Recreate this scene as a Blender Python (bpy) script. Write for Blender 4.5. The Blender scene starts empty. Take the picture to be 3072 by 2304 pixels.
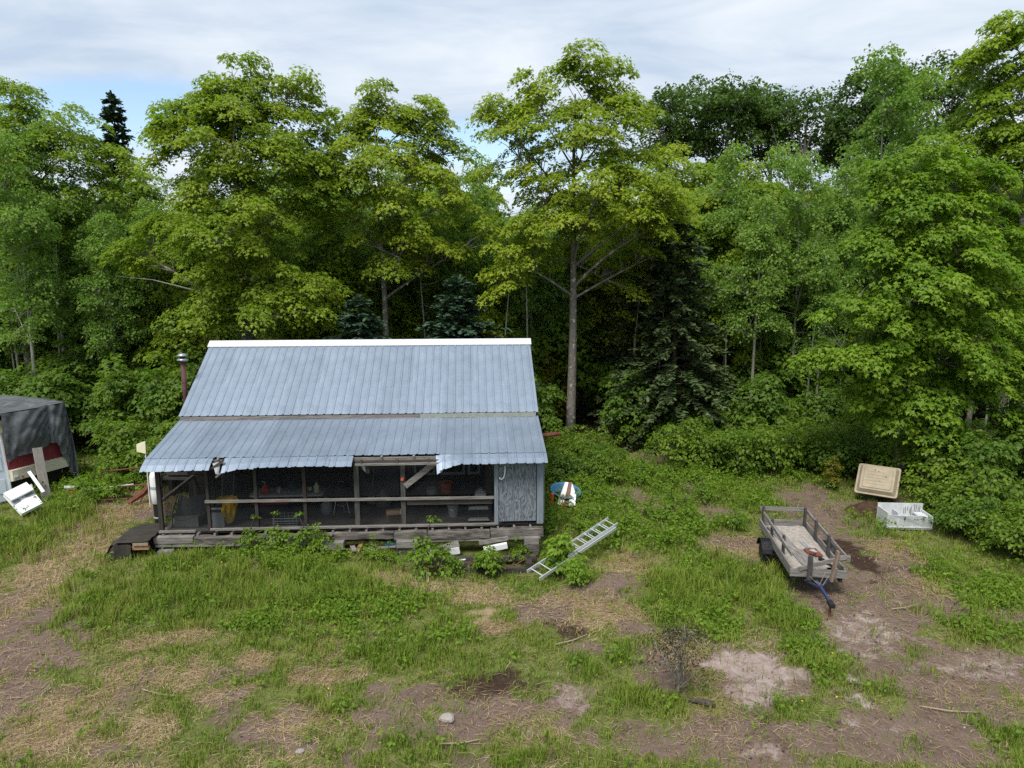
import bpy, math, random
import numpy as np
from mathutils import Vector, Matrix, Euler

# ------------------------------------------------------------------ camera, sky, sun, exposure
scene = bpy.context.scene
COL = scene.collection
R = math.radians
CAM_H, PITCH, FPX = 7.3, R(9.77), 2130.0
cam_data = bpy.data.cameras.new('camera')
cam = bpy.data.objects.new('camera', cam_data)
COL.objects.link(cam)
cam.location = (0, 0, CAM_H)
cam.rotation_euler = (R(90) - PITCH, 0, 0)
cam_data.sensor_width = 36.0
cam_data.lens = FPX / 3072 * 36.0
cam_data.clip_end = 6000
scene.camera = cam

SUN_EL, SUN_AZ = R(60), R(206)      # azimuth from +Y clockwise: behind the camera, a little to its left
world = bpy.data.worlds.new('World')
scene.world = world
world.use_nodes = True
wt = world.node_tree
wt.nodes.clear()


def N(t, kind, **kw):
    n = t.nodes.new(kind)
    for k, v in kw.items():
        if k == 'inp':
            for i, val in v.items():
                n.inputs[i].default_value = val
        else:
            setattr(n, k, v)
    return n


def L(t, a, b):
    t.links.new(a, b)


def build_world():
    t = wt
    out = N(t, 'ShaderNodeOutputWorld')
    bg = N(t, 'ShaderNodeBackground', inp={1: 0.12})
    L(t, bg.outputs[0], out.inputs[0])
    sky = N(t, 'ShaderNodeTexSky', sky_type='NISHITA', sun_disc=False, sun_elevation=SUN_EL, sun_rotation=SUN_AZ)
    sky.air_density = 1.0
    sky.dust_density = 0.6
    tc = N(t, 'ShaderNodeTexCoord')
    sep = N(t, 'ShaderNodeSeparateXYZ')
    L(t, tc.outputs['Generated'], sep.inputs[0])
    zc = N(t, 'ShaderNodeMath', operation='MAXIMUM', inp={1: 0.0})
    L(t, sep.outputs[2], zc.inputs[0])
    za = N(t, 'ShaderNodeMath', operation='ADD', inp={1: 0.16})
    L(t, zc.outputs[0], za.inputs[0])
    dx = N(t, 'ShaderNodeMath', operation='DIVIDE')
    dy = N(t, 'ShaderNodeMath', operation='DIVIDE')
    L(t, sep.outputs[0], dx.inputs[0]); L(t, za.outputs[0], dx.inputs[1])
    L(t, sep.outputs[1], dy.inputs[0]); L(t, za.outputs[0], dy.inputs[1])
    cb = N(t, 'ShaderNodeCombineXYZ', inp={2: 3.1})
    L(t, dx.outputs[0], cb.inputs[0]); L(t, dy.outputs[0], cb.inputs[1])
    # large cloud sheet
    mp = N(t, 'ShaderNodeMapping', inp={1: (1.2, 0.4, 0.0), 3: (0.55, 0.9, 1.0)})
    L(t, cb.outputs[0], mp.inputs[0])
    n1 = N(t, 'ShaderNodeTexNoise', inp={'Scale': 0.9, 'Detail': 8.0, 'Roughness': 0.55, 'Distortion': 0.35})
    L(t, mp.outputs[0], n1.inputs['Vector'])
    # two gaps in the sheet, low over the wood
    def gap(cx, cy, rx, ry, amt):
        sx = N(t, 'ShaderNodeMath', operation='SUBTRACT', inp={1: cx})
        L(t, dx.outputs[0], sx.inputs[0])
        sx2 = N(t, 'ShaderNodeMath', operation='DIVIDE', inp={1: rx}); L(t, sx.outputs[0], sx2.inputs[0])
        sy = N(t, 'ShaderNodeMath', operation='SUBTRACT', inp={1: cy})
        L(t, dy.outputs[0], sy.inputs[0])
        sy2 = N(t, 'ShaderNodeMath', operation='DIVIDE', inp={1: ry}); L(t, sy.outputs[0], sy2.inputs[0])
        a = N(t, 'ShaderNodeMath', operation='MULTIPLY'); L(t, sx2.outputs[0], a.inputs[0]); L(t, sx2.outputs[0], a.inputs[1])
        b = N(t, 'ShaderNodeMath', operation='MULTIPLY_ADD'); L(t, sy2.outputs[0], b.inputs[0]); L(t, sy2.outputs[0], b.inputs[1]); L(t, a.outputs[0], b.inputs[2])
        e = N(t, 'ShaderNodeMath', operation='MULTIPLY', inp={1: -1.0}); L(t, b.outputs[0], e.inputs[0])
        ex = N(t, 'ShaderNodeMath', operation='EXPONENT'); L(t, e.outputs[0], ex.inputs[0])
        m = N(t, 'ShaderNodeMath', operation='MULTIPLY', inp={1: amt}); L(t, ex.outputs[0], m.inputs[0])
        return m
    g1 = gap(-1.42, 2.60, 0.55, 0.26, 0.52)
    g2 = gap(-0.24, 3.05, 0.55, 0.30, 0.36)
    g3 = gap(-0.28, 2.0, 0.10, 0.10, 0.16)
    s1 = N(t, 'ShaderNodeMath', operation='ADD'); L(t, g1.outputs[0], s1.inputs[0]); L(t, g2.outputs[0], s1.inputs[1])
    s2 = N(t, 'ShaderNodeMath', operation='ADD'); L(t, s1.outputs[0], s2.inputs[0]); L(t, g3.outputs[0], s2.inputs[1])
    cov = N(t, 'ShaderNodeMath', operation='SUBTRACT'); L(t, n1.outputs[0], cov.inputs[0]); L(t, s2.outputs[0], cov.inputs[1])
    ramp = N(t, 'ShaderNodeMapRange', interpolation_type='SMOOTHSTEP', inp={1: 0.20, 2: 0.46, 3: 0.0, 4: 1.0})
    L(t, cov.outputs[0], ramp.inputs[0])
    # lighter and greyer parts of the sheet
    n2 = N(t, 'ShaderNodeTexNoise', inp={'Scale': 2.5, 'Detail': 6.0, 'Roughness': 0.55, 'Distortion': 0.45})
    L(t, mp.outputs[0], n2.inputs['Vector'])
    cr = N(t, 'ShaderNodeMapRange', inp={1: 0.32, 2: 0.68, 3: 0.0, 4: 1.0})
    L(t, n2.outputs[0], cr.inputs[0])
    cc = N(t, 'ShaderNodeMix', data_type='RGBA')
    cc.inputs[6].default_value = (2.75, 3.35, 4.15, 1)
    cc.inputs[7].default_value = (4.6, 4.9, 5.25, 1)
    L(t, cr.outputs[0], cc.inputs[0])
    mx = N(t, 'ShaderNodeMix', data_type='RGBA')
    L(t, ramp.outputs[0], mx.inputs[0])
    L(t, sky.outputs[0], mx.inputs[6])
    L(t, cc.outputs[2], mx.inputs[7])
    L(t, mx.outputs[2], bg.inputs[0])


build_world()
sun_data = bpy.data.lights.new('sun', 'SUN')
sun_data.energy = 2.7
sun_data.angle = R(22)
sun_data.color = (1.0, 0.955, 0.88)
sun = bpy.data.objects.new('sun', sun_data)
COL.objects.link(sun)
sd = Vector((math.sin(SUN_AZ) * math.cos(SUN_EL), math.cos(SUN_AZ) * math.cos(SUN_EL), math.sin(SUN_EL)))
sun.rotation_euler = sd.to_track_quat('Z', 'Y').to_euler()
sun.location = sd * 60

vs = scene.view_settings
vs.view_transform = 'Standard'
vs.look = 'None'
vs.exposure = 0.75
vs.gamma = 1.0
vs.use_curve_mapping = False
scene.cycles.max_bounces = 8
scene.cycles.diffuse_bounces = 5
scene.cycles.transmission_bounces = 4
scene.cycles.transparent_max_bounces = 8
scene.cycles.use_denoising = False

# ------------------------------------------------------------------ helpers


def ray(px, py):
    a = (px - 1536) / FPX; b = (1152 - py) / FPX
    return np.array([a, math.cos(PITCH) + b * math.sin(PITCH), -math.sin(PITCH) + b * math.cos(PITCH)])


def G(px, py, z=0.0):
    d = ray(px, py); t = (z - CAM_H) / d[2]
    return d[0] * t, d[1] * t


def at_depth(px, py, y):
    d = ray(px, py); t = y / d[1]
    return d[0] * t, y, CAM_H + d[2] * t


class MB:
    def __init__(s):
        s.v = []; s.f = []

    def add(s, vs_, fs):
        o = len(s.v)
        s.v.extend([tuple(p) for p in vs_])
        s.f.extend([tuple(i + o for i in f) for f in fs])
        return s

    def box(s, c, d, rot=None, taper=None):
        x, y, z = d[0] / 2, d[1] / 2, d[2] / 2
        pts = [(-x, -y, -z), (x, -y, -z), (x, y, -z), (-x, y, -z), (-x, -y, z), (x, -y, z), (x, y, z), (-x, y, z)]
        if taper:
            pts = [(p[0] * (taper if p[2] > 0 else 1), p[1] * (taper if p[2] > 0 else 1), p[2]) for p in pts]
        if rot is not None:
            M = Euler(rot).to_matrix()
            pts = [M @ Vector(p) for p in pts]
        pts = [(p[0] + c[0], p[1] + c[1], p[2] + c[2]) for p in pts]
        return s.add(pts, [(3, 2, 1, 0), (4, 5, 6, 7), (0, 1, 5, 4), (1, 2, 6, 5), (2, 3, 7, 6), (3, 0, 4, 7)])

    def bar(s, a, b, w, h, up=(0, 0, 1)):
        a = Vector(a); b = Vector(b); d = (b - a).normalized(); u = Vector(up)
        sd_ = d.cross(u)
        if sd_.length < 1e-4:
            sd_ = d.cross(Vector((1, 0, 0)))
        sd_.normalize(); u = sd_.cross(d)
        q = []
        for p in (a, b):
            for i, j in ((-1, -1), (1, -1), (1, 1), (-1, 1)):
                q.append(p + sd_ * (i * w / 2) + u * (j * h / 2))
        return s.add(q, [(3, 2, 1, 0), (4, 5, 6, 7), (0, 1, 5, 4), (1, 2, 6, 5), (2, 3, 7, 6), (3, 0, 4, 7)])

    def tube(s, pts, rad, n=8, cap=True):
        pts = [Vector(p) for p in pts]
        if not hasattr(rad, '__len__'):
            rad = [rad] * len(pts)
        ring = []
        vs_ = []; fs = []
        prev = None
        for i, p in enumerate(pts):
            d = (pts[min(i + 1, len(pts) - 1)] - pts[max(i - 1, 0)]).normalized()
            if prev is None:
                a = d.cross(Vector((0.3, 0.9, 0.2)))
                if a.length < 1e-3:
                    a = d.cross(Vector((1, 0, 0)))
                a.normalize()
            else:
                a = prev - d * prev.dot(d)
                a.normalize()
            prev = a
            b = d.cross(a)
            for k in range(n):
                an = 2 * math.pi * k / n
                vs_.append(p + (a * math.cos(an) + b * math.sin(an)) * rad[i])
        for i in range(len(pts) - 1):
            for k in range(n):
                fs.append((i * n + k, i * n + (k + 1) % n, (i + 1) * n + (k + 1) % n, (i + 1) * n + k))
        if cap:
            fs.append(tuple(range(n - 1, -1, -1)))
            fs.append(tuple((len(pts) - 1) * n + k for k in range(n)))
        return s.add(vs_, fs)

    def lathe(s, prof, n=16, c=(0, 0, 0), rot=None):
        vs_ = []; fs = []
        M = Euler(rot).to_matrix() if rot else None
        for r_, z in prof:
            for k in range(n):
                a = 2 * math.pi * k / n
                p = Vector((r_ * math.cos(a), r_ * math.sin(a), z))
                if M:
                    p = M @ p
                vs_.append((p[0] + c[0], p[1] + c[1], p[2] + c[2]))
        for i in range(len(prof) - 1):
            for k in range(n):
                fs.append((i * n + k, i * n + (k + 1) % n, (i + 1) * n + (k + 1) % n, (i + 1) * n + k))
        if prof[0][0] > 0.001:
            fs.append(tuple(range(n - 1, -1, -1)))
        if prof[-1][0] > 0.001:
            fs.append(tuple((len(prof) - 1) * n + k for k in range(n)))
        return s.add(vs_, fs)

    def open_lathe(s, prof, n=16, c=(0, 0, 0), rot=None):
        s.lathe(prof, n, c, rot)
        if prof[-1][0] > 0.001:
            s.f.pop()
        return s

    def build(s, name, mat, parent=None, smooth=False):
        me = bpy.data.meshes.new(name)
        me.from_pydata(s.v, [], s.f)
        me.materials.append(mat)
        if smooth:
            me.polygons.foreach_set('use_smooth', [True] * len(me.polygons))
        me.update()
        return link(name, me, parent)


def link(name, data, parent=None):
    o = bpy.data.objects.new(name, data)
    COL.objects.link(o)
    if parent is not None:
        o.parent = parent
    return o


def empty(name, loc=(0, 0, 0), rz=0.0):
    o = link(name, None)
    o.location = loc
    o.rotation_euler = (0, 0, rz)
    o.empty_display_size = 0.1
    return o


def tag(o, label, cat, group=None):
    o['label'] = label
    o['category'] = cat
    if group:
        o['group'] = group
    return o


def kind(o, k):
    o['kind'] = k
    return o


def copy_tree(root, loc, rz, scale):
    r_ = root.copy()
    COL.objects.link(r_)
    r_.location = loc; r_.rotation_euler = (0, 0, rz); r_.scale = scale
    for ch in root.children:
        c = ch.copy()
        COL.objects.link(c)
        c.parent = r_
    return r_


# ------------------------------------------------------------------ noise in numpy


def _hash(ix, iy, seed):
    h = (ix.astype(np.int64) * 374761393 + iy.astype(np.int64) * 668265263 + seed * 982451653) & 0x7fffffff
    h = ((h ^ (h >> 13)) * 1274126177) & 0x7fffffff
    h = h ^ (h >> 16)
    return (h & 0xffff) / 65535.0


def vnoise(x, y, s, seed=0):
    x = np.asarray(x, float) * s; y = np.asarray(y, float) * s
    ix = np.floor(x); iy = np.floor(y)
    fx = x - ix; fy = y - iy
    fx = fx * fx * (3 - 2 * fx); fy = fy * fy * (3 - 2 * fy)
    a = _hash(ix, iy, seed); b = _hash(ix + 1, iy, seed); c = _hash(ix, iy + 1, seed); d = _hash(ix + 1, iy + 1, seed)
    return (a * (1 - fx) + b * fx) * (1 - fy) + (c * (1 - fx) + d * fx) * fy


def fbm(x, y, s, seed=0, o=4):
    r_ = 0; a = 0.5; t = 0
    for i in range(o):
        r_ = r_ + a * vnoise(x, y, s * 2 ** i, seed + i * 17); t += a; a *= 0.5
    return r_ / t


def sstep(a, b, x):
    t = np.clip((x - a) / (b - a), 0, 1)
    return t * t * (3 - 2 * t)


# ------------------------------------------------------------------ materials


def new_mat(name):
    m = bpy.data.materials.new(name)
    m.use_nodes = True
    t = m.node_tree
    p = t.nodes['Principled BSDF']
    return m, t, p


def plain(name, col, rough=0.6, metal=0.0, var=0.18, scale=9.0, bump=0.0, spec=0.4, col2=None, stretch=(1, 1, 1), detail=6.0):
    m, t, p = new_mat(name)
    p.inputs['Roughness'].default_value = rough
    p.inputs['Metallic'].default_value = metal
    p.inputs['Specular IOR Level'].default_value = spec
    tc = N(t, 'ShaderNodeTexCoord')
    mp = N(t, 'ShaderNodeMapping', inp={3: stretch})
    L(t, tc.outputs['Object'], mp.inputs[0])
    n = N(t, 'ShaderNodeTexNoise', inp={'Scale': scale, 'Detail': detail, 'Roughness': 0.65})
    L(t, mp.outputs[0], n.inputs['Vector'])
    mr = N(t, 'ShaderNodeMapRange', inp={1: 0.3, 2: 0.7, 3: 0.0, 4: 1.0})
    L(t, n.outputs[0], mr.inputs[0])
    mx = N(t, 'ShaderNodeMix', data_type='RGBA')
    c2 = col2 if col2 else tuple(c * (1 - 2 * var) for c in col)
    mx.inputs[6].default_value = (*c2, 1)
    mx.inputs[7].default_value = (*col, 1)
    L(t, mr.outputs[0], mx.inputs[0])
    L(t, mx.outputs[2], p.inputs['Base Color'])
    if bump:
        b = N(t, 'ShaderNodeBump', inp={0: bump, 1: 0.02})
        L(t, n.outputs[0], b.inputs['Height'])
        L(t, b.outputs[0], p.inputs['Normal'])
    return m


def wood(name, light, dark, axis=0, scale=3.0, bump=0.5):
    st = [14.0, 14.0, 14.0]; st[axis] = 0.9
    return plain(name, light, rough=0.85, spec=0.15, scale=scale, col2=dark, stretch=tuple(st), bump=bump, detail=8.0)


M = {}
M['roof'] = None


def roof_mat():
    m, t, p = new_mat('galvanised_roof')
    p.inputs['Metallic'].default_value = 0.35
    p.inputs['Specular IOR Level'].default_value = 0.5
    tc = N(t, 'ShaderNodeTexCoord')
    n = N(t, 'ShaderNodeTexNoise', inp={'Scale': 1.1, 'Detail': 8.0, 'Roughness': 0.7})
    L(t, tc.outputs['Object'], n.inputs['Vector'])
    v = N(t, 'ShaderNodeTexVoronoi', inp={'Scale': 26.0})
    L(t, tc.outputs['Object'], v.inputs['Vector'])
    oi = N(t, 'ShaderNodeObjectInfo')
    a = N(t, 'ShaderNodeMath', operation='MULTIPLY_ADD', inp={1: 0.18, 2: 0.0}); L(t, oi.outputs['Random'], a.inputs[0])
    b = N(t, 'ShaderNodeMath', operation='MULTIPLY_ADD', inp={1: 0.8}); L(t, n.outputs[0], b.inputs[0]); L(t, a.outputs[0], b.inputs[2])
    sepc = N(t, 'ShaderNodeSeparateColor'); L(t, v.outputs['Color'], sepc.inputs[0])
    c = N(t, 'ShaderNodeMath', operation='MULTIPLY_ADD', inp={1: 0.10}); L(t, sepc.outputs[0], c.inputs[0]); L(t, b.outputs[0], c.inputs[2])
    mx = N(t, 'ShaderNodeMix', data_type='RGBA')
    mx.inputs[6].default_value = (0.165, 0.205, 0.265, 1)
    mx.inputs[7].default_value = (0.245, 0.298, 0.375, 1)
    mr = N(t, 'ShaderNodeMapRange', inp={1: 0.3, 2: 0.75, 3: 0.0, 4: 1.0}); L(t, c.outputs[0], mr.inputs[0])
    L(t, mr.outputs[0], mx.inputs[0])
    # faint brown run marks down the slope
    ms = N(t, 'ShaderNodeMapping', inp={3: (7.0, 0.5, 0.5)}); L(t, tc.outputs['Object'], ms.inputs[0])
    ns = N(t, 'ShaderNodeTexNoise', inp={'Scale': 2.0, 'Detail': 7.0, 'Roughness': 0.7}); L(t, ms.outputs[0], ns.inputs['Vector'])
    mrs = N(t, 'ShaderNodeMapRange', inp={1: 0.55, 2: 0.78, 3: 0.0, 4: 0.5}); L(t, ns.outputs[0], mrs.inputs[0])
    mx2 = N(t, 'ShaderNodeMix', data_type='RGBA'); mx2.inputs[7].default_value = (0.17, 0.165, 0.16, 1)
    L(t, mrs.outputs[0], mx2.inputs[0]); L(t, mx.outputs[2], mx2.inputs[6])
    L(t, mx2.outputs[2], p.inputs['Base Color'])
    rr = N(t, 'ShaderNodeMapRange', inp={1: 0.3, 2: 0.7, 3: 0.38, 4: 0.55}); L(t, n.outputs[0], rr.inputs[0])
    L(t, rr.outputs[0], p.inputs['Roughness'])
    return m


M['roof'] = roof_mat()
M['white_trim'] = plain('white_painted_metal', (0.56, 0.58, 0.61), 0.5, var=0.08)
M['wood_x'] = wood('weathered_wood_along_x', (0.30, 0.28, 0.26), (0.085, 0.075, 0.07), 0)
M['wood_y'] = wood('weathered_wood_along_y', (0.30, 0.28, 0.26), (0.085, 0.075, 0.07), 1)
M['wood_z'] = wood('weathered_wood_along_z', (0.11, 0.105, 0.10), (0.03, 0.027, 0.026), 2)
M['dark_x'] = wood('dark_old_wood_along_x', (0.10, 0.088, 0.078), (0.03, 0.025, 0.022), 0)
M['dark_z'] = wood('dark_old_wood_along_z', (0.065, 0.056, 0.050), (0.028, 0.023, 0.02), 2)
M['fresh'] = wood('orange_fresh_lumber', (0.42, 0.25, 0.13), (0.30, 0.17, 0.08), 2, bump=0.2)
M['tanwood'] = wood('tan_lumber', (0.36, 0.29, 0.21), (0.2, 0.15, 0.1), 2, bump=0.2)
M['floor'] = wood('porch_floor_boards', (0.15, 0.14, 0.13), (0.06, 0.053, 0.047), 0)
M['rotten'] = plain('rotten_timber', (0.24, 0.215, 0.195), 0.95, var=0.4, scale=2.2, col2=(0.008, 0.007, 0.006), stretch=(0.9, 3.0, 4.5), bump=0.8, spec=0.1, detail=9)
M['black'] = plain('black_plastic', (0.015, 0.015, 0.016), 0.55)
M['blackfab'] = plain('black_ground_cloth', (0.03, 0.029, 0.028), 0.9, spec=0.1, scale=5, bump=0.4, col2=(0.055, 0.047, 0.04))
M['rust'] = plain('rusty_steel', (0.20, 0.075, 0.045), 0.85, var=0.3, scale=14, spec=0.2, col2=(0.075, 0.028, 0.02))
M['maroon'] = plain('maroon_stove_pipe', (0.105, 0.042, 0.038), 0.7, var=0.25, scale=6, col2=(0.055, 0.026, 0.025))
M['galv'] = plain('bright_sheet_metal', (0.40, 0.42, 0.43), 0.35, metal=0.7, var=0.1)
M['alu'] = plain('aluminium', (0.68, 0.70, 0.72), 0.38, metal=0.55, var=0.08)
M['blue_paint'] = plain('blue_paint', (0.018, 0.042, 0.15), 0.65, var=0.25, scale=22, col2=(0.03, 0.025, 0.035))
M['rubber'] = plain('tyre_rubber', (0.028, 0.028, 0.029), 0.85, spec=0.2)
M['rim'] = plain('grey_wheel', (0.25, 0.25, 0.25), 0.6, var=0.2)
M['fender'] = plain('black_fender', (0.03, 0.031, 0.036), 0.5)
M['sand'] = plain('sandy_dirt', (0.40, 0.36, 0.32), 0.95, var=0.25, scale=11, spec=0.05, bump=0.5)
M['tan'] = plain('tan_plastic', (0.33, 0.275, 0.19), 0.6, var=0.15, scale=5)
M['dirty_white'] = plain('dirty_white_plastic', (0.60, 0.62, 0.64), 0.55, scale=3.0, col2=(0.42, 0.43, 0.43), stretch=(1.5, 1.5, 1.0))
M['stain'] = plain('black_mildew', (0.05, 0.05, 0.05), 0.9, var=0.2)
M['white'] = plain('white_plastic', (0.74, 0.75, 0.76), 0.5, var=0.05, scale=4)
M['cream'] = plain('cream_plastic', (0.70, 0.66, 0.47), 0.55, var=0.06)
M['red'] = plain('red_plastic', (0.50, 0.03, 0.025), 0.5, var=0.1)
M['orange'] = plain('orange_plastic', (0.55, 0.11, 0.03), 0.5, var=0.1)
M['green'] = plain('dark_green_plastic', (0.012, 0.10, 0.07), 0.5)
M['grey'] = plain('grey_plastic', (0.34, 0.36, 0.38), 0.5, var=0.1)
M['lgrey'] = plain('pale_grey_paint', (0.50, 0.51, 0.50), 0.6, var=0.1)
M['yellow'] = plain('yellow_cloth', (0.62, 0.40, 0.02), 0.85, var=0.15, scale=7, spec=0.1)
M['sky_blue'] = plain('blue_plastic', (0.06, 0.20, 0.36), 0.55, var=0.2, scale=4)
M['maroon_paint'] = plain('maroon_body_paint', (0.22, 0.03, 0.045), 0.45, var=0.15, scale=5)
M['cream_paint'] = plain('cream_body_paint', (0.58, 0.54, 0.42), 0.45, var=0.1, scale=5)
M['stone'] = plain('pale_stone', (0.33, 0.29, 0.27), 0.9, var=0.15, scale=8, bump=0.4, spec=0.1)
M['straw_mat'] = plain('dry_straw', (0.42, 0.32, 0.17), 0.95, var=0.2, spec=0.05)
M['door_white'] = plain('white_door_paint', (0.60, 0.67, 0.74), 0.5, var=0.04)


def tarp_mat():
    m, t, p = new_mat('grey_tarp')
    p.inputs['Roughness'].default_value = 0.55
    tc = N(t, 'ShaderNodeTexCoord')
    n = N(t, 'ShaderNodeTexNoise', inp={'Scale': 2.4, 'Detail': 8.0, 'Roughness': 0.7, 'Distortion': 0.6})
    L(t, tc.outputs['Object'], n.inputs['Vector'])
    mx = N(t, 'ShaderNodeMix', data_type='RGBA')
    mx.inputs[6].default_value = (0.05, 0.054, 0.060, 1); mx.inputs[7].default_value = (0.15, 0.16, 0.172, 1)
    mr = N(t, 'ShaderNodeMapRange', inp={1: 0.35, 2: 0.72, 3: 0.0, 4: 1.0}); L(t, n.outputs[0], mr.inputs[0])
    L(t, mr.outputs[0], mx.inputs[0]); L(t, mx.outputs[2], p.inputs['Base Color'])
    b = N(t, 'ShaderNodeBump', inp={0: 0.5, 1: 0.04}); L(t, n.outputs[0], b.inputs['Height']); L(t, b.outputs[0], p.inputs['Normal'])
    return m


M['tarp'] = tarp_mat()
M['faded_green'] = plain('faded_green_board', (0.30, 0.32, 0.27), 0.8, var=0.15)


def screen_mat():
    m = bpy.data.materials.new('insect_screen')
    m.use_nodes = True
    t = m.node_tree
    t.nodes.clear()
    out = N(t, 'ShaderNodeOutputMaterial')
    tr = N(t, 'ShaderNodeBsdfTransparent')
    df = N(t, 'ShaderNodeBsdfDiffuse', inp={0: (0.020, 0.021, 0.023, 1)})
    tc = N(t, 'ShaderNodeTexCoord')
    n = N(t, 'ShaderNodeTexNoise', inp={'Scale': 2.0, 'Detail': 5.0})
    L(t, tc.outputs['Object'], n.inputs['Vector'])
    mr = N(t, 'ShaderNodeMapRange', inp={1: 0.3, 2: 0.7, 3: 0.42, 4: 0.60}); L(t, n.outputs[0], mr.inputs[0])
    mx = N(t, 'ShaderNodeMixShader')
    L(t, mr.outputs[0], mx.inputs[0]); L(t, tr.outputs[0], mx.inputs[1]); L(t, df.outputs[0], mx.inputs[2])
    L(t, mx.outputs[0], out.inputs[0])
    return m


M['screen'] = screen_mat()


def plywood_mat():
    m, t, p = new_mat('weathered_plywood')
    p.inputs['Roughness'].default_value = 0.9
    p.inputs['Specular IOR Level'].default_value = 0.15
    tc = N(t, 'ShaderNodeTexCoord')
    mp = N(t, 'ShaderNodeMapping', inp={1: (0.3, 0.0, 0.7), 3: (3.6, 1.0, 0.62)})
    L(t, tc.outputs['Object'], mp.inputs[0])
    n = N(t, 'ShaderNodeTexNoise', inp={'Scale': 1.3, 'Detail': 3.0, 'Roughness': 0.5})
    L(t, mp.outputs[0], n.inputs['Vector'])
    w = N(t, 'ShaderNodeMath', operation='MULTIPLY', inp={1: 120.0}); L(t, n.outputs[0], w.inputs[0])
    s = N(t, 'ShaderNodeMath', operation='SINE'); L(t, w.outputs[0], s.inputs[0])
    mp2 = N(t, 'ShaderNodeMapping', inp={3: (40.0, 10.0, 1.6)}); L(t, tc.outputs['Object'], mp2.inputs[0])
    n2 = N(t, 'ShaderNodeTexNoise', inp={'Scale': 1.0, 'Detail': 6.0}); L(t, mp2.outputs[0], n2.inputs['Vector'])
    a = N(t, 'ShaderNodeMath', operation='MULTIPLY_ADD', inp={1: 0.30}); L(t, s.outputs[0], a.inputs[0]); L(t, n2.outputs[0], a.inputs[2])
    mr = N(t, 'ShaderNodeMapRange', inp={1: 0.2, 2: 0.72, 3: 0.0, 4: 1.0}); L(t, a.outputs[0], mr.inputs[0])
    mx = N(t, 'ShaderNodeMix', data_type='RGBA')
    mx.inputs[6].default_value = (0.085, 0.093, 0.102, 1); mx.inputs[7].default_value = (0.20, 0.225, 0.255, 1)
    L(t, mr.outputs[0], mx.inputs[0]); L(t, mx.outputs[2], p.inputs['Base Color'])
    return m


M['plywood'] = plywood_mat()
M['bluegrey'] = wood('blue_grey_painted_board', (0.235, 0.275, 0.315), (0.12, 0.14, 0.16), 2, bump=0.2)


def leaf_mat(name, c1, c2, trans=0.42, tmul=1.6, rough=0.55, vary=0.25):
    m = bpy.data.materials.new(name)
    m.use_nodes = True
    t = m.node_tree
    p = t.nodes['Principled BSDF']
    out = t.nodes['Material Output']
    p.inputs['Roughness'].default_value = rough
    p.inputs['Specular IOR Level'].default_value = 0.25
    at = N(t, 'ShaderNodeAttribute', attribute_name='rnd')
    oi = N(t, 'ShaderNodeObjectInfo')
    a = N(t, 'ShaderNodeMath', operation='MULTIPLY_ADD', inp={1: vary, 2: -vary / 2}); L(t, oi.outputs['Random'], a.inputs[0])
    b = N(t, 'ShaderNodeMath', operation='ADD', use_clamp=True); L(t, at.outputs['Fac'], b.inputs[0]); L(t, a.outputs[0], b.inputs[1])
    mx = N(t, 'ShaderNodeMix', data_type='RGBA')
    mx.inputs[6].default_value = (*c1, 1); mx.inputs[7].default_value = (*c2, 1)
    L(t, b.outputs[0], mx.inputs[0])
    L(t, mx.outputs[2], p.inputs['Base Color'])
    tr = N(t, 'ShaderNodeBsdfTranslucent')
    g = N(t, 'ShaderNodeMix', data_type='RGBA', blend_type='MULTIPLY', inp={0: 1.0})
    g.inputs[7].default_value = (tmul * 0.88, tmul * 1.08, tmul * 0.45, 1)
    L(t, mx.outputs[2], g.inputs[6]); L(t, g.outputs[2], tr.inputs[0])
    ms = N(t, 'ShaderNodeMixShader', inp={0: trans})
    L(t, p.outputs[0], ms.inputs[1]); L(t, tr.outputs[0], ms.inputs[2]); L(t, ms.outputs[0], out.inputs[0])
    return m


M['maple_yellow'] = leaf_mat('maple_leaves_yellow_green', (0.120, 0.190, 0.015), (0.31, 0.355, 0.030))
M['maple'] = leaf_mat('maple_leaves_green', (0.110, 0.190, 0.016), (0.28, 0.345, 0.030))
M['maple_right'] = leaf_mat('maple_leaves_fresh_green', (0.092, 0.180, 0.015), (0.24, 0.335, 0.028))
M['aspen'] = leaf_mat('aspen_leaves', (0.105, 0.190, 0.036), (0.235, 0.330, 0.068))
M['oak'] = leaf_mat('oak_leaves_dark_green', (0.035, 0.075, 0.016), (0.105, 0.165, 0.036))
M['spruce'] = leaf_mat('spruce_needles', (0.022, 0.044, 0.022), (0.062, 0.098, 0.050), trans=0.1, tmul=1.0)
M['spruce_blue'] = leaf_mat('blue_spruce_needles', (0.022, 0.050, 0.028), (0.060, 0.105, 0.060), trans=0.1, tmul=1.0)
M['spruce_brown'] = leaf_mat('brownish_hemlock_needles', (0.042, 0.068, 0.025), (0.105, 0.145, 0.052), trans=0.1, tmul=1.0)
M['shrub'] = leaf_mat('shrub_leaves', (0.062, 0.125, 0.013), (0.185, 0.265, 0.026))
M['shrub_dark'] = leaf_mat('dark_shrub_leaves', (0.050, 0.108, 0.014), (0.13, 0.21, 0.028))
M['weed'] = leaf_mat('weed_leaves', (0.075, 0.150, 0.013), (0.20, 0.30, 0.024))
M['dead_leaf'] = leaf_mat('withered_leaves', (0.035, 0.032, 0.018), (0.095, 0.080, 0.042), trans=0.15, tmul=1.0)
M['autumn'] = leaf_mat('yellowish_sapling_leaves', (0.11, 0.12, 0.014), (0.22, 0.20, 0.022))


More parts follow.
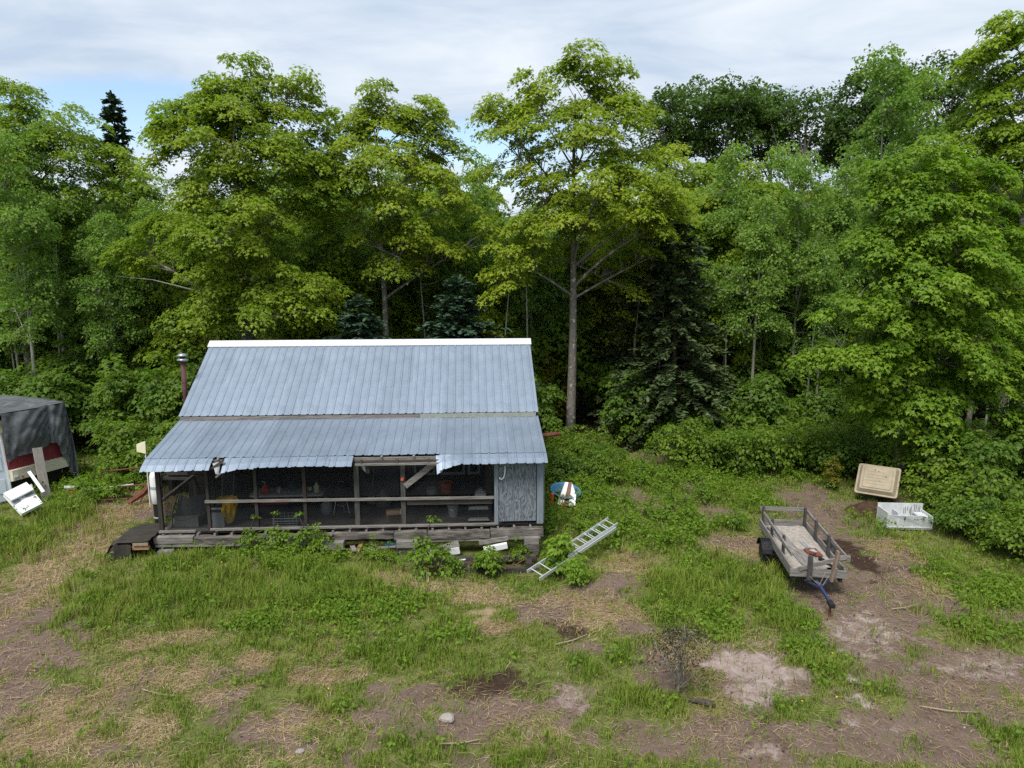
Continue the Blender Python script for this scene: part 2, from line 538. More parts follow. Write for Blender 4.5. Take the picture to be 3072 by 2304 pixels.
def bark_mat(name, c1, c2, scale=9.0, spots=None):
    m, t, p = new_mat(name)
    p.inputs['Roughness'].default_value = 0.95
    p.inputs['Specular IOR Level'].default_value = 0.1
    tc = N(t, 'ShaderNodeTexCoord')
    mp = N(t, 'ShaderNodeMapping', inp={3: (3.0, 3.0, 0.8)}); L(t, tc.outputs['Object'], mp.inputs[0])
    n = N(t, 'ShaderNodeTexNoise', inp={'Scale': scale, 'Detail': 7.0, 'Roughness': 0.7}); L(t, mp.outputs[0], n.inputs['Vector'])
    mr = N(t, 'ShaderNodeMapRange', inp={1: 0.35, 2: 0.65, 3: 0.0, 4: 1.0}); L(t, n.outputs[0], mr.inputs[0])
    mx = N(t, 'ShaderNodeMix', data_type='RGBA'); mx.inputs[6].default_value = (*c1, 1); mx.inputs[7].default_value = (*c2, 1)
    L(t, mr.outputs[0], mx.inputs[0])
    last = mx.outputs[2]
    if spots:
        n2 = N(t, 'ShaderNodeTexNoise', inp={'Scale': 5.0, 'Detail': 3.0}); L(t, tc.outputs['Object'], n2.inputs['Vector'])
        m2 = N(t, 'ShaderNodeMapRange', inp={1: 0.58, 2: 0.66, 3: 0.0, 4: 1.0}); L(t, n2.outputs[0], m2.inputs[0])
        x2 = N(t, 'ShaderNodeMix', data_type='RGBA'); x2.inputs[7].default_value = (*spots, 1)
        L(t, m2.outputs[0], x2.inputs[0]); L(t, last, x2.inputs[6]); last = x2.outputs[2]
    L(t, last, p.inputs['Base Color'])
    b = N(t, 'ShaderNodeBump', inp={0: 0.6, 1: 0.03}); L(t, n.outputs[0], b.inputs['Height']); L(t, b.outputs[0], p.inputs['Normal'])
    return m


M['bark_maple'] = bark_mat('lichened_maple_bark', (0.095, 0.085, 0.072), (0.26, 0.235, 0.205), spots=(0.42, 0.40, 0.35))
M['bark_aspen'] = bark_mat('pale_aspen_bark', (0.17, 0.17, 0.13), (0.36, 0.36, 0.30), 7.0)
M['bark_oak'] = bark_mat('grey_oak_bark', (0.14, 0.12, 0.10), (0.34, 0.30, 0.26))
M['bark_dark'] = bark_mat('dark_conifer_bark', (0.035, 0.028, 0.022), (0.11, 0.09, 0.075))

# ------------------------------------------------------------------ ground


def height(x, y):
    x = np.asarray(x, float); y = np.asarray(y, float)
    z = 0.10 * (fbm(x, y, 0.45, 3, 3) - 0.5) + 0.05 * (fbm(x, y, 2.1, 5, 2) - 0.5)
    z = z - 0.42 * np.exp(-(((x - 0.2) / 3.2) ** 2 + ((y - 16.6) / 1.6) ** 2))          # dip below the right end of the porch
    z = z + 0.20 * np.exp(-(((x - 2.1) / 1.1) ** 2 + ((y - 15.8) / 0.5) ** 2))           # heap of raked straw and soil
    z = z + 0.10 * np.exp(-(((x + 8.6) / 3.0) ** 2 + ((y - 16.2) / 1.5) ** 2))
    return z


def hz(x, y):
    return float(height(np.array([x]), np.array([y]))[0])


# (kind, pixel x, pixel y, radius x, radius y): read off the photograph, laid out on the ground in metres
PATCH = [
    ('bare', 90, 1950, 130, 75), ('bare', 30, 1800, 60, 45), ('bare', 20, 2090, 90, 60), ('bare', 170, 1990, 80, 35),
    ('straw', 420, 1480, 90, 40), ('straw', 350, 1540, 100, 45), ('straw', 270, 1620, 90, 40), ('straw', 190, 1680, 80, 35),
    ('straw', 90, 1740, 90, 40), ('straw', 20, 1850, 60, 50), ('bare', 350, 1505, 60, 20), ('bare', 450, 1545, 50, 30),
    ('straw', 300, 1580, 120, 60), ('straw', 220, 1650, 110, 50), ('straw', 130, 1720, 110, 50), ('straw', 50, 1800, 100, 60), ('bare', 60, 1880, 120, 60), ('straw', 430, 1510, 110, 50),
    ('bare', 2660, 1860, 110, 70), ('bare', 2560, 1760, 110, 70), ('bare', 2820, 2060, 160, 60), ('bare', 2700, 2000, 130, 40), ('bare', 2480, 1700, 110, 80),
    ('bare', 2010, 1372, 120, 28), ('bare', 2500, 1560, 90, 60), ('bare', 2430, 1490, 100, 35), ('bare', 2620, 1820, 130, 90), ('bare', 2690, 1930, 120, 60), ('bare', 1870, 1490, 70, 26), ('bare', 2140, 1540, 60, 26),
    ('weed', 1780, 1500, 110, 60), ('weed', 1900, 1620, 130, 40), ('weed', 2080, 1700, 110, 60), ('weed', 2260, 1500, 120, 40), ('weed', 1950, 1440, 120, 40), ('weed', 2150, 1580, 90, 30),
    ('straw', 560, 2030, 110, 45), ('straw', 380, 2020, 90, 45), ('straw', 640, 2080, 90, 35), ('straw', 250, 2110, 160, 45),
    ('straw', 160, 2210, 170, 60), ('straw', 420, 2190, 120, 50), ('straw', 560, 1910, 70, 25), ('straw', 450, 1925, 80, 25),
    ('bare', 750, 2200, 60, 50), ('bare', 690, 2085, 60, 25), ('bare', 330, 2245, 60, 20), ('straw', 980, 2030, 90, 25),
    ('straw', 900, 2180, 120, 45), ('bare', 880, 2230, 90, 35), ('straw', 750, 1985, 60, 22), ('straw', 1170, 1730, 130, 25),
    ('bare', 1280, 2105, 110, 45), ('bare', 1230, 2090, 60, 40), ('bare', 1380, 2170, 110, 45), ('pale', 1590, 2205, 55, 32, 0.45),
    ('pale', 1710, 2090, 60, 55, 0.5), ('bare', 1680, 2120, 70, 60), ('bare', 1500, 2130, 120, 70), ('bare', 1130, 2160, 70, 30),
    ('dark', 1500, 2045, 120, 45, 0.8), ('dark', 1410, 2075, 90, 36, 0.65), ('dark', 1700, 1900, 60, 36, 0.7), ('dark', 1660, 1880, 50, 25, 0.6),
    ('sand', 1440, 1835, 62, 30), ('straw', 1480, 1880, 70, 20), ('straw', 1430, 1770, 110, 45), ('straw', 1350, 1740, 90, 30),
    ('bare', 1830, 1745, 100, 45), ('straw', 1900, 1690, 110, 40), ('straw', 1740, 1800, 120, 45), ('bare', 1640, 1830, 90, 50),
    ('bare', 1760, 1760, 70, 30), ('straw', 1860, 1850, 110, 40), ('bare', 1900, 1890, 60, 25), ('straw', 1700, 1860, 90, 35),
    ('bare', 1990, 2010, 65, 55), ('bare', 1960, 1970, 40, 40), ('straw', 2050, 1960, 100, 50), ('bare', 1780, 1950, 70, 20),
    ('pale', 2250, 2000, 120, 62, 0.85), ('pale', 2270, 2075, 95, 36, 0.7), ('bare', 2255, 2030, 150, 105),
    ('bare', 2540, 1850, 150, 75), ('pale', 2590, 1900, 140, 80, 0.5), ('bare', 2600, 1920, 150, 60), ('bare', 2480, 1780, 130, 60),
    ('bare', 2480, 1620, 110, 110), ('dark', 2560, 1670, 60, 50), ('bare', 2400, 1500, 90, 35), ('bare', 2620, 1700, 130, 60),
    ('straw', 2680, 1660, 90, 40), ('bare', 2710, 1780, 110, 60), ('straw', 2770, 1760, 90, 40), ('bare', 2830, 1830, 90, 35),
    ('bare', 2900, 1990, 190, 55), ('pale', 2920, 2000, 150, 40, 0.45), ('bare', 2780, 1930, 90, 35), ('bare', 3050, 2030, 120, 60),
    ('bare', 2750, 2170, 240, 70), ('bare', 2450, 2240, 300, 80), ('bare', 2950, 2130, 170, 60), ('bare', 3010, 1860, 70, 30),
    ('pale', 2560, 2040, 20, 16), ('pale', 2590, 2105, 42, 24, 0.7), ('pale', 2540, 2165, 36, 20, 0.5), ('pale', 2330, 2255, 70, 28, 0.5),
    ('pale', 2700, 2190, 60, 18, 0.4), ('bare', 2150, 2200, 120, 60), ('bare', 2020, 2250, 120, 40), ('bare', 2700, 2280, 300, 40),
    ('bare', 1990, 1365, 95, 22), ('bare', 1868, 1486, 52, 20), ('bare', 1972, 1533, 52, 15), ('bare', 2135, 1537, 48, 20),
    ('bare', 2197, 1627, 90, 22), ('bare', 2229, 1685, 45, 22), ('straw', 1972, 1530, 70, 20), ('bare', 2070, 1460, 35, 15),
    ('straw', 2230, 1640, 110, 40), ('bare', 2680, 1510, 60, 35),
    ('lush', 640, 1780, 360, 90), ('lush', 1000, 1770, 220, 60), ('lush', 150, 1600, 170, 80), ('lush', 60, 1660, 120, 40),
    ('lush', 260, 1870, 130, 60), ('lush', 330, 2195, 70, 25), ('lush', 960, 2130, 60, 30), ('lush', 1180, 2230, 110, 30),
    ('lush', 2040, 1810, 110, 110), ('lush', 2370, 1860, 90, 90), ('lush', 2400, 1980, 70, 70), ('lush', 2250, 1740, 110, 60),
    ('lush', 1950, 2100, 110, 50), ('lush', 1760, 2000, 60, 40), ('lush', 1850, 1960, 60, 35), ('lush', 2620, 2050, 60, 45),
    ('lush', 2770, 2010, 60, 50), ('lush', 3000, 2180, 90, 50), ('lush', 2330, 2130, 90, 40), ('lush', 2880, 1870, 110, 55),
    ('lush', 1650, 2250, 60, 35), ('lush', 1530, 2290, 60, 20), ('lush', 1150, 1960, 180, 40), ('lush', 800, 1900, 140, 30),
    ('weed', 1100, 1820, 230, 60), ('weed', 1230, 1800, 90, 45), ('weed', 2060, 1800, 120, 120), ('weed', 2390, 1860, 70, 80),
    ('weed', 2900, 1770, 170, 110), ('weed', 2980, 1900, 120, 60), ('weed', 2000, 1600, 190, 60), ('weed', 1850, 1560, 150, 60),
    ('weed', 1720, 1540, 90, 60), ('weed', 1720, 1440, 110, 60), ('weed', 2120, 1440, 170, 40), ('weed', 1850, 1400, 110, 40),
    ('weed', 860, 1680, 180, 25), ('weed', 350, 1440, 160, 45), ('weed', 230, 1500, 90, 45), ('weed', 2560, 1580, 70, 40),
    ('weed', 2420, 1450, 60, 30), ('weed', 1330, 1900, 90, 40), ('weed', 780, 1880, 60, 20), ('weed', 2400, 1960, 60, 60),
]


def patch_world():
    r_ = []
    for k, px, py, rx, ry, *st in PATCH:
        cx, cy = G(px, py)
        x1, _ = G(px + rx, py)
        _, y0 = G(px, py - ry); _, y1 = G(px, py + ry)
        r_.append((k, cx, cy, abs(x1 - cx), abs(y0 - y1) / 2, st[0] if st else 1.0))
    return r_


PW = patch_world()


def fields(x, y):
    x = np.asarray(x, float); y = np.asarray(y, float)
    wob = (fbm(x, y, 1.3, 11, 4) - 0.5) * 1.3 + (fbm(x, y, 4.0, 13, 4) - 0.5) * 1.7
    f = {k: np.zeros_like(x) for k in ('bare', 'dark', 'pale', 'sand', 'straw', 'lush', 'weed')}
    for k, cx, cy, rx, ry, st in PW:
        d = np.sqrt(((x - cx) / rx) ** 2 + ((y - cy) / ry) ** 2) + wob
        f[k] = np.maximum(f[k], st * (1 - sstep(0.45, 1.45, d)))
    n1 = fbm(x, y, 0.9, 41, 4); n2 = fbm(x, y, 1.7, 77, 4)
    near = 1 - sstep(11.5, 15.0, y)
    f['straw'] = np.maximum(f['straw'], sstep(0.48, 0.70, n1) * near * 0.5)
    f['bare'] = np.maximum(f['bare'], sstep(0.55, 0.68, n2) * near * 0.75)
    f['bare'] = np.maximum(f['bare'], f['pale'])
    f['wood'] = sstep(26.5, 30.0, y + 2.0 * (n1 - 0.5)) + 0 * x
    return f


def grid_axis(a, b, step, outs):
    c = list(np.arange(a, b + step * 0.5, step))
    lo = [a - o for o in outs[::-1]]; hi = [b + o for o in outs]
    return np.array(lo + c + hi)


def mesh_np(name, V, tris=None, quads=None, attrs=None, mat=None, smooth=False):
    me = bpy.data.meshes.new(name)
    nt = 0 if tris is None else len(tris)
    nq = 0 if quads is None else len(quads)
    me.vertices.add(len(V))
    me.vertices.foreach_set('co', np.asarray(V, np.float32).ravel())
    me.loops.add(nt * 3 + nq * 4)
    idx = []
    if nt:
        idx.append(np.asarray(tris, np.int32).ravel())
    if nq:
        idx.append(np.asarray(quads, np.int32).ravel())
    me.loops.foreach_set('vertex_index', np.concatenate(idx))
    me.polygons.add(nt + nq)
    starts = np.concatenate([np.arange(nt) * 3, nt * 3 + np.arange(nq) * 4]).astype(np.int32)
    me.polygons.foreach_set('loop_start', starts)
    if smooth:
        me.polygons.foreach_set('use_smooth', np.ones(nt + nq, bool))
    for k, v in (attrs or {}).items():
        a = me.attributes.new(k, 'FLOAT', 'POINT')
        a.data.foreach_set('value', np.asarray(v, np.float32))
    me.update(calc_edges=True)
    me.validate()
    if mat:
        me.materials.append(mat)
    return me


def ground_mat():
    m, t, p = new_mat('yard_ground')
    p.inputs['Roughness'].default_value = 0.97
    p.inputs['Specular IOR Level'].default_value = 0.05
    tc = N(t, 'ShaderNodeTexCoord')

    def noise(s, d=6.0, r=0.6, dist=0.0, st=(1, 1, 1)):
        mp = N(t, 'ShaderNodeMapping', inp={3: st}); L(t, tc.outputs['Object'], mp.inputs[0])
        n = N(t, 'ShaderNodeTexNoise', inp={'Scale': s, 'Detail': d, 'Roughness': r, 'Distortion': dist})
        L(t, mp.outputs[0], n.inputs['Vector'])
        return n.outputs[0]

    def rng(o, a, b, c=0.0, d=1.0):
        mr = N(t, 'ShaderNodeMapRange', inp={1: a, 2: b, 3: c, 4: d}); L(t, o, mr.inputs[0]); return mr.outputs[0]

    def mix(f, a, b):
        x = N(t, 'ShaderNodeMix', data_type='RGBA')
        L(t, f, x.inputs[0])
        for i, c in ((6, a), (7, b)):
            if isinstance(c, tuple):
                x.inputs[i].default_value = (*c, 1)
            else:
                L(t, c, x.inputs[i])
        return x.outputs[2]

    def attr(k):
        return N(t, 'ShaderNodeAttribute', attribute_name=k).outputs['Fac']

    def blend(k, n, w=0.55):
        # the patch edge is broken up by the noise
        a = N(t, 'ShaderNodeMath', operation='SUBTRACT', inp={1: 0.5}); L(t, n, a.inputs[0])
        b = N(t, 'ShaderNodeMath', operation='MULTIPLY_ADD', inp={1: w * 3.0}); L(t, a.outputs[0], b.inputs[0]); L(t, attr(k), b.inputs[2])
        return rng(b.outputs[0], 0.28, 0.72)

    fine = noise(24.0, 8.0, 0.7); mid = noise(5.0, 8.0, 0.65); big = noise(1.4, 6.0)
    n_edge = N(t, 'ShaderNodeMath', operation='MULTIPLY_ADD', inp={1: 0.5})
    mhalf = N(t, 'ShaderNodeMath', operation='MULTIPLY', inp={1: 0.5}); L(t, mid, mhalf.inputs[0])
    L(t, fine, n_edge.inputs[0]); L(t, mhalf.outputs[0], n_edge.inputs[2]); edge = n_edge.outputs[0]
    fib = noise(9.0, 6.0, 0.7, 1.2, (1.0, 5.0, 1.0)); fib2 = noise(9.0, 6.0, 0.7, 1.2, (5.0, 1.0, 1.0))
    fibs = N(t, 'ShaderNodeMath', operation='MAXIMUM'); L(t, fib, fibs.inputs[0]); L(t, fib2, fibs.inputs[1])
    strawc = mix(rng(fibs.outputs[0], 0.42, 0.68), (0.135, 0.090, 0.055), (0.37, 0.275, 0.165))
    soil = mix(rng(fine, 0.3, 0.7), (0.100, 0.068, 0.054), (0.225, 0.162, 0.135))
    soil = mix(rng(mid, 0.35, 0.75), soil, (0.15, 0.108, 0.088))
    soil = mix(rng(big, 0.50, 0.68, 0.0, 0.75), soil, mix(rng(fine, 0.35, 0.7), (0.055, 0.038, 0.028), (0.13, 0.095, 0.072)))
    grassf = mix(rng(mid, 0.35, 0.65), (0.070, 0.092, 0.022), (0.155, 0.180, 0.050))
    grassf = mix(rng(fibs.outputs[0], 0.55, 0.7, 0.0, 0.65), grassf, (0.24, 0.18, 0.10))
    grassf = mix(rng(fine, 0.52, 0.66, 0.0, 0.7), grassf, (0.055, 0.045, 0.026))
    strawc = mix(rng(fine, 0.54, 0.68, 0.0, 0.7), strawc, (0.075, 0.052, 0.034))
    palec = mix(rng(mid, 0.3, 0.7), (0.230, 0.170, 0.150), (0.37, 0.305, 0.280))
    palec = mix(rng(fine, 0.58, 0.72, 0.0, 0.8), palec, (0.16, 0.115, 0.10))
    c = mix(blend('straw', edge, 1.0), grassf, strawc)
    c = mix(blend('bare', edge, 0.9), c, soil)
    c = mix(blend('pale', edge, 0.9), c, palec)
    c = mix(blend('sand', edge, 0.6), c, (0.30, 0.225, 0.14))
    c = mix(blend('dark', edge, 0.9), c, mix(rng(fine, 0.4, 0.7), (0.030, 0.019, 0.014), (0.075, 0.048, 0.036)))
    litter = mix(rng(mid, 0.35, 0.65), (0.025, 0.020, 0.013), (0.075, 0.055, 0.032))
    c = mix(attr('wood'), c, litter)
    L(t, c, p.inputs['Base Color'])
    add = N(t, 'ShaderNodeMath', operation='MULTIPLY_ADD', inp={1: 0.5}); L(t, fine, add.inputs[0]); L(t, mid, add.inputs[2])
    b = N(t, 'ShaderNodeBump', inp={0: 0.9, 1: 0.06}); L(t, add.outputs[0], b.inputs['Height']); L(t, b.outputs[0], p.inputs['Normal'])
    return m


def build_ground():
    xs = grid_axis(-20, 19.5, 0.165, [1, 2.5, 5, 10, 20, 40, 80, 160, 400, 1200, 3000])
    ys = grid_axis(6.0, 31, 0.135, [1, 2.5, 5, 10, 20, 40, 80, 160, 400, 1200, 3000])
    X, Y = np.meshgrid(xs, ys)
    x = X.ravel(); y = Y.ravel()
    z = height(x, y)
    # fine unevenness, more of it on bare ground
    f = fields(x, y)
    z = z + (0.05 * (fbm(x, y, 3.5, 61, 3) - 0.5)) * (0.5 + f['bare']) + f['pale'] * (0.10 * (fbm(x, y, 2.6, 67, 3) - 0.5) - 0.04)
    nx = len(xs); ny = len(ys)
    i = np.arange(nx * ny).reshape(ny, nx)
    q = np.stack([i[:-1, :-1], i[:-1, 1:], i[1:, 1:], i[1:, :-1]], -1).reshape(-1, 4)
    me = mesh_np('ground', np.stack([x, y, z], -1), quads=q, attrs={k: f[k] for k in ('bare', 'dark', 'pale', 'sand', 'straw', 'wood')}, mat=ground_mat(), smooth=True)
    kind(link('ground', me), 'structure')


build_ground()

# ------------------------------------------------------------------ cabin
YAW = R(3.52)
cabin = empty('cabin', (-9.467, 22.243, 0), YAW)
tag(cabin, 'low weathered cabin with ribbed metal roof and a screened front porch', 'cabin')
LEN = 10.06
rnd = random.Random(4)
PW_ = LEN / 11.0            # one roofing sheet


def ribbed_sheet(pts, w=PW_, ribs=4, rib_w=0.034, rib_h=0.018, droop=None, cut=(0.0, 1.0), thick=0.004):
    """pts: list of (y, z) down the slope; one sheet w wide along x with standing ribs; droop(x, i) lowers row i"""
    xs = [0.0]
    for k in range(ribs):
        c = (k + 0.5) * w / ribs
        xs += [c - rib_w, c - rib_w * 0.45, c + rib_w * 0.45, c + rib_w]
    xs.append(w)
    hs = [0.0]
    for k in range(ribs):
        hs += [0, rib_h, rib_h, 0]
    hs.append(0.0)
    mb = MB()
    vs_ = []
    for i, (y, z) in enumerate(pts):
        for x, h in zip(xs, hs):
            dz = droop(x, i) if droop else 0.0
            vs_.append((x, y, z + h + dz))
    n = len(xs)
    top = len(vs_)
    vs_ += [(x, y, z - thick) for x, y, z in vs_]
    fs = []
    for i in range(len(pts) - 1):
        for k in range(n - 1):
            fs.append((i * n + k, (i + 1) * n + k, (i + 1) * n + k + 1, i * n + k + 1))
            fs.append((top + i * n + k, top + i * n + k + 1, top + (i + 1) * n + k + 1, top + (i + 1) * n + k))
    e = (len(pts) - 1) * n
    for k in range(n - 1):
        fs.append((e + k, top + e + k, top + e + k + 1, e + k + 1))
        fs.append((k, k + 1, top + k + 1, top + k))
    mb.add(vs_, fs)
    return mb


def build_cabin():
    RZ, EZ, EY = 4.80, 3.06, 2.93
    # ---- main roof: boards under the sheets, the sheets, the ridge cap
    deckb = MB()
    for s in (-1, 1):
        deckb.add([(0.05, 0, RZ - 0.05), (LEN - 0.05, 0, RZ - 0.05), (LEN - 0.05, s * (EY - 0.06), EZ - 0.02), (0.05, s * (EY - 0.06), EZ - 0.02),
                   (0.05, 0, RZ - 0.15), (LEN - 0.05, 0, RZ - 0.15), (LEN - 0.05, s * (EY - 0.06), EZ - 0.12), (0.05, s * (EY - 0.06), EZ - 0.12)],
                  [(0, 1, 2, 3), (7, 6, 5, 4), (0, 3, 7, 4), (1, 5, 6, 2), (3, 2, 6, 7)])
    roof = deckb.build('main_roof', M['dark_x'], cabin)
    sh_f = ribbed_sheet([(-0.02, RZ), (-1.0, RZ - 0.594), (-2.0, RZ - 1.188), (-EY, EZ)])
    sh_b = ribbed_sheet([(EY, EZ), (0.02, RZ)])
    mf = None; mbk = None
    for i in range(11):
        for which in (0, 1):
            src = (mf, mbk)[which]
            if src is None:
                o = (sh_f, sh_b)[which].build('roof_sheet', M['roof'], roof)
                if which == 0:
                    mf = o.data
                else:
                    mbk = o.data
            else:
                o = link('roof_sheet', src, roof)
            o.location = (i * PW_, 0, rnd.uniform(-0.004, 0.006))
    # screws: one joined part per row would be too small to pick apart
    sc = MB()
    for yy in (-0.55, -1.15, -1.9, -2.78):
        for k in range(88):
            if rnd.random() < 0.8:
                x = 0.06 + k * LEN / 88 + rnd.uniform(-0.01, 0.01)
                sc.box((x, yy + rnd.uniform(-0.02, 0.02), RZ + yy * 0.594 + 0.006), (0.018, 0.018, 0.012))
    kind(sc.build('roof_screws', M['lgrey'], roof), 'stuff')
    cap = MB()
    cap.add([(-0.04, -0.25, RZ - 0.10), (LEN + 0.03, -0.235, RZ - 0.09), (LEN + 0.03, 0, RZ + 0.065), (-0.04, 0, RZ + 0.055), (-0.04, 0.2, RZ - 0.08), (LEN + 0.03, 0.2, RZ - 0.08),
             (-0.04, -0.255, RZ - 0.12), (LEN + 0.03, -0.24, RZ - 0.11)], [(0, 1, 2, 3), (3, 2, 5, 4), (6, 7, 1, 0), (0, 3, 4), (1, 5, 2)])
    cap.build('ridge_cap', M['white_trim'], roof)
    fas = MB().box((LEN / 2 - 1.65, -EY + 0.005, EZ - 0.10), (LEN - 3.4, 0.035, 0.15))
    fas.build('fascia_board', M['wood_x'], roof)
    fas = MB().box((LEN - 1.72, -EY + 0.0, EZ - 0.075), (3.30, 0.04, 0.12))
    fas.build('fascia_board', plain('faded_green_board', (0.30, 0.32, 0.27), 0.8, var=0.15), roof)
    # ---- walls of the main room
    for x in (0.12, LEN - 0.12):
        w = MB()
        t = 0.12
        w.add([(x - t / 2, -2.78, 0.45), (x + t / 2, -2.78, 0.45), (x + t / 2, 2.78, 0.45), (x - t / 2, 2.78, 0.45),
               (x - t / 2, -2.78, EZ - 0.1), (x + t / 2, -2.78, EZ - 0.1), (x + t / 2, 2.78, EZ - 0.1), (x - t / 2, 2.78, EZ - 0.1),
               (x - t / 2, 0, RZ - 0.2), (x + t / 2, 0, RZ - 0.2)],
              [(0, 1, 5, 4), (1, 2, 6, 9, 5), (2, 3, 7, 6), (3, 0, 4, 8, 7), (3, 2, 1, 0), (4, 5, 9, 8), (6, 7, 8, 9)])
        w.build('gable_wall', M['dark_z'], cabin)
    MB().box((LEN / 2, 2.72, 1.7), (LEN - 0.36, 0.12, 2.5)).build('back_wall', M['dark_z'], cabin)
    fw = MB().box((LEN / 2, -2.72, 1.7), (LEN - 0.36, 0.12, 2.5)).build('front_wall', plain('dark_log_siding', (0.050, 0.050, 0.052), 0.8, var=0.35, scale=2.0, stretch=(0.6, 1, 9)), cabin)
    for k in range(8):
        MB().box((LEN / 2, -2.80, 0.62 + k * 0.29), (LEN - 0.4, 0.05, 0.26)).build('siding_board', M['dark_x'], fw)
    # windows and doors of the inner wall
    for x, wd in ((6.78, 0.62), (7.58, 0.72), (8.2, 0.36)):
        g = MB().box((x, -2.84, 1.72), (wd - 0.1, 0.02, 0.84)).build('window', plain('dark_window_glass', (0.02, 0.024, 0.03), 0.08, var=0.1, spec=0.6), cabin)
        for zz in (1.26, 2.18):
            MB().box((x, -2.86, zz), (wd, 0.06, 0.08)).build('frame_rail', M['lgrey'], g)
        for sx in (-1, 1):
            MB().box((x + sx * (wd / 2 - 0.035), -2.855, 1.72), (0.07, 0.05, 0.84)).build('frame_stile', M['lgrey'], g)
    d = MB().box((5.75, -2.86, 1.5), (0.9, 0.05, 1.95)).build('door', plain('slate_blue_door', (0.035, 0.05, 0.06), 0.6), cabin)
    MB().lathe([(0.0, 0), (0.03, 0.01), (0.03, 0.05), (0, 0.06)], 8, (6.1, -2.88, 1.45), (R(90), 0, 0)).build('handle', M['galv'], d)
    d = MB().box((2.25, -2.86, 1.5), (0.85, 0.05, 1.95)).build('door', plain('dark_green_door', (0.02, 0.03, 0.028), 0.6), cabin)
    MB().box((2.25, -2.90, 1.62), (0.78, 0.03, 0.06)).build('cross_board', M['wood_x'], d)
    MB().box((8.72, -3.35, 1.6), (0.45, 0.06, 1.9), (0, 0, R(38))).build('plywood_partition', plain('beige_plywood', (0.24, 0.215, 0.19), 0.85, var=0.15, scale=3), cabin)
    # ---- porch floor: boards
    fl = MB().box((LEN / 2, -3.88, 0.42), (9.76, 2.06, 0.06)).build('porch_floor', M['dark_x'], cabin)
    nb = 15
    bw = 2.10 / nb
    for k in range(nb):
        MB().box((LEN / 2 + rnd.uniform(-0.03, 0.03), -4.94 + (k + 0.5) * bw, 0.475 + rnd.uniform(-0.006, 0.004)), (9.74, bw - 0.012, 0.045)).build('floor_board', M['floor'], fl)
    # joist ends under the floor
    for k in range(23):
        x = 0.30 + k * 0.425
        MB().box((x, -5.09 + rnd.uniform(-0.02, 0.01), 0.425), (0.055, 0.16, 0.11)).build('joist_end', M['wood_y'], fl)
    # ---- sill beams and cribbing
    def beam(x0, x1, zc, h, y=-5.22, dpt=0.2, m='rotten', name='sill_beam', rz=0.0, ry=0.0):
        mb = MB()
        n = max(3, int((x1 - x0) / 0.16)); vs_ = []; fs = []
        for i in range(n + 1):
            x = x0 + (x1 - x0) * i / n
            for a, b in ((-1, -1), (1, -1), (1, 1), (-1, 1)):
                j = 0.018 if m == 'rotten' else 0.006
                vs_.append((x, y + a * dpt / 2 + rnd.uniform(-j, j), zc + b * h / 2 + rnd.uniform(-j, j) + (i / n - 0.5) * ry))
        for i in range(n):
            for k in range(4):
                fs.append((i * 4 + k, i * 4 + (k + 1) % 4, i * 4 + 4 + (k + 1) % 4, i * 4 + 4 + k))
        fs.append((3, 2, 1, 0)); fs.append((n * 4, n * 4 + 1, n * 4 + 2, n * 4 + 3))
        mb.add(vs_, fs)
        return mb.build(name, M[m], cabin)
    beam(0.12, 1.08, 0.37, 0.16, m='wood_x')
    beam(1.10, 3.00, 0.335, 0.16)
    beam(3.02, 4.55, 0.33, 0.18)
    beam(4.57, 6.10, 0.34, 0.18, y=-5.14)
    beam(6.12, 6.95, 0.34, 0.19)
    beam(6.97, 8.58, 0.335, 0.20)
    beam(8.60, 9.98, 0.34, 0.20, y=-5.18)
    beam(0.14, 4.5, 0.215, 0.07, y=-5.24, dpt=0.14, m='wood_x', name='bottom_plank', ry=-0.03)
    beam(6.3, 9.9, 0.20, 0.06, y=-5.24, dpt=0.12, m='wood_x', name='bottom_plank', ry=0.02)
    for x, z0, w_, n in ((0.42, 0.11, 0.34, 1), (4.55, 0.02, 0.56, 2), (6.45, 0.03, 0.5, 2), (9.66, 0.0, 0.40, 3)):
        for k in range(n):
            beam(x - w_ / 2 + rnd.uniform(-.03, .03), x + w_ / 2 + rnd.uniform(-.03, .03), (0.17 if n > 1 else 0.05) - k * 0.185, 0.17, y=-5.24 + rnd.uniform(-.03, .03), dpt=0.42, m='rotten' if k else 'wood_x', name='support_block')
    beam(7.2, 9.75, -0.19, 0.13, y=-5.62, dpt=0.16, m='dark_x', name='crib_timber')
    beam(6.7, 8.3, -0.21, 0.10, y=-5.85, dpt=0.13, m='dark_x', name='crib_timber', ry=-0.03)
    beam(7.9, 9.8, -0.36, 0.12, y=-5.95, dpt=0.15, m='dark_x', name='crib_timber')
    for x in (8.15, 9.55):
        MB().box((x, -5.82, -0.32), (0.16, 0.42, 0.3)).build('crib_block', M['dark_z'], cabin)
    # dark void boards far under the floor
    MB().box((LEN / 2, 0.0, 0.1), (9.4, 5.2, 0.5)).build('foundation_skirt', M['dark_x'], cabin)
    # ---- porch frame
    F = -5.12
    H0 = 2.30
    for i, x in enumerate((0.24, 1.44, 2.64, 3.86, 5.18, 6.36)):
        w_ = (0.10, 0.075, 0.08, 0.085, 0.13, 0.12)[i]
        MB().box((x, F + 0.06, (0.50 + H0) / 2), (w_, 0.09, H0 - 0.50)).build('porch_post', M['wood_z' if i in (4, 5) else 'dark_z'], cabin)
    MB().box((LEN / 2, F + 0.06, 2.345), (9.8, 0.10, 0.09)).build('porch_header', M['wood_x'], cabin)
    MB().bar((6.42, F + 0.0, 1.62), (7.30, F + 0.0, 2.31), 0.05, 0.14).build('diagonal_brace', M['wood_x'], cabin)
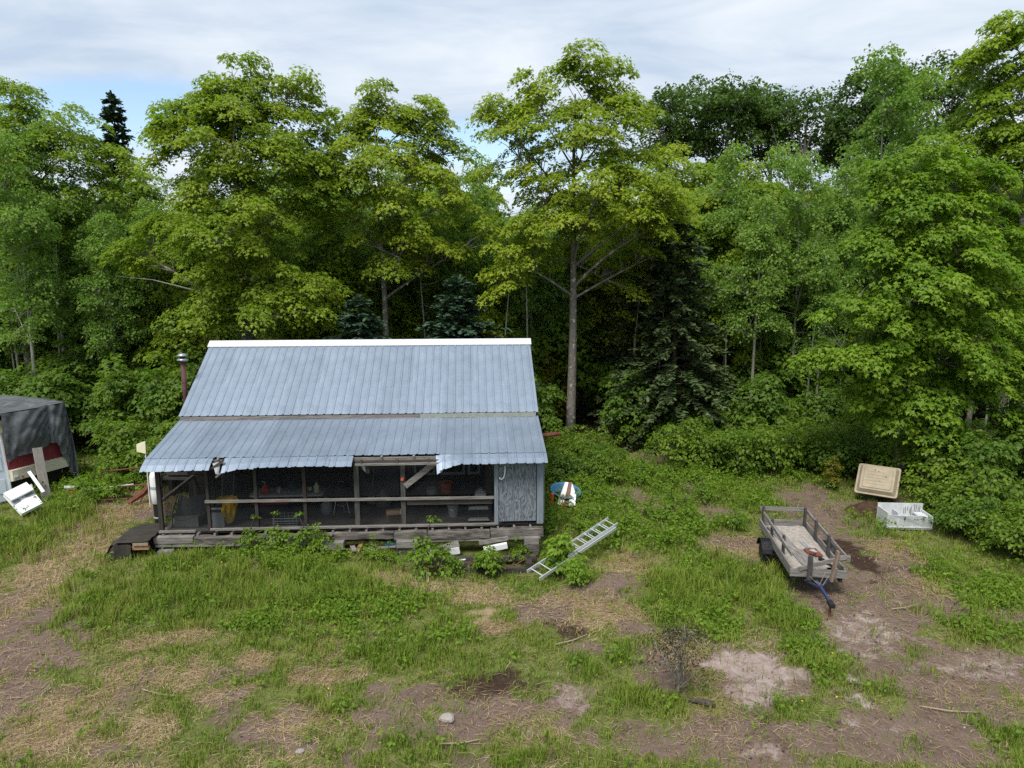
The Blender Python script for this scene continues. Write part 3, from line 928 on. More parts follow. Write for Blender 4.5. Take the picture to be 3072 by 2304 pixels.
    MB().bar((1.38, F - 0.01, 1.315), (8.70, F - 0.01, 1.275), 0.05, 0.065).build('porch_rail', M['wood_x'], cabin)
    MB().bar((6.45, F + 0.05, 1.16), (8.66, F + 0.05, 1.15), 0.04, 0.12).build('porch_rail', M['dark_x'], cabin)
    MB().bar((1.47, F - 0.02, 0.575), (8.74, F - 0.02, 0.555), 0.07, 0.05).build('bottom_rail', M['wood_x'], cabin)
    MB().bar((0.20, F - 0.02, 0.545), (1.10, F - 0.02, 0.54), 0.07, 0.05).build('bottom_rail', M['wood_x'], cabin)
    MB().box((6.35, F - 0.01, 1.81), (0.07, 0.03, 0.075), (0, 0.2, 0)).build('orange_reflector', M['orange'], cabin)
    # closed bay at the right: framed plywood
    pw = MB().box((9.30, F + 0.02, 1.42), (1.0, 0.02, 1.62)).build('plywood_panel', M['plywood'], cabin)
    for x, w_ in ((8.76, 0.10), (9.90, 0.16)):
        MB().box((x, F + 0.0, 1.40), (w_, 0.06, 1.72)).build('panel_stile', M['bluegrey'], pw)
    MB().box((9.31, F + 0.0, 2.235), (0.99, 0.05, 0.13)).build('panel_rail', M['bluegrey'], pw)
    MB().box((9.99, -4.0, 1.42), (0.05, 2.18, 1.75)).build('porch_side_wall', M['bluegrey'], cabin)
    hk = MB().tube([(8.99, F - 0.05, 2.13), (8.985, F - 0.05, 1.95), (8.955, F - 0.05, 1.82), (8.90, F - 0.055, 1.77), (8.85, F - 0.06, 1.79), (8.845, F - 0.06, 1.83)], 0.018, 8)
    hk.build('white_hose_hook', M['white'], pw, smooth=True)
    # knots of the panel
    for x, z in ((8.95, 0.72), (9.12, 0.75), (9.40, 0.74), (9.66, 0.73), (9.3, 1.12), (9.45, 1.27), (9.02, 1.35)):
        MB().lathe([(0.0, 0.0), (0.016, 0.0), (0.016, 0.006), (0, 0.007)], 7, (x, F + 0.009, z), (R(90), 0, 0)).build('knot', M['dark_z'], pw)
    # insect screens, one for each bay, slightly slack
    xs = [0.29, 1.40, 2.60, 3.82, 5.12, 6.30, 8.68]
    for i in range(6):
        n = 8
        for z0, z1 in (((0.60, 2.28),) if i == 0 else ((0.60, 1.27), (1.35, 2.28))):
            vs_ = []; fs = []
            for a in range(n + 1):
                for b in range(n + 1):
                    u = a / n; v = b / n
                    vs_.append((xs[i] + 0.06 + (xs[i + 1] - xs[i] - 0.09) * u, F + 0.055 + 0.035 * math.sin(math.pi * u) * math.sin(math.pi * v) + (0.03 * math.sin(7 * u + 3 * v) if i == 0 else 0), z0 + (z1 - z0) * v))
            for a in range(n):
                for b in range(n):
                    k = a * (n + 1) + b
                    fs.append((k, k + n + 1, k + n + 2, k + 1))
            MB().add(vs_, fs).build('screen_panel', M['screen'], cabin)
    MB().add([(0.24, F + 0.12, 0.60), (0.24, -2.85, 0.60), (0.24, -2.85, 2.55), (0.24, F + 0.12, 2.28)], [(0, 1, 2, 3)]).build('screen_panel', M['screen'], cabin)
    MB().box((0.24, -3.95, 1.3), (0.07, 2.2, 0.07)).build('porch_rail', M['wood_y'], cabin)
    # ---- porch roof
    prm = MB()
    for k in range(9):
        x = 0.15 + k * (LEN - 0.3) / 8
        prm.bar((x, -2.86, 2.86), (x, -5.28, 2.345), 0.05, 0.11)
    pr = MB().bar((0.1, -5.06, 2.335), (LEN - 0.1, -5.06, 2.335), 0.05, 0.10).build('porch_roof', M['wood_x'], cabin)
    for k in range(13):
        x = 0.15 + k * (LEN - 0.3) / 12
        MB().bar((x, -2.86, 2.84), (x, -5.16, 2.37), 0.05, 0.11).build('rafter', M['wood_y'], pr)
    MB().bar((5.2, -5.24, 2.30), (7.6, -5.24, 2.30), 0.045, 0.10).build('eave_board', M['dark_x'], pr)
    MB().bar((5.2, -5.30, 2.262), (7.5, -5.30, 2.262), 0.05, 0.05).build('eave_board', M['wood_x'], pr)
    for x in (5.35, 6.25, 7.05):
        MB().box((x, -5.28, 2.335), (0.05, 0.05, 0.11)).build('rafter_end', M['wood_z'], pr)
    for i in range(11):
        x0 = i * PW_
        base = [(-2.87, 2.935), (-3.6, 2.775), (-4.4, 2.60), (-5.10, 2.45)]
        sagL = 0.05 * max(0, 1 - x0 / 3.0)
        flap = [(-5.12, 2.444), (-5.34, 2.375), (-5.50, 2.295)]
        o = ribbed_sheet(base).build('roof_sheet', M['roof'], pr)
        o.location = (x0, 0, rnd.uniform(-0.003, 0.006))
        # turned-down eave strips; torn away over the middle bays
        if i in (6, 7):
            continue
        w_ = PW_; xo = x0; nr = 4
        if i == 5:
            w_ = PW_ * 0.62; nr = 2
        if i == 1:
            w_ = PW_ * 0.98
        dr = rnd.uniform(-0.02, 0.0) - sagL

        def droop(x, j, i=i, dr=dr):
            v = dr * j / 2
            if i == 8:
                v += -0.16 * max(0, 1 - x / 0.5) * (j / 2)
            if i == 2:
                v += -0.10 * max(0, 1 - x / 0.45) * (j / 2)
            return v + (rnd.uniform(-0.006, 0.006) if j else 0)
        if i == 2:
            xo = x0 + 0.12; w_ = PW_ - 0.12; nr = 3
        if i == 1:
            w_ = PW_ * 0.82; nr = 3
        f_ = ribbed_sheet(flap, w=w_, ribs=nr, droop=droop).build('eave_strip', M['roof'], pr)
        f_.location = (xo, 0, 0)
    # curled torn corner and broken eave wood
    MB().add([(7.22, -5.16, 2.43), (7.60, -5.13, 2.45), (7.56, -5.46, 2.22), (7.26, -5.50, 2.03), (7.30, -5.49, 2.05)], [(0, 1, 2, 3), (3, 2, 1, 0)]).build('torn_sheet', M['roof'], pr)
    MB().bar((1.62, -5.30, 2.20), (1.98, -5.34, 2.44), 0.08, 0.05).build('broken_lath', M['dark_x'], pr)
    MB().bar((1.78, -5.38, 2.02), (2.06, -5.36, 2.26), 0.03, 0.04).build('broken_lath', M['wood_x'], pr)
    MB().add([(1.70, -5.30, 2.36), (1.90, -5.28, 2.40), (1.86, -5.40, 2.10), (1.80, -5.42, 2.12)], [(0, 1, 2, 3), (3, 2, 1, 0)]).build('torn_sheet', M['grey'], pr)
    MB().add([(5.30, -5.16, 2.24), (5.42, -5.15, 2.24), (5.44, -5.18, 2.02), (5.38, -5.19, 2.10)], [(0, 1, 2, 3), (3, 2, 1, 0)]).build('torn_sheet', M['grey'], pr)
    # ---- stove pipe beside the left gable and the rusty pipe out of the right one
    ch = MB().tube([(-0.24, -1.72, 2.4), (-0.24, -1.72, 4.45)], 0.072, 14).build('chimney', M['maroon'], cabin, smooth=True)
    MB().lathe([(0.074, 4.43), (0.08, 4.5), (0.15, 4.46), (0.165, 4.49), (0.11, 4.53)], 16, (-0.24, -1.72, 0)).build('chimney_collar', M['galv'], ch, smooth=True)
    MB().lathe([(0.085, 4.50), (0.085, 4.60)], 14, (-0.24, -1.72, 0)).build('chimney_throat', M['black'], ch)
    MB().lathe([(0.15, 4.60), (0.155, 4.615), (0.09, 4.665), (0.0, 4.68)], 16, (-0.24, -1.72, 0)).build('chimney_cap', M['galv'], ch, smooth=True)
    for z in (3.1, 3.8):
        MB().lathe([(0.074, z), (0.078, z + 0.01), (0.074, z + 0.03)], 14, (-0.24, -1.72, 0)).build('pipe_seam', M['rust'], ch)
    MB().tube([(9.9, -2.35, 2.18), (10.78, -2.35, 2.26)], 0.062, 12).build('flue_pipe', M['rust'], cabin, smooth=True)


build_cabin()


def cab(x, y, z):
    """a point of the cabin's own frame as a world point"""
    c, s = math.cos(YAW), math.sin(YAW)
    return (-9.467 + x * c - y * s, 22.243 + x * s + y * c, z)

# ------------------------------------------------------------------ things on and around the porch
FZ = 0.50      # top of the porch boards


def thing(name, x, y, z, label, cat, rz=0.0, group=None):
    o = empty(name, cab(x, y, z), YAW + rz)
    return tag(o, label, cat, group)


def table():
    t = thing('folding_table', 3.2, -4.1, FZ, 'long grey folding table behind the porch rail', 'table')
    MB().add(rounded_slab(1.92, 0.62, 0.66, 0.70), rounded_faces()).build('table_top', M['lgrey'], t)
    for sx in (-0.75, 0.75):
        for sy in (-0.22, 0.22):
            MB().tube([(sx, sy, 0), (sx * 0.97, sy, 0.66)], 0.014, 6).build('leg', M['black'], t)


def rounded_slab(w, d, z0, z1, r=0.1, n=4):
    ring = []
    for cx, cy, a0 in ((w / 2 - r, d / 2 - r, 0), (-w / 2 + r, d / 2 - r, 90), (-w / 2 + r, -d / 2 + r, 180), (w / 2 - r, -d / 2 + r, 270)):
        for k in range(n + 1):
            a = R(a0 + 90 * k / n)
            ring.append((cx + r * math.cos(a), cy + r * math.sin(a)))
    return [(x, y, z0) for x, y in ring] + [(x, y, z1) for x, y in ring]


def rounded_faces(n=20):
    return [tuple(range(n - 1, -1, -1)), tuple(range(n, 2 * n))] + [(k, (k + 1) % n, n + (k + 1) % n, n + k) for k in range(n)]


def bucket(name, x, y, z, r0, r1, h, m, label, lid=None, handle=True):
    t = thing(name, x, y, z, label, 'bucket')
    MB().open_lathe([(r0 * 0.2, 0.0), (r0, 0.0), (r1, h), (r1 * 1.06, h), (r1 * 1.06, h - 0.03), (r1 * 1.0, h - 0.03)], 16).build('body', M[m], t, smooth=False)
    if lid:
        MB().lathe([(r1 * 1.02, h + 0.004), (r1 * 1.02, h + 0.02), (0, h + 0.03)], 16).build('lid', M[lid], t)
    if handle:
        MB().tube([(-r1 * 1.05, 0, h - 0.04), (-r1 * 0.8, -r1 * 0.7, h - 0.10), (0, -r1 * 1.05, h - 0.14), (r1 * 0.8, -r1 * 0.7, h - 0.10), (r1 * 1.05, 0, h - 0.04)], 0.005, 5).build('handle', M['galv'], t)
    return t


def porch_things():
    table()
    TZ = FZ + 0.704
    t = thing('fuel_can', 2.62, -4.18, TZ, 'red cone-shaped can on the porch table', 'can')
    MB().lathe([(0.12, 0), (0.125, 0.06), (0.06, 0.20), (0.035, 0.24), (0.03, 0.27)], 14).build('body', M['red'], t, smooth=True)
    MB().tube([(0, 0, 0.27), (0.0, -0.02, 0.30), (-0.06, -0.06, 0.34)], 0.012, 6).build('spout', M['white'], t)
    t = thing('paper_cup', 2.98, -4.2, TZ, 'small grey cup on the porch table', 'cup')
    MB().open_lathe([(0.035, 0), (0.055, 0.14), (0.058, 0.15), (0.052, 0.145)], 12).build('body', M['lgrey'], t)
    t = thing('bucket', 3.3, -4.0, TZ, 'dark green pail on the porch table', 'bucket')
    MB().open_lathe([(0.09, 0), (0.105, 0.24), (0.112, 0.25), (0.1, 0.25)], 14).build('body', M['green'], t)
    t = thing('spray_can', 3.70, -4.18, TZ, 'red and yellow can on the porch table beside the post', 'can')
    MB().lathe([(0.035, 0), (0.035, 0.18), (0.02, 0.2)], 10).build('body', M['orange'], t)
    MB().lathe([(0.015, 0.2), (0.015, 0.24), (0, 0.245)], 8).build('cap', M['red'], t)
    t = thing('tin_can', 3.80, -4.2, TZ, 'dark banded tin between the red can and the white jug', 'can')
    MB().lathe([(0.045, 0), (0.045, 0.19), (0.04, 0.2)], 12).build('body', M['black'], t)
    MB().lathe([(0.047, 0.06), (0.047, 0.15)], 12).build('paper_band', M['lgrey'], t)
    t = thing('plastic_jug', 3.97, -4.18, TZ, 'cream white jug on the right end of the porch table', 'jug')
    MB().lathe([(0.07, 0), (0.075, 0.03), (0.075, 0.17), (0.03, 0.22), (0.022, 0.24)], 12).build('body', M['cream'], t, smooth=True)
    MB().lathe([(0.025, 0.24), (0.025, 0.265), (0, 0.27)], 10).build('cap', M['white'], t)
    # kettle grill
    t = thing('kettle_grill', 4.62, -4.15, FZ, 'black kettle grill on splayed metal legs behind the porch rail', 'grill')
    MB().lathe([(0.0, 0.50), (0.16, 0.53), (0.26, 0.62), (0.29, 0.72)], 20).build('bowl', M['black'], t, smooth=True)
    MB().lathe([(0.30, 0.73), (0.28, 0.82), (0.19, 0.92), (0.05, 0.955), (0, 0.96)], 20).build('lid', M['black'], t, smooth=True)
    MB().tube([(-0.07, -0.06, 0.955), (-0.06, -0.06, 0.99), (0.06, -0.06, 0.99), (0.07, -0.06, 0.955)], 0.012, 6).build('handle', M['tanwood'], t)
    for a in (210, 330, 90):
        c, s = math.cos(R(a)), math.sin(R(a))
        MB().tube([(0.14 * c, 0.14 * s, 0.56), (0.27 * c, 0.27 * s, 0.0)], 0.012, 6).build('leg', M['alu'], t)
    MB().lathe([(0.0, 0.30), (0.13, 0.31), (0.14, 0.33)], 14).build('ash_pan', M['grey'], t)
    for sx in (-1, 1):
        MB().lathe([(0.06, -0.02), (0.06, 0.02)], 12, (sx * 0.235, -0.135, 0.06), (0, R(90), 0)).build('wheel', M['black'], t)
    t = thing('propane_tank', 4.16, -3.95, FZ, 'grey propane tank standing beside the grill', 'gas tank')
    MB().lathe([(0.12, 0), (0.12, 0.03), (0.15, 0.07), (0.155, 0.12), (0.155, 0.28), (0.12, 0.34), (0.03, 0.36)], 16).build('tank', M['grey'], t, smooth=True)
    MB().open_lathe([(0.09, 0.34), (0.09, 0.44), (0.085, 0.44), (0.085, 0.34)], 14).build('collar', M['lgrey'], t)
    # yellow rain jacket hanging over a grey box
    t = thing('rain_jacket', 1.86, -4.72, FZ, 'yellow rain jacket hung up behind the porch rail', 'jacket')
    vs_ = []; fs = []
    rows = [(0.80, 0.17, 0.10), (0.70, 0.20, 0.11), (0.55, 0.16, 0.12), (0.40, 0.16, 0.10), (0.25, 0.13, 0.07), (0.13, 0.09, 0.05), (0.08, 0.05, 0.03)]
    n = 14
    for i, (z, a, b) in enumerate(rows):
        for k in range(n):
            an = 2 * math.pi * k / n
            w_ = 1 + 0.14 * math.sin(5 * an + i) + rnd.uniform(-0.06, 0.06)
            vs_.append((a * w_ * math.cos(an) - 0.03 * i * 0.3, b * w_ * math.sin(an), z + rnd.uniform(-0.015, 0.015)))
    for i in range(len(rows) - 1):
        for k in range(n):
            fs.append((i * n + k, i * n + (k + 1) % n, (i + 1) * n + (k + 1) % n, (i + 1) * n + k))
    fs.append(tuple(range(n)))
    MB().add(vs_, fs).build('body', M['yellow'], t)
    MB().tube([(-0.14, 0, 0.76), (-0.22, 0.02, 0.74), (-0.30, 0.03, 0.68), (-0.32, 0.02, 0.60)], [0.06, 0.075, 0.065, 0.05], 8).build('sleeve', M['yellow'], t)
    MB().tube([(-0.10, -0.10, 0.62), (-0.15, -0.11, 0.45), (-0.12, -0.10, 0.30)], [0.05, 0.055, 0.04], 8).build('sleeve', M['yellow'], t)
    t = thing('storage_bin', 1.52, -4.62, FZ, 'grey bin with a sloping pale lid beside the yellow jacket', 'bin')
    MB().box((0, 0, 0.19), (0.36, 0.34, 0.38)).build('body', M['grey'], t)
    MB().box((0, -0.01, 0.44), (0.44, 0.36, 0.05), (R(-22), 0, 0)).build('lid', M['lgrey'], t)
    bucket('bucket', 7.62, -4.35, FZ, 0.12, 0.15, 0.34, 'grey', 'pale grey bucket on the porch floor below the rail')
    bucket('bucket', 7.42, -3.75, FZ + 0.48, 0.14, 0.17, 0.30, 'orange', 'orange bucket behind the right part of the porch rail')
    t = thing('crate', 7.6, -3.75, FZ, 'dark low bench carrying two buckets on the porch', 'bench')
    MB().box((0, 0, 0.455), (1.0, 0.5, 0.04)).build('seat', M['dark_x'], t)
    for sx in (-0.44, 0.44):
        for sy in (-0.19, 0.19):
            MB().box((sx, sy, 0.217), (0.06, 0.06, 0.434)).build('leg', M['dark_z'], t)
    bucket('bucket', 7.92, -3.72, FZ + 0.48, 0.12, 0.145, 0.28, 'black', 'dark pail beside the orange bucket', handle=False)
    t = thing('carton', 8.36, -4.10, FZ + 0.46, 'small white gabled carton near the plywood panel', 'carton')
    MB().add([(-.15, -.1, 0), (.15, -.1, 0), (.15, .1, 0), (-.15, .1, 0), (-.15, -.1, .12), (.15, -.1, .12), (.15, .1, .12), (-.15, .1, .12), (0, -.1, .22), (0, .1, .22)],
             [(3, 2, 1, 0), (0, 1, 5, 8, 4), (2, 3, 7, 9, 6), (1, 2, 6, 5), (3, 0, 4, 7), (4, 8, 9, 7), (8, 5, 6, 9)]).build('body', M['white'], t)
    t = thing('side_stand', 8.36, -4.10, FZ, 'dark little stand under the white carton', 'stand')
    MB().box((0, 0, 0.44), (0.42, 0.36, 0.035)).build('top', M['dark_x'], t)
    for sx in (-0.17, 0.17):
        for sy in (-0.14, 0.14):
            MB().box((sx, sy, 0.21), (0.04, 0.04, 0.42)).build('leg', M['dark_z'], t)
    t = thing('step_stool', 8.30, -4.72, FZ, 'dark folding step stool with pale treads beside the plywood panel', 'step stool')
    for sx in (-0.27, 0.27):
        MB().tube([(sx, -0.16, 0), (sx * 0.92, 0.06, 0.62)], 0.014, 6).build('leg', M['black'], t)
        MB().tube([(sx, 0.2, 0), (sx * 0.92, 0.05, 0.60)], 0.012, 6).build('leg', M['black'], t)
    MB().box((0, -0.1, 0.08), (0.56, 0.2, 0.03)).build('tread', M['lgrey'], t)
    MB().box((0, -0.02, 0.36), (0.52, 0.2, 0.03)).build('tread', M['grey'], t)
    # wire basket on the floor
    t = thing('wire_basket', 3.28, -4.72, FZ, 'grey wire basket lying on the porch floor below the table', 'basket')
    for k in range(7):
        x = -0.30 + k * 0.10
        MB().tube([(x, -0.16, 0.02), (x, -0.2, 0.24), (x, -0.2, 0.25)], 0.006, 4).build('wire', M['grey'], t)
        MB().tube([(x, 0.16, 0.02), (x, 0.2, 0.24)], 0.006, 4).build('wire', M['grey'], t)
    for z, s in ((0.03, 0.16), (0.10, 0.175), (0.17, 0.19), (0.25, 0.2)):
        MB().tube([(-0.32, -s, z), (0.32, -s, z), (0.32, s, z), (-0.32, s, z), (-0.32, -s, z)], 0.006, 4).build('wire', M['grey'], t)
    MB().box((0, 0, 0.02), (0.62, 0.3, 0.015)).build('base', M['black'], t)
    # big dark tub under the table, clothes pile in the left bay
    t = thing('storage_tote', 2.75, -4.0, FZ, 'dark blue tote with red lid under the porch table', 'tote')
    MB().box((0, 0, 0.2), (0.85, 0.42, 0.40), taper=1.06).build('body', plain('navy_plastic', (0.012, 0.016, 0.028), 0.5), t)
    MB().box((0, 0, 0.415), (0.95, 0.48, 0.03)).build('lid', M['red'], t)
    t = thing('cloth_chair', 0.72, -4.45, FZ, 'sagging grey cloth chair in the left end of the porch', 'chair')
    vs_ = []; fs = []
    n = 8
    for a in range(n + 1):
        for b in range(n + 1):
            u = a / n - 0.5; v = b / n
            y = -0.28 + v * 0.62
            z = 0.30 + (0.55 * max(0, v - 0.5) * 1.5) - 0.10 * math.cos(math.pi * u) + 0.04 * math.sin(6 * u)
            vs_.append((u * 0.75, y, z))
    for a in range(n):
        for b in range(n):
            k = a * (n + 1) + b
            fs.append((k, k + n + 1, k + n + 2, k + 1))
    MB().add(vs_, fs).build('seat', plain('grey_canvas', (0.13, 0.13, 0.125), 0.9, var=0.15), t)
    MB().box((0, -0.26, 0.15), (0.6, 0.02, 0.30)).build('front_flap', plain('pale_grey_canvas', (0.20, 0.20, 0.195), 0.9, var=0.15), t)
    for sx in (-0.36, 0.36):
        MB().tube([(sx, -0.28, 0), (sx, -0.22, 0.35), (sx, 0.3, 0.8)], 0.012, 6).build('frame', M['black'], t)
        MB().tube([(sx, 0.3, 0), (sx, -0.1, 0.5)], 0.012, 6).build('leg', M['black'], t)
    # tools and poles leaning on the inner wall
    for i, (x, dx, m, lb) in enumerate(((0.95, 0.10, 'wood_z', 'greyish tool handle leaning at the left in the porch'), (1.18, -0.05, 'tanwood', 'yellowish pole leaning in the porch, left of two alike'),
                                        (1.46, 0.04, 'tanwood', 'yellowish pole leaning in the porch, right of two alike'), (0.62, 0.22, 'dark_z', 'dark pole leaning slantwise behind the cloth chair'))):
        t = thing('leaning_pole', x, -3.1, FZ, lb, 'pole')
        MB().tube([(0, -0.3, 0), (dx * 0.5, -0.02, 0.9), (dx, 0.20, 1.7)], [0.024, 0.022, 0.02], 7).build('shaft', M[m], t)
    for i, (x, h_, lb) in enumerate(((6.75, 1.15, 'tall narrow dark post standing right of the brace'), (6.52, 0.95, 'short dark post standing behind the brace'))):
        t = thing('upright_post', x, -3.4, FZ, lb, 'post')
        MB().box((0, 0, h_ / 2), (0.07, 0.05, h_)).build('body', M['dark_z'], t)


porch_things()


def more_clutter():
    t = thing('wall_shelf', 4.55, -3.0, 1.75, 'dark wall shelf with jars above the kettle grill', 'shelf')
    MB().box((0, 0, 0), (0.9, 0.22, 0.03)).build('board', M['dark_x'], t)
    for k in range(5):
        x = -0.36 + k * 0.18
        j = MB().lathe([(0.04, 0.016), (0.045, 0.03), (0.045, 0.11), (0.03, 0.13)], 9, (x, 0, 0)).build('jar', M[('grey', 'lgrey', 'orange', 'green', 'cream')[k]], t)
        MB().lathe([(0.033, 0.13), (0.033, 0.15), (0, 0.152)], 9, (x, 0, 0)).build('lid', M['black'], j)
    t = thing('hanging_lantern', 5.42, -4.7, 1.86, 'small pale lantern hanging left of the dark door', 'lantern')
    MB().lathe([(0.05, 0), (0.055, 0.02), (0.045, 0.12), (0.02, 0.17)], 10).build('globe', M['lgrey'], t)
    MB().tube([(-0.04, 0, 0.14), (0, 0, 0.26), (0.04, 0, 0.14)], 0.005, 5).build('handle', M['galv'], t)
    MB().tube([(0, 0, 0.26), (0, 0, 0.42)], 0.003, 4).build('cord', M['black'], t)
    t = thing('cooking_pot', 7.02, -3.9, FZ + 0.50, 'grey enamel pot left of the orange bucket', 'pot')
    MB().open_lathe([(0.02, 0), (0.13, 0), (0.14, 0.16), (0.15, 0.16), (0.135, 0.15), (0.125, 0.02)], 14).build('body', M['grey'], t)
    MB().tube([(0.14, 0, 0.13), (0.19, 0, 0.13), (0.19, 0.03, 0.13)], 0.01, 5).build('handle', M['black'], t)
    t = thing('work_bench', 6.95, -3.85, FZ, 'low dark bench left of the bucket bench', 'bench')
    MB().box((0, 0, 0.47), (0.5, 0.4, 0.05)).build('top', M['dark_x'], t)
    for sx in (-0.2, 0.2):
        MB().box((sx, 0, 0.22), (0.05, 0.34, 0.44)).build('leg', M['dark_z'], t)
    t = thing('feed_sack', 5.65, -3.5, FZ, 'slumped pale sack on the porch floor before the door', 'sack')
    MB().lathe([(0.02, 0), (0.20, 0.02), (0.23, 0.14), (0.19, 0.32), (0.10, 0.42), (0.06, 0.47), (0.09, 0.52)], 12).build('body', plain('sackcloth', (0.24, 0.21, 0.17), 0.9, var=0.2), t, smooth=True)
    t = thing('cardboard_box', 6.05, -4.55, FZ, 'brown cardboard box on the porch floor by the braced post', 'box')
    MB().box((0, 0, 0.13), (0.40, 0.30, 0.26), (0, 0, 0.2)).build('body', plain('cardboard', (0.22, 0.15, 0.09), 0.9, var=0.1), t)
    MB().box((0.02, -0.2, 0.27), (0.38, 0.14, 0.01), (0.5, 0, 0.2)).build('flap', plain('cardboard_flap', (0.25, 0.17, 0.10), 0.9, var=0.1), t)
    t = thing('broom', 5.30, -3.0, FZ, 'broom leaning on the wall behind the wide post', 'broom')
    MB().tube([(0, -0.2, 0.25), (0.08, 0.1, 1.55)], 0.013, 6).build('handle', M['tanwood'], t)
    MB().box((-0.01, -0.24, 0.13), (0.26, 0.06, 0.24), taper=0.6).build('bristles', M['straw_mat'], t)
    for i, (x, z, m) in enumerate(((3.05, 1.95, 'lgrey'), (3.55, 2.0, 'grey'))):
        t = thing('hanging_pan', x, -3.0, z, ('pale pan hanging on the wall above the cup', 'grey pan hanging on the wall above the cans')[i], 'pan')
        MB().lathe([(0, 0), (0.11, 0.0), (0.13, 0.04)], 14, (0, 0, 0), (R(90), 0, 0)).build('dish', M[m], t)
        MB().bar((0, -0.01, 0.12), (0, -0.01, 0.30), 0.02, 0.012).build('handle', M['black'], t)


more_clutter()


def lumber(name, a, b, w, h, m, label, up=(0, 0, 1), cat='board'):
    mb = MB().bar(cab(*a), cab(*b), w, h, up)
    o = mb.build(name, M[m])
    return tag(o, label, cat)


def under_porch():
    lumber('board', (5.28, -5.02, 0.12), (5.06, -5.62, -0.20), 0.10, 0.03, 'fresh', 'fresh orange plank sticking out from under the porch, left of two')
    lumber('board', (5.50, -4.9, 0.14), (5.66, -5.50, -0.03), 0.14, 0.03, 'tanwood', 'tan plank sticking out from under the porch beside the orange one')
    lumber('board', (4.98, -5.0, 0.03), (5.14, -5.52, 0.06), 0.12, 0.03, 'wood_y', 'grey plank end left of the orange plank under the porch')
    lumber('board', (5.3, -5.2, -0.02), (6.15, -5.2, 0.02), 0.1, 0.03, 'wood_x', 'grey plank lying flat under the porch behind the plank ends')
    lumber('sheet_scrap', (5.85, -5.12, 0.07), (6.2, -5.12, 0.07), 0.02, 0.09, 'sky_blue', 'pale blue scrap of sheeting under the porch', cat='scrap')
    lumber('board', (6.95, -5.35, -0.10), (7.78, -5.35, 0.13), 0.16, 0.03, 'wood_x', 'long grey board leaning slantwise under the right part of the porch', up=(0, -1, 0.35))
    lumber('board', (7.52, -5.45, -0.06), (7.80, -5.45, -0.02), 0.03, 0.17, 'white', 'small white board under the porch', up=(0, 0, 1))
    lumber('gutter_piece', (8.42, -5.56, 0.02), (9.02, -5.52, 0.12), 0.12, 0.13, 'white', 'white gutter piece lying slantwise under the plywood panel', cat='gutter')
    lumber('gutter_strip', (7.55, -5.72, -0.20), (7.95, -5.70, -0.15), 0.1, 0.02, 'white', 'thin white curved strip below the small white board', cat='strip')
    lumber('board', (8.30, -5.48, 0.18), (9.05, -5.44, 0.28), 0.05, 0.10, 'wood_x', 'grey board above the white gutter piece')
    lumber('rusty_beam', (6.85, -6.05, -0.20), (7.65, -6.0, -0.22), 0.10, 0.10, 'rust', 'rust brown beam on the ground below the porch', cat='beam')
    lumber('rusty_beam', (7.02, -6.25, -0.32), (7.5, -6.2, -0.35), 0.10, 0.10, 'rust', 'short rust brown block in front of the rust brown beam', cat='beam')
    o = MB().tube([cab(8.0, -6.02, -0.10), cab(8.3, -6.08, -0.19), cab(8.8, -6.1, -0.21), cab(9.2, -6.08, -0.17), cab(9.45, -6.0, -0.06)], 0.012, 6).build('red_cable', M['rust'])
    tag(o, 'thin reddish cable hanging over the timbers under the right porch end', 'cable')
    # covered step beside the left end of the porch
    s = empty('covered_platform', cab(-0.30, -5.15, 0.0), YAW)
    tag(s, 'dark cloth-covered platform at the left end of the porch', 'platform')
    vs_ = []; fs = []
    n = 10
    prof = [(-0.66, 0.0), (-0.60, 0.25), (-0.50, 0.42), (-0.30, 0.50), (0.0, 0.51), (0.46, 0.52)]
    for j in range(n + 1):
        y = -0.55 + 1.25 * j / n
        for i, (x, z) in enumerate(prof):
            k = 1.0 if j > 0 else 0.93
            vs_.append((x * k + rnd.uniform(-.02, .02) + 0.05 * math.sin(j * 1.7) * (i < 2), y, z * (1 if j > 0 else 0.985) + rnd.uniform(-.012, .012)))
    m_ = len(prof)
    for j in range(n):
        for i in range(m_ - 1):
            fs.append((j * m_ + i, j * m_ + i + 1, (j + 1) * m_ + i + 1, (j + 1) * m_ + i))
    MB().add(vs_, fs).build('cover', M['blackfab'], s)
    fv = []; ff = []
    for i in range(9):
        x = -0.62 + 1.06 * i / 8
        zt = 0.44 if i > 1 else 0.2 + 0.12 * i
        fv += [(x, -0.54 + 0.03 * math.sin(i * 2.1), zt), (x * 1.04, -0.58 + 0.06 * math.sin(i * 2.3), -0.02)]
    for i in range(5):
        ff.append((i * 2, i * 2 + 1, i * 2 + 3, i * 2 + 2))
    fv = fv[:12]
    MB().add(fv, ff).build('front_drape', M['blackfab'], s)
    MB().box((-0.34, -0.50, 0.22), (0.09, 0.10, 0.46)).build('leg', M['wood_z'], s)
    MB().box((0.26, -0.52, 0.44), (0.36, 0.06, 0.07)).build('tread_edge', M['tanwood'], s)
    MB().box((0.24, -0.47, 0.33), (0.40, 0.08, 0.09)).build('riser_board', M['fresh'], s)
    MB().box((0.30, 0.35, 0.25), (0.3, 0.6, 0.45)).build('frame_block', M['dark_z'], s)


under_porch()


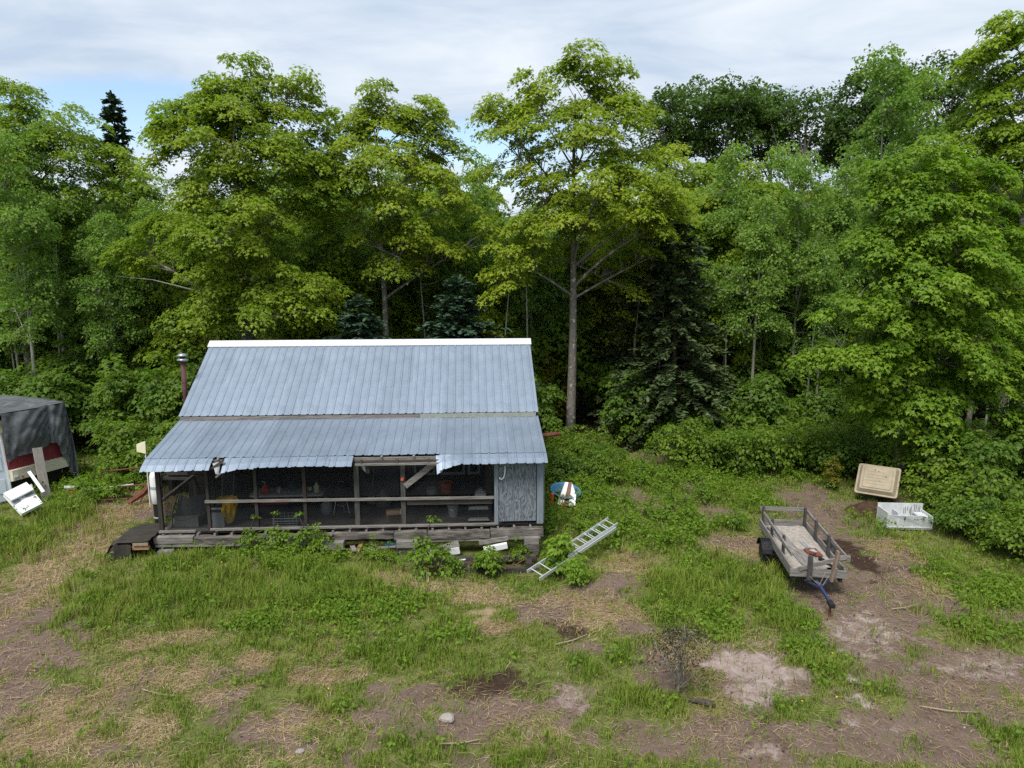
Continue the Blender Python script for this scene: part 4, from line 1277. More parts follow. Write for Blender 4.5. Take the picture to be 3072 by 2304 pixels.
# ------------------------------------------------------------------ things left of the cabin
def left_things():
    x, y = -10.98, 20.5
    o = empty('sign_post', (x, y, hz(x, y)))
    tag(o, 'cream trapezoid board on a thin white post left of the porch', 'post')
    MB().tube([(0.06, 0, 0), (0.06, 0, 1.75)], 0.016, 6).build('post', M['white'], o)
    MB().add([(-0.19, -0.02, 1.74), (0.09, -0.04, 1.68), (0.09, -0.02, 2.06), (-0.19, 0, 1.96), (-0.19, 0.02, 1.74), (0.09, 0.01, 1.68), (0.09, 0.03, 2.06), (-0.19, 0.04, 1.96)],
             [(0, 1, 2, 3), (7, 6, 5, 4), (0, 4, 5, 1), (1, 5, 6, 2), (2, 6, 7, 3), (3, 7, 4, 0)]).build('board', M['cream'], o)
    # white and black container standing at the porch corner
    x, y = cab(-0.15, -4.3, 0)[:2]
    o = empty('water_drum', (x, y, hz(x, y)))
    tag(o, 'white tank on a black stand at the left porch corner', 'tank')
    MB().lathe([(0.10, 1.0), (0.14, 1.04), (0.15, 1.3), (0.15, 1.75), (0.12, 1.85), (0.05, 1.88)], 14).build('tank', M['white'], o, smooth=True)
    MB().lathe([(0.10, 0.0), (0.11, 0.5), (0.12, 0.98)], 12).build('stand', M['black'], o)
    MB().lathe([(0.114, 0.62), (0.118, 0.66)], 12).build('band', M['lgrey'], o)
    MB().lathe([(0.152, 1.42), (0.154, 1.46), (0.152, 1.5)], 14).build('band', M['grey'], o)
    # rusty pipe frame
    o = empty('pipe_frame', (-12.0, 21.4, hz(-12.0, 21.4)))
    tag(o, 'rusty pipe frame lying in the grass left of the cabin', 'frame')
    for a, b in (((-1.0, 0.3, 0.75), (1.2, 0.5, 0.95)), ((-1.1, 0.2, 0.1), (-1.0, 0.3, 0.75)), ((-1.3, -0.3, 0.35), (0.5, -0.1, 0.45)), ((0.5, -0.1, 0.45), (0.9, 0.2, 0.9)), ((-1.2, -0.6, 0.08), (0.2, -0.5, 0.14)), ((0.55, -0.5, 0.02), (0.75, 0.0, 0.55))):
        MB().tube([a, b], 0.024, 7).build('pipe', M['rust'], o)
    MB().tube([(-1.35, -0.32, 0.33), (0.2, -0.1, 0.46)], 0.028, 7).build('pipe', M['galv'], o)
    o = MB().tube([(-11.6, 20.55, 0.10), (-11.25, 20.8, 0.35), (-11.05, 20.9, 0.62)], [0.07, 0.10, 0.06], 7).build('driftwood_log', M['rust'])
    tag(o, 'short rust brown stub beside the pipe frame', 'log')
    # lumber stack seen through the left end of the porch
    o = empty('lumber_stack', (-10.3, 21.9, hz(-10.3, 21.9)))
    tag(o, 'stack of old grey lumber behind the left porch end', 'lumber stack')
    for r_ in range(4):
        for c in range(3):
            MB().box((rnd.uniform(-.05, .05), -0.35 + c * 0.2, 0.62 + r_ * 0.16), (1.3 + rnd.uniform(-.2, .2), 0.17, 0.09)).build('board', M['wood_x'], o)
    for sx in (-0.45, 0.45):
        MB().box((sx, -0.15, 0.28), (0.12, 0.55, 0.56)).build('bearer', M['dark_z'], o)

    # ---- camper under a tarp: its end faces the cabin
    A = Vector((-15.47, 21.07, 0)); B = Vector((-14.80, 22.68, 0))
    d = (B - A).normalized(); nrm = Vector((d.y, -d.x, 0))
    ang = math.atan2(nrm.y, nrm.x)
    mid = (A + B) / 2
    van = empty('camper', (mid.x, mid.y, 0), ang)     # local +x looks out of the end, y runs along it
    tag(van, 'old maroon and cream camper half hidden by a grey tarp', 'camper')
    MB().box((-2.45, 0, 1.45), (4.7, 1.72, 2.1)).build('body', M['cream_paint'], van)
    MB().box((-0.02, 0, 1.25), (0.16, 1.78, 0.62)).build('nose_panel', M['maroon_paint'], van)
    b = MB().add([(-.02, -.93, .62), (.20, -.90, .66), (.20, .90, .66), (-.02, .93, .62), (-.02, -.93, 1.0), (.16, -.88, 0.98), (.16, .88, 0.98), (-.02, .93, 1.0)],
                 [(3, 2, 1, 0), (4, 5, 6, 7), (0, 1, 5, 4), (1, 2, 6, 5), (2, 3, 7, 6), (3, 0, 4, 7)]).build('bumper', M['cream_paint'], van)
    MB().box((0.20, -0.80, 0.78), (0.03, 0.13, 0.08)).build('number_plate', M['lgrey'], b)
    MB().box((0.212, -0.80, 0.78), (0.03, 0.07, 0.03)).build('plate_mark', M['white'], b)
    MB().box((0.20, -0.62, 0.74), (0.03, 0.06, 0.05)).build('marker_light', M['orange'], b)
    MB().box((-0.35, 0, 0.45), (0.6, 1.6, 0.42)).build('underbody', M['black'], van)
    for y in (-0.72, 0.72):
        MB().lathe([(0.12, -0.1), (0.32, -0.1), (0.34, -0.06), (0.34, 0.06), (0.32, 0.1), (0.12, 0.1)], 18, (-0.95, y, 0.34), (R(90), 0, 0)).build('wheel', M['rubber'], van)
    # the tarp: top sheet, end drape with swags
    tp = empty('tarp', (mid.x, mid.y, 0), ang)
    tag(tp, 'grey tarp draped over the old camper at the left edge', 'tarp')
    nx, ny = 20, 20
    vs_ = []; fs = []
    for i in range(nx + 1):
        for j in range(ny + 1):
            u = i / nx; v = j / ny
            x = 0.12 - 4.9 * u; yy = -1.0 + 2.0 * v
            z = 2.80 - 0.06 * math.sin(math.pi * u * 3) ** 2 * math.sin(math.pi * v) - 0.05 * math.sin(math.pi * v) + 0.02 * math.sin(9 * u + 4 * v)
            vs_.append((x, yy, z))
    for i in range(nx):
        for j in range(ny):
            k = i * (ny + 1) + j
            fs.append((k, k + 1, k + ny + 2, k + ny + 1))
    MB().add(vs_, fs).build('top_sheet', M['tarp'], tp, smooth=True)

    def drape(y0, y1, zbot, bulge, seed, name, pull=0.0, nn=26):
        """hanging cloth across the end between y0 and y1; zbot(v) lower edge"""
        vs_ = []; fs = []
        for i in range(nn + 1):
            for j in range(nn + 1):
                u = i / nn; v = j / nn       # u along, v down
                yy = y0 + (y1 - y0) * u
                zb = zbot(u)
                z = 2.80 + (zb - 2.80) * v
                sag = bulge * math.sin(math.pi * u) * math.sin(math.pi * min(1, v * 1.05))
                fold = 0.05 * abs(math.sin(7 * (v - 1.6 * (u - 0.5) ** 2) + seed)) * math.sin(math.pi * u) + 0.03 * abs(math.sin(13 * (u + 0.45 * v) + seed * 2)) * v + 0.02 * math.sin(40 * u * (0.3 + v) + seed)
                yy2 = yy + pull * v * (1 if u > 0.5 else 0.2) + 0.015 * math.sin(20 * v + seed)
                vs_.append((0.13 + sag + fold + 0.05 * v, yy2, z - 0.05 * math.sin(math.pi * u) * (1 - v)))
        for i in range(nn):
            for j in range(nn):
                k = i * (nn + 1) + j
                fs.append((k, k + nn + 1, k + nn + 2, k + 1))
        return MB().add(vs_, fs).build(name, M['tarp'], tp, smooth=True)
    drape(-1.0, 0.42, lambda u: 1.28 + 0.28 * u + 0.05 * math.sin(7 * u), 0.16, 0.4, 'front_swag')
    drape(0.36, 1.02, lambda u: 1.55 - 1.35 * sstep(0.2, 0.9, np.float64(u)), 0.10, 2.1, 'corner_drape', pull=0.10)
    vs_ = []; fs = []
    for i in range(17):
        for j in range(17):
            u = i / 16; v = j / 16
            vs_.append((0.15 - 4.6 * u + 0.25 * v * (1 - u), 1.0 + 0.14 * v + 0.05 * math.sin(14 * u + 5 * v) * v, 2.79 - 2.72 * v + 0.05 * math.sin(6 * u)))
    for i in range(16):
        for j in range(16):
            k = i * 17 + j
            fs.append((k, k + 1, k + 18, k + 17))
    MB().add(vs_, fs).build('side_drape', M['tarp'], tp, smooth=True)
    vs_ = []; fs = []
    for i in range(17):
        for j in range(9):
            u = i / 16; v = j / 8
            vs_.append((0.15 - 4.6 * u, -1.0 - 0.12 * v - 0.03 * math.sin(17 * u + 3 * v), 2.79 - 0.45 * v + 0.05 * math.sin(8 * u)))
    for i in range(16):
        for j in range(8):
            k = i * 9 + j
            fs.append((k, k + 9, k + 10, k + 1))
    MB().add(vs_, fs).build('side_drape', M['tarp'], tp, smooth=True)

    # white panelled door leaning against the near side of the camper
    dx, dy = G(12, 1470, 0.0)
    dr = empty('panel_door', (-15.62, 20.55, 0.0), R(62))
    tag(dr, 'pale white panelled door leaning on the camper at the left edge', 'door')
    dr.rotation_euler = (R(-8), 0, R(58))
    MB().box((0, 0, 1.12), (0.86, 0.045, 2.05)).build('leaf', M['door_white'], dr)
    for z in (0.55, 1.25, 1.8):
        for sx in (-0.2, 0.2):
            MB().box((sx, -0.028, z), (0.28, 0.02, 0.42)).build('panel', M['door_white'], dr)
    MB().box((0.455, 0.0, 1.12), (0.05, 0.07, 2.1)).build('door_jamb', M['white'], dr)
    # plank leaning against the nose
    pl = MB().bar((-14.72, 21.35, 1.62), (-14.38, 21.02, 0.03), 0.26, 0.04, up=(0.85, -0.5, 0.3)).build('leaning_plank', plain('old_bare_plank', (0.36, 0.33, 0.29), 0.85, var=0.2, scale=2.0, stretch=(8, 8, 0.8)))
    tag(pl, 'broad bare plank leaning on the front of the camper', 'plank')
    MB().lathe([(0.0, 0.0), (0.03, 0.0), (0.03, 0.006), (0, 0.007)], 8, (-14.47, 21.06, 0.6), (R(70), 0, R(60))).build('knot', M['dark_z'], pl)
    # white strips
    o = MB().bar((-14.78, 20.95, 0.98), (-14.25, 20.72, 0.40), 0.09, 0.02, up=(0.6, -0.7, 0.4)).build('white_strip', M['white'])
    tag(o, 'thin white strip leaning slantwise in front of the bumper', 'strip')
    o = MB().tube([(-14.62, 20.75, 0.62), (-14.38, 20.5, 0.30), (-14.18, 20.35, 0.08)], [0.035, 0.03, 0.03], 7).build('pale_pipe', M['lgrey'])
    tag(o, 'pale bent pipe between the white slab and the plank', 'pipe')
    o = MB().box((-13.95, 21.55, 0.28), (0.34, 0.14, 0.05), (0.2, 0.1, 0.4)).build('foam_block', M['lgrey'])
    tag(o, 'small pale block in the weeds right of the leaning plank', 'block')
    for i, (x, y, lb) in enumerate(((-13.72, 21.35, 'orange flower pot in the weeds, left of two'), (-13.52, 21.5, 'orange flower pot in the weeds, right of two'))):
        o = empty('flower_pot', (x, y, 0.05)); tag(o, lb, 'flower pot')
        MB().open_lathe([(0.06, 0), (0.09, 0.15), (0.1, 0.15), (0.1, 0.18), (0.09, 0.18), (0.07, 0.05)], 12).build('pot', M['orange'], o)
    # white folded slab lying against the weeds, its far edge raised
    def quad_slab(pts, th):
        p = [Vector(q) for q in pts]
        n_ = (p[1] - p[0]).cross(p[3] - p[0]).normalized()
        if n_.z < 0:
            n_ = -n_
        v = [q for q in p] + [q - n_ * th for q in p]
        return MB().add(v, [(0, 1, 2, 3), (7, 6, 5, 4), (0, 4, 5, 1), (1, 5, 6, 2), (2, 6, 7, 3), (3, 7, 4, 0)])
    A_, B_, C_, D_ = Vector((-14.93, 20.0, .58)), Vector((-14.80, 20.82, .66)), Vector((-13.82, 20.02, .30)), Vector((-14.06, 19.44, .18))
    sl = empty('white_slab', (-14.4, 20.1, 0.0), 0)
    tag(sl, 'white folded foam slab lying tilted in front of the camper', 'slab')
    o0 = Vector((-14.4, 20.1, 0.0))
    quad_slab([q - o0 for q in (A_, B_, C_, D_)], 0.09).build('lower_panel', M['white'], sl)
    up = Vector((0.03, -0.06, 0.10))
    E_, F_ = A_.lerp(D_, 0.50), B_.lerp(C_, 0.50)
    quad_slab([q - o0 for q in (A_ + up * .3, B_ + up * .3, F_ + up * 1.4, E_ + up * 1.4)], 0.045).build('upper_panel', M['white'], sl)
    u3 = Vector((0.01, -0.02, 0.012))
    quad_slab([q - o0 + u3 for q in (A_.lerp(D_, .40), B_.lerp(C_, .40), B_.lerp(C_, .58), A_.lerp(D_, .58))], 0.01).build('dark_slot', M['grey'], sl)
    for t_, s_, w_ in ((0.88, 0.22, 0.05), (0.90, 0.32, 0.03), (0.86, 0.40, 0.05), (0.70, 0.86, 0.06), (0.66, 0.90, 0.05)):
        q = (A_.lerp(D_, t_)).lerp(B_.lerp(C_, t_), s_) - o0 + Vector((0, 0, 0.012))
        MB().box(q, (w_ * 1.6, 0.025, 0.012), (0.3, 0.2, rnd.uniform(-.4, .6))).build('black_mark', M['stain'], sl)


left_things()


# ------------------------------------------------------------------ ladder, tub, trailer, lid, box
def ladder():
    a0 = Vector((0.64, 15.55, 0.0)); a1 = Vector((2.73, 17.70, 0.42)); b0 = Vector((0.36, 15.86, 0.05)); b1 = Vector((2.46, 18.04, 0.47))
    mid = (a0 + b0) / 2
    o = empty('ladder', mid)
    tag(o, 'aluminium ladder lying slantwise over the weeds right of the porch', 'ladder')
    q = lambda p: p - mid
    MB().bar(q(a0), q(a1), 0.03, 0.075).build('rail', M['alu'], o)
    MB().bar(q(b0), q(b1), 0.03, 0.075).build('rail', M['alu'], o)
    n = 10
    for k in range(n):
        t = 0.05 + 0.9 * k / (n - 1)
        MB().tube([q(a0.lerp(a1, t)), q(b0.lerp(b1, t))], 0.016, 7).build('rung', M['alu'], o)
    up = Vector((0, 0, 0.06))
    c0 = a0.lerp(a1, 0.36).lerp(b0.lerp(b1, 0.36), 0.10) + up; c1 = a0.lerp(a1, 1.04).lerp(b0.lerp(b1, 1.04), 0.10) + up
    e0 = a0.lerp(a1, 0.36).lerp(b0.lerp(b1, 0.36), 0.90) + up; e1 = a0.lerp(a1, 1.04).lerp(b0.lerp(b1, 1.04), 0.90) + up
    MB().bar(q(c0), q(c1), 0.028, 0.06).build('rail', M['alu'], o)
    MB().bar(q(e0), q(e1), 0.028, 0.06).build('rail', M['alu'], o)
    for k in range(7):
        t = 0.06 + 0.88 * k / 6
        MB().tube([q(c0.lerp(c1, t)), q(e0.lerp(e1, t))], 0.015, 7).build('rung', M['alu'], o)


ladder()


def tub():
    x, y = 1.62, 21.0
    g = hz(x, y)
    o = empty('round_tub', (x, y, g + 0.12), 0)
    tag(o, 'round blue plastic tub tilted in the weeds right of the cabin', 'tub')
    o.rotation_euler = (R(12), R(7), 0)
    MB().open_lathe([(0.05, 0.0), (0.36, 0.0), (0.43, 0.24), (0.48, 0.255), (0.48, 0.28), (0.45, 0.285), (0.42, 0.25), (0.34, 0.03), (0.0, 0.025)], 24).build('shell', M['sky_blue'], o, smooth=True)
    MB().lathe([(0.30, 0.03), (0.34, 0.05), (0.2, 0.09), (0, 0.10)], 14).build('muck', M['blackfab'], o)
    b = empty('folded_sheet', (x + 0.02, y - 0.46, g + 0.04), 0)
    tag(b, 'white folded sheet with a reddish inside leaning on the blue tub', 'sheet')
    MB().add([(-0.28, -0.05, 0.05), (-0.10, -0.12, 0.02), (0.08, 0.28, 0.62), (-0.02, 0.30, 0.62), (-0.28, -0.03, 0.06), (-0.10, -0.10, 0.03), (0.08, 0.30, 0.63), (-0.02, 0.32, 0.63)],
             [(0, 1, 2, 3), (7, 6, 5, 4), (0, 4, 5, 1), (1, 5, 6, 2), (2, 6, 7, 3), (3, 7, 4, 0)]).build('left_fold', M['white'], b)
    MB().add([(0.06, -0.16, 0.02), (0.26, -0.14, 0.05), (0.30, 0.05, 0.30), (0.19, 0.27, 0.60), (0.06, -0.14, 0.03), (0.26, -0.12, 0.06), (0.30, 0.07, 0.31), (0.19, 0.29, 0.61)],
             [(0, 1, 2, 3), (7, 6, 5, 4), (0, 4, 5, 1), (1, 5, 6, 2), (2, 6, 7, 3), (3, 7, 4, 0)]).build('right_fold', M['white'], b)
    MB().add([(-0.09, -0.08, 0.02), (0.08, -0.10, 0.02), (0.20, 0.31, 0.62), (0.05, 0.32, 0.62)], [(0, 1, 2, 3), (3, 2, 1, 0)]).build('inside', plain('reddish_lining', (0.24, 0.12, 0.10), 0.8, var=0.2), b)
    MB().tube([(0.02, -0.17, 0.10), (0.10, -0.20, 0.16), (0.2, -0.18, 0.12)], 0.018, 6).build('dark_cord', M['stain'], b)
    o = MB().tube([(x - 0.42, y - 0.45, g + 0.1), (x - 0.40, y - 0.5, g + 0.42)], 0.05, 8).build('orange_tube', M['orange'])
    tag(o, 'orange tube left of the folded white sheet', 'tube')
    o = MB().tube([(x - 0.16, y - 1.2, 0.05), (x - 0.14, y - 1.2, 0.55)], 0.012, 6).build('orange_stake', M['orange'])
    tag(o, 'thin orange stake in the weeds below the blue tub', 'stake')


tub()


def trailer():
    near = Vector((6.74, 14.72, 0)); far = Vector((7.07, 17.66, 0))
    d = (far - near).normalized()
    Lh = (far - near).length
    rz = math.atan2(d.y, d.x) - math.pi / 2
    g = hz(6.9, 16.2)
    o = empty('utility_trailer', (near.x, near.y, g), rz)       # local +y runs from the hitch end to the tail
    tag(o, 'grey wooden utility trailer with a blue tongue beside the dirt track', 'trailer')
    W = 1.10; Z = 0.50
    wn = M['wood_y']; wx = M['wood_x']
    bed = MB().box((0, Lh / 2, Z - 0.03), (W, Lh, 0.04)).build('bed', M['wood_y'], o)
    n = 8
    for k in range(n):
        MB().box((-W / 2 + (k + 0.5) * W / n, Lh / 2, Z), (W / n - 0.012, Lh - 0.04, 0.03)).build('bed_board', wn, bed)
    # lower side boards
    for sx in (-1, 1):
        MB().box((sx * (W / 2 + 0.02), Lh / 2, Z + 0.075), (0.035, Lh + 0.02, 0.20)).build('side_board', wn, o)
        MB().box((sx * (W / 2 + 0.02), Lh / 2 - (0.15 if sx < 0 else 0), 0.95), (0.035, Lh - (0.35 if sx < 0 else -0.02), 0.085)).build('top_rail', wn, o)
        MB().box((sx * (W / 2 - 0.05), Lh / 2, Z - 0.10), (0.06, Lh, 0.09)).build('frame_beam', M['fender'], o)
        for t in (0.30, 0.66, 0.97):
            if sx > 0 and t == 0.30:
                t = 0.34
            MB().box((sx * (W / 2 - 0.03), Lh * t, Z + 0.27), (0.05, 0.10, 0.58)).build('stake', M['wood_z'], o)
        # wheel, fender
        wh = MB().lathe([(0.10, -0.07), (0.235, -0.075), (0.26, -0.05), (0.26, 0.05), (0.235, 0.075), (0.10, 0.07)], 22, (sx * (W / 2 + 0.17), Lh * 0.60, 0.26), (0, R(90), 0)).build('wheel', M['rubber'], o)
        MB().lathe([(0.0, -0.055), (0.07, -0.05), (0.14, -0.055), (0.145, 0.055), (0.07, 0.05), (0, 0.055)], 16, (sx * (W / 2 + 0.175), Lh * 0.60, 0.26), (0, R(90), 0)).build('rim', M['rim'], wh)
        vs_ = []; fs = []
        for i in range(9):
            a = R(10 + 160 * i / 8)
            for xx in (sx * (W / 2 + 0.05), sx * (W / 2 + 0.29)):
                vs_.append((xx, Lh * 0.60 + 0.33 * math.cos(a), 0.28 + 0.32 * math.sin(a)))
        for i in range(8):
            fs.append((2 * i, 2 * i + 1, 2 * i + 3, 2 * i + 2)); fs.append((2 * i + 2, 2 * i + 3, 2 * i + 1, 2 * i))
        MB().add(vs_, fs).build('fender', M['fender'], o)
    MB().tube([(-W / 2 - 0.15, Lh * 0.6, 0.26), (W / 2 + 0.15, Lh * 0.6, 0.26)], 0.025, 8).build('axle', M['rust'], o)
    MB().box((0, Lh + 0.02, Z + 0.075), (W + 0.08, 0.035, 0.20)).build('tail_board', wx, o)
    MB().box((0, Lh + 0.02, 0.97), (W + 0.08, 0.035, 0.10)).build('tail_rail', wx, o)
    MB().box((0, -0.03, Z + 0.06), (W + 0.10, 0.035, 0.17)).build('front_board', wx, o)
    MB().bar((-0.42, -0.06, Z + 0.16), (0.56, -0.06, 0.98), 0.035, 0.09, up=(0, 0, 1)).build('front_rail', wx, o)
    MB().box((0.50, -0.03, 0.93), (0.30, 0.045, 0.13)).build('front_rail', wx, o)
    MB().box((-0.20, -0.085, Z + 0.20), (0.10, 0.05, 0.56)).build('stake', M['wood_z'], o)
    MB().bar((0.26, -0.09, Z - 0.08), (0.36, -0.09, Z + 0.62), 0.05, 0.11, up=(0, 1, 0)).build('stake', plain('reddish_old_wood', (0.27, 0.19, 0.14), 0.85, var=0.25, scale=4, stretch=(8, 8, 0.8)), o)
    MB().bar((-0.02, -0.02, Z - 0.12), (-0.02, -0.92, Z - 0.16), 0.055, 0.055).build('tongue', M['blue_paint'], o)
    MB().bar((0.24, 0.0, Z - 0.12), (0.0, -0.30, Z - 0.14), 0.035, 0.035).build('tongue_brace', M['blue_paint'], o)
    MB().bar((-0.26, 0.0, Z - 0.12), (-0.03, -0.30, Z - 0.14), 0.035, 0.035).build('tongue_brace', M['blue_paint'], o)
    MB().box((-0.02, -1.01, Z - 0.17), (0.10, 0.24, 0.08)).build('coupler', M['black'], o)
    MB().lathe([(0.03, 0.0), (0.035, 0.04), (0.02, 0.33)], 8, (-0.02, -0.97, 0.0)).build('jack_stand', M['rust'], o)
    MB().tube([(-0.20, -0.1, Z + 0.02), (-0.05, -0.3, Z - 0.1), (0.12, -0.12, Z + 0.12)], 0.008, 5).build('tie_wire', M['wood_x'], o)
    MB().tube([(0.2, -0.1, Z + 0.03), (0.02, -0.32, Z - 0.08), (-0.12, -0.2, Z - 0.05)], 0.008, 5).build('tie_wire', M['wood_x'], o)
    # load: loose planks, sand, rusty plate
    base = Vector((near.x, near.y, g))
    Rm = Matrix.Rotation(rz, 3, 'Z')
    w = lambda p: base + Rm @ Vector(p)
    pk = MB().bar(w((-0.33, 2.75, Z + 0.05)), w((-0.10, 0.35, Z + 0.07)), 0.24, 0.035).build('loose_plank', wn)
    tag(pk, 'long loose grey plank lying in the trailer bed', 'plank')
    pk = MB().bar(w((-0.02, 1.25, Z + 0.07)), w((0.10, 0.12, Z + 0.08)), 0.30, 0.03).build('loose_plank', wn)
    tag(pk, 'short broad plank at the front of the trailer bed', 'plank')
    vs_ = []; fs = []
    nx, ny = 14, 30
    for i in range(nx + 1):
        for j in range(ny + 1):
            x = -0.5 + 1.0 * i / nx; y = 0.25 + 2.6 * j / ny
            zz = Z + 0.030 + 0.055 * float(fbm(np.array([x]), np.array([y]), 3.0, 9, 4)[0]) - 0.03 * (abs(x) > 0.42) + 0.03 * float(sstep(0.1, 0.5, x))
            vs_.append(w((x, y, zz)))
    for i in range(nx):
        for j in range(ny):
            k = i * (ny + 1) + j
            fs.append((k, k + ny + 1, k + ny + 2, k + 1))
    sd_ = MB().add(vs_, fs).build('sand', M['sand'], None, smooth=True)
    kind(sd_, 'stuff'); sd_['label'] = 'pale sandy dirt spread over the trailer bed'; sd_['category'] = 'sand'
    pl = empty('rusty_plate', w((0.20, 1.02, Z + 0.10)), rz + 0.2)
    tag(pl, 'rusty steel plate lying in the trailer bed', 'plate')
    MB().box((0, 0, 0.01), (0.30, 0.36, 0.02), (R(6), 0, 0)).build('plate', M['rust'], pl)
    MB().box((-0.08, -0.12, 0.05), (0.10, 0.12, 0.06), (0, 0.3, 0.4)).build('bracket', M['rust'], pl)
    MB().box((0.03, 0.05, 0.024), (0.13, 0.13, 0.012), (R(6), 0, 0.2)).build('worn_patch', M['grey'], pl)
    o2 = MB().tube([w((0.26, 0.72, Z + 0.10)), w((0.34, 0.40, Z + 0.11)), w((0.40, 0.22, Z + 0.12))], [0.05, 0.035, 0.03], 8).build('dark_rod', M['black'])
    tag(o2, 'dark rod with pale end in the front of the trailer bed', 'rod')
    o2 = MB().tube([w((0.10, 1.75, Z + 0.09)), w((0.16, 1.35, Z + 0.09)), w((0.22, 1.38, Z + 0.09)), w((0.18, 1.72, Z + 0.09))], 0.018, 7).build('bent_iron', M['grey'])
    tag(o2, 'grey bent iron loop behind the rusty plate', 'iron loop')


trailer()


def moulded_lid():
    o = empty('tan_lid', (11.32, 21.15, 0.62), R(-38))
    tag(o, 'tan moulded plastic lid propped up at the edge of the wood', 'lid')
    o.rotation_euler = (R(43), R(0), R(-33))
    W, D = 1.08, 0.98
    def slab(w, d, z0, z1, r, t=1.0):
        a = rounded_slab(w, d, z0, z1, r)
        return [(x * (t if k >= 20 else 1), y * (t if k >= 20 else 1), z) for k, (x, y, z) in enumerate(a)]
    MB().add(slab(W + 0.10, D + 0.10, -0.03, 0.02, 0.07), rounded_faces()).build('rim', M['tan'], o)
    MB().add(slab(W, D, 0.02, 0.13, 0.06, 0.86), rounded_faces()).build('dome', M['tan'], o)
    MB().add(slab(W * 0.74, D * 0.76, 0.131, 0.15, 0.06, 0.97), rounded_faces()).build('raised_panel', M['tan'], o)
    for k in range(5):
        MB().box((-0.06, -0.22 + k * 0.11, 0.153), (0.52, 0.018, 0.01)).build('groove_ridge', M['tan'], o)
    for x, y in ((-0.1, 0.28), (0.22, 0.08), (0.36, -0.3), (0.05, -0.1), (0.0, 0.24)):
        MB().lathe([(0.0, 0), (0.022, 0.0), (0.018, 0.006), (0, 0.007)], 6, (x, y, 0.134 if abs(x) > 0.33 or abs(y) > 0.3 else 0.151)).build('leaf_speck', M['stain'], o)
    for x in (-0.25, 0.2):
        MB().box((x, -D / 2 - 0.055, -0.01), (0.03, 0.02, 0.05)).build('latch', M['stain'], o)
    # what props it up
    p = empty('stump', (11.25, 21.3, hz(11.25, 21.3)))
    tag(p, 'old stump under the tan lid', 'stump')
    MB().tube([(0, 0, -0.05), (0.02, 0.02, 0.2), (0.0, 0.05, 0.42)], [0.34, 0.27, 0.24], 10).build('wood', M['bark_dark'], p)

    b = empty('white_box', (10.95, 18.88, hz(10.9, 18.9)), R(-3))
    tag(b, 'stained white open plastic box in the weeds below the tan lid', 'box')
    # floor, walls with a step at the right end
    wl = M['dirty_white']
    W2, D2, H2 = 1.25, 0.66, 0.50
    MB().box((0, 0, 0.12), (W2 - 0.05, D2 - 0.05, 0.03)).build('base', wl, b)
    MB().add([(-W2 / 2 + .04, -D2 / 2 + .05, .05), (W2 / 2 - .04, -D2 / 2 + .05, .05), (W2 / 2, -D2 / 2, H2 - .12), (0.30, -D2 / 2 - 0.015, H2 - .03), (-0.20, -D2 / 2 - 0.02, H2 - .03), (-W2 / 2 + 0.04, -D2 / 2, H2 - 0.02),
              (-W2 / 2 + .04, -D2 / 2 + .08, .05), (W2 / 2 - .04, -D2 / 2 + .08, .05), (W2 / 2, -D2 / 2 + .03, H2 - .12), (0.30, -D2 / 2 + 0.015, H2 - .03), (-0.20, -D2 / 2 + 0.01, H2 - .03), (-W2 / 2 + 0.04, -D2 / 2 + .03, H2 - 0.02)],
             [(0, 1, 2, 3, 4, 5), (11, 10, 9, 8, 7, 6), (5, 4, 10, 11), (4, 3, 9, 10), (3, 2, 8, 9), (1, 7, 8, 2), (0, 5, 11, 6)]).build('front_wall', wl, b)
    MB().box((0, D2 / 2 - 0.02, 0.33), (W2 - 0.02, 0.035, 0.56)).build('back_wall', wl, b)
    MB().box((-W2 / 2 + 0.03, 0, 0.30), (0.035, D2 - 0.06, 0.46)).build('end_wall', wl, b)
    MB().box((W2 / 2 - 0.03, 0, 0.26), (0.035, D2 - 0.06, 0.36)).build('end_wall', wl, b)
    MB().box((-0.33, -0.14, 0.33), (0.03, 0.36, 0.42)).build('divider', wl, b)
    MB().box((0.46, 0.06, 0.36), (0.26, 0.40, 0.03)).build('step_shelf', wl, b)
    for x, y, z, w_, h_ in ((-0.16, -D2 / 2 - 0.004, 0.40, 0.03, 0.10), (0.56, -D2 / 2 + 0.02, 0.30, 0.04, 0.10)):
        MB().box((x, y, z), (w_, 0.02, h_)).build('handle_slot', M['stain'], b)
    # the faint black strokes on the front, and run marks inside
    strokes = [((0.08, 0.33), (0.11, 0.42)), ((0.11, 0.42), (0.14, 0.33)), ((0.09, 0.365), (0.13, 0.365)), ((0.17, 0.34), (0.17, 0.42)), ((0.17, 0.42), (0.205, 0.40)), ((0.205, 0.40), (0.17, 0.38)), ((0.17, 0.38), (0.21, 0.34)), ((0.23, 0.375), (0.32, 0.38)), ((0.34, 0.36), (0.36, 0.39))]
    for (x0, z0), (x1, z1) in strokes:
        MB().bar((x0, -D2 / 2 + 0.013 - 0.012 * (z0 > 0.3), z0), (x1, -D2 / 2 + 0.013 - 0.012, z1), 0.010, 0.008, up=(0, -1, 0)).build('pen_stroke', M['stain'], b)
    for k in range(9):
        x = 0.10 + k * 0.055 + rnd.uniform(-.02, .02)
        MB().box((x, D2 / 2 - 0.04, 0.42 + rnd.uniform(-.06, .06)), (0.012, 0.006, rnd.uniform(0.12, 0.3))).build('run_mark', M['stain'], b)
    o = empty('dirt_bank', (10.65, 20.1, hz(10.65, 20.1)))
    vs_ = []; fs = []
    for i in range(9):
        for j in range(9):
            u = i / 8 - .5; v = j / 8 - .5
            vs_.append((u * 1.5, v * 1.0, 0.34 * max(0, 1 - (2 * u) ** 2) * max(0, 1 - (2 * v) ** 2) + rnd.uniform(-.03, .03) - 0.03))
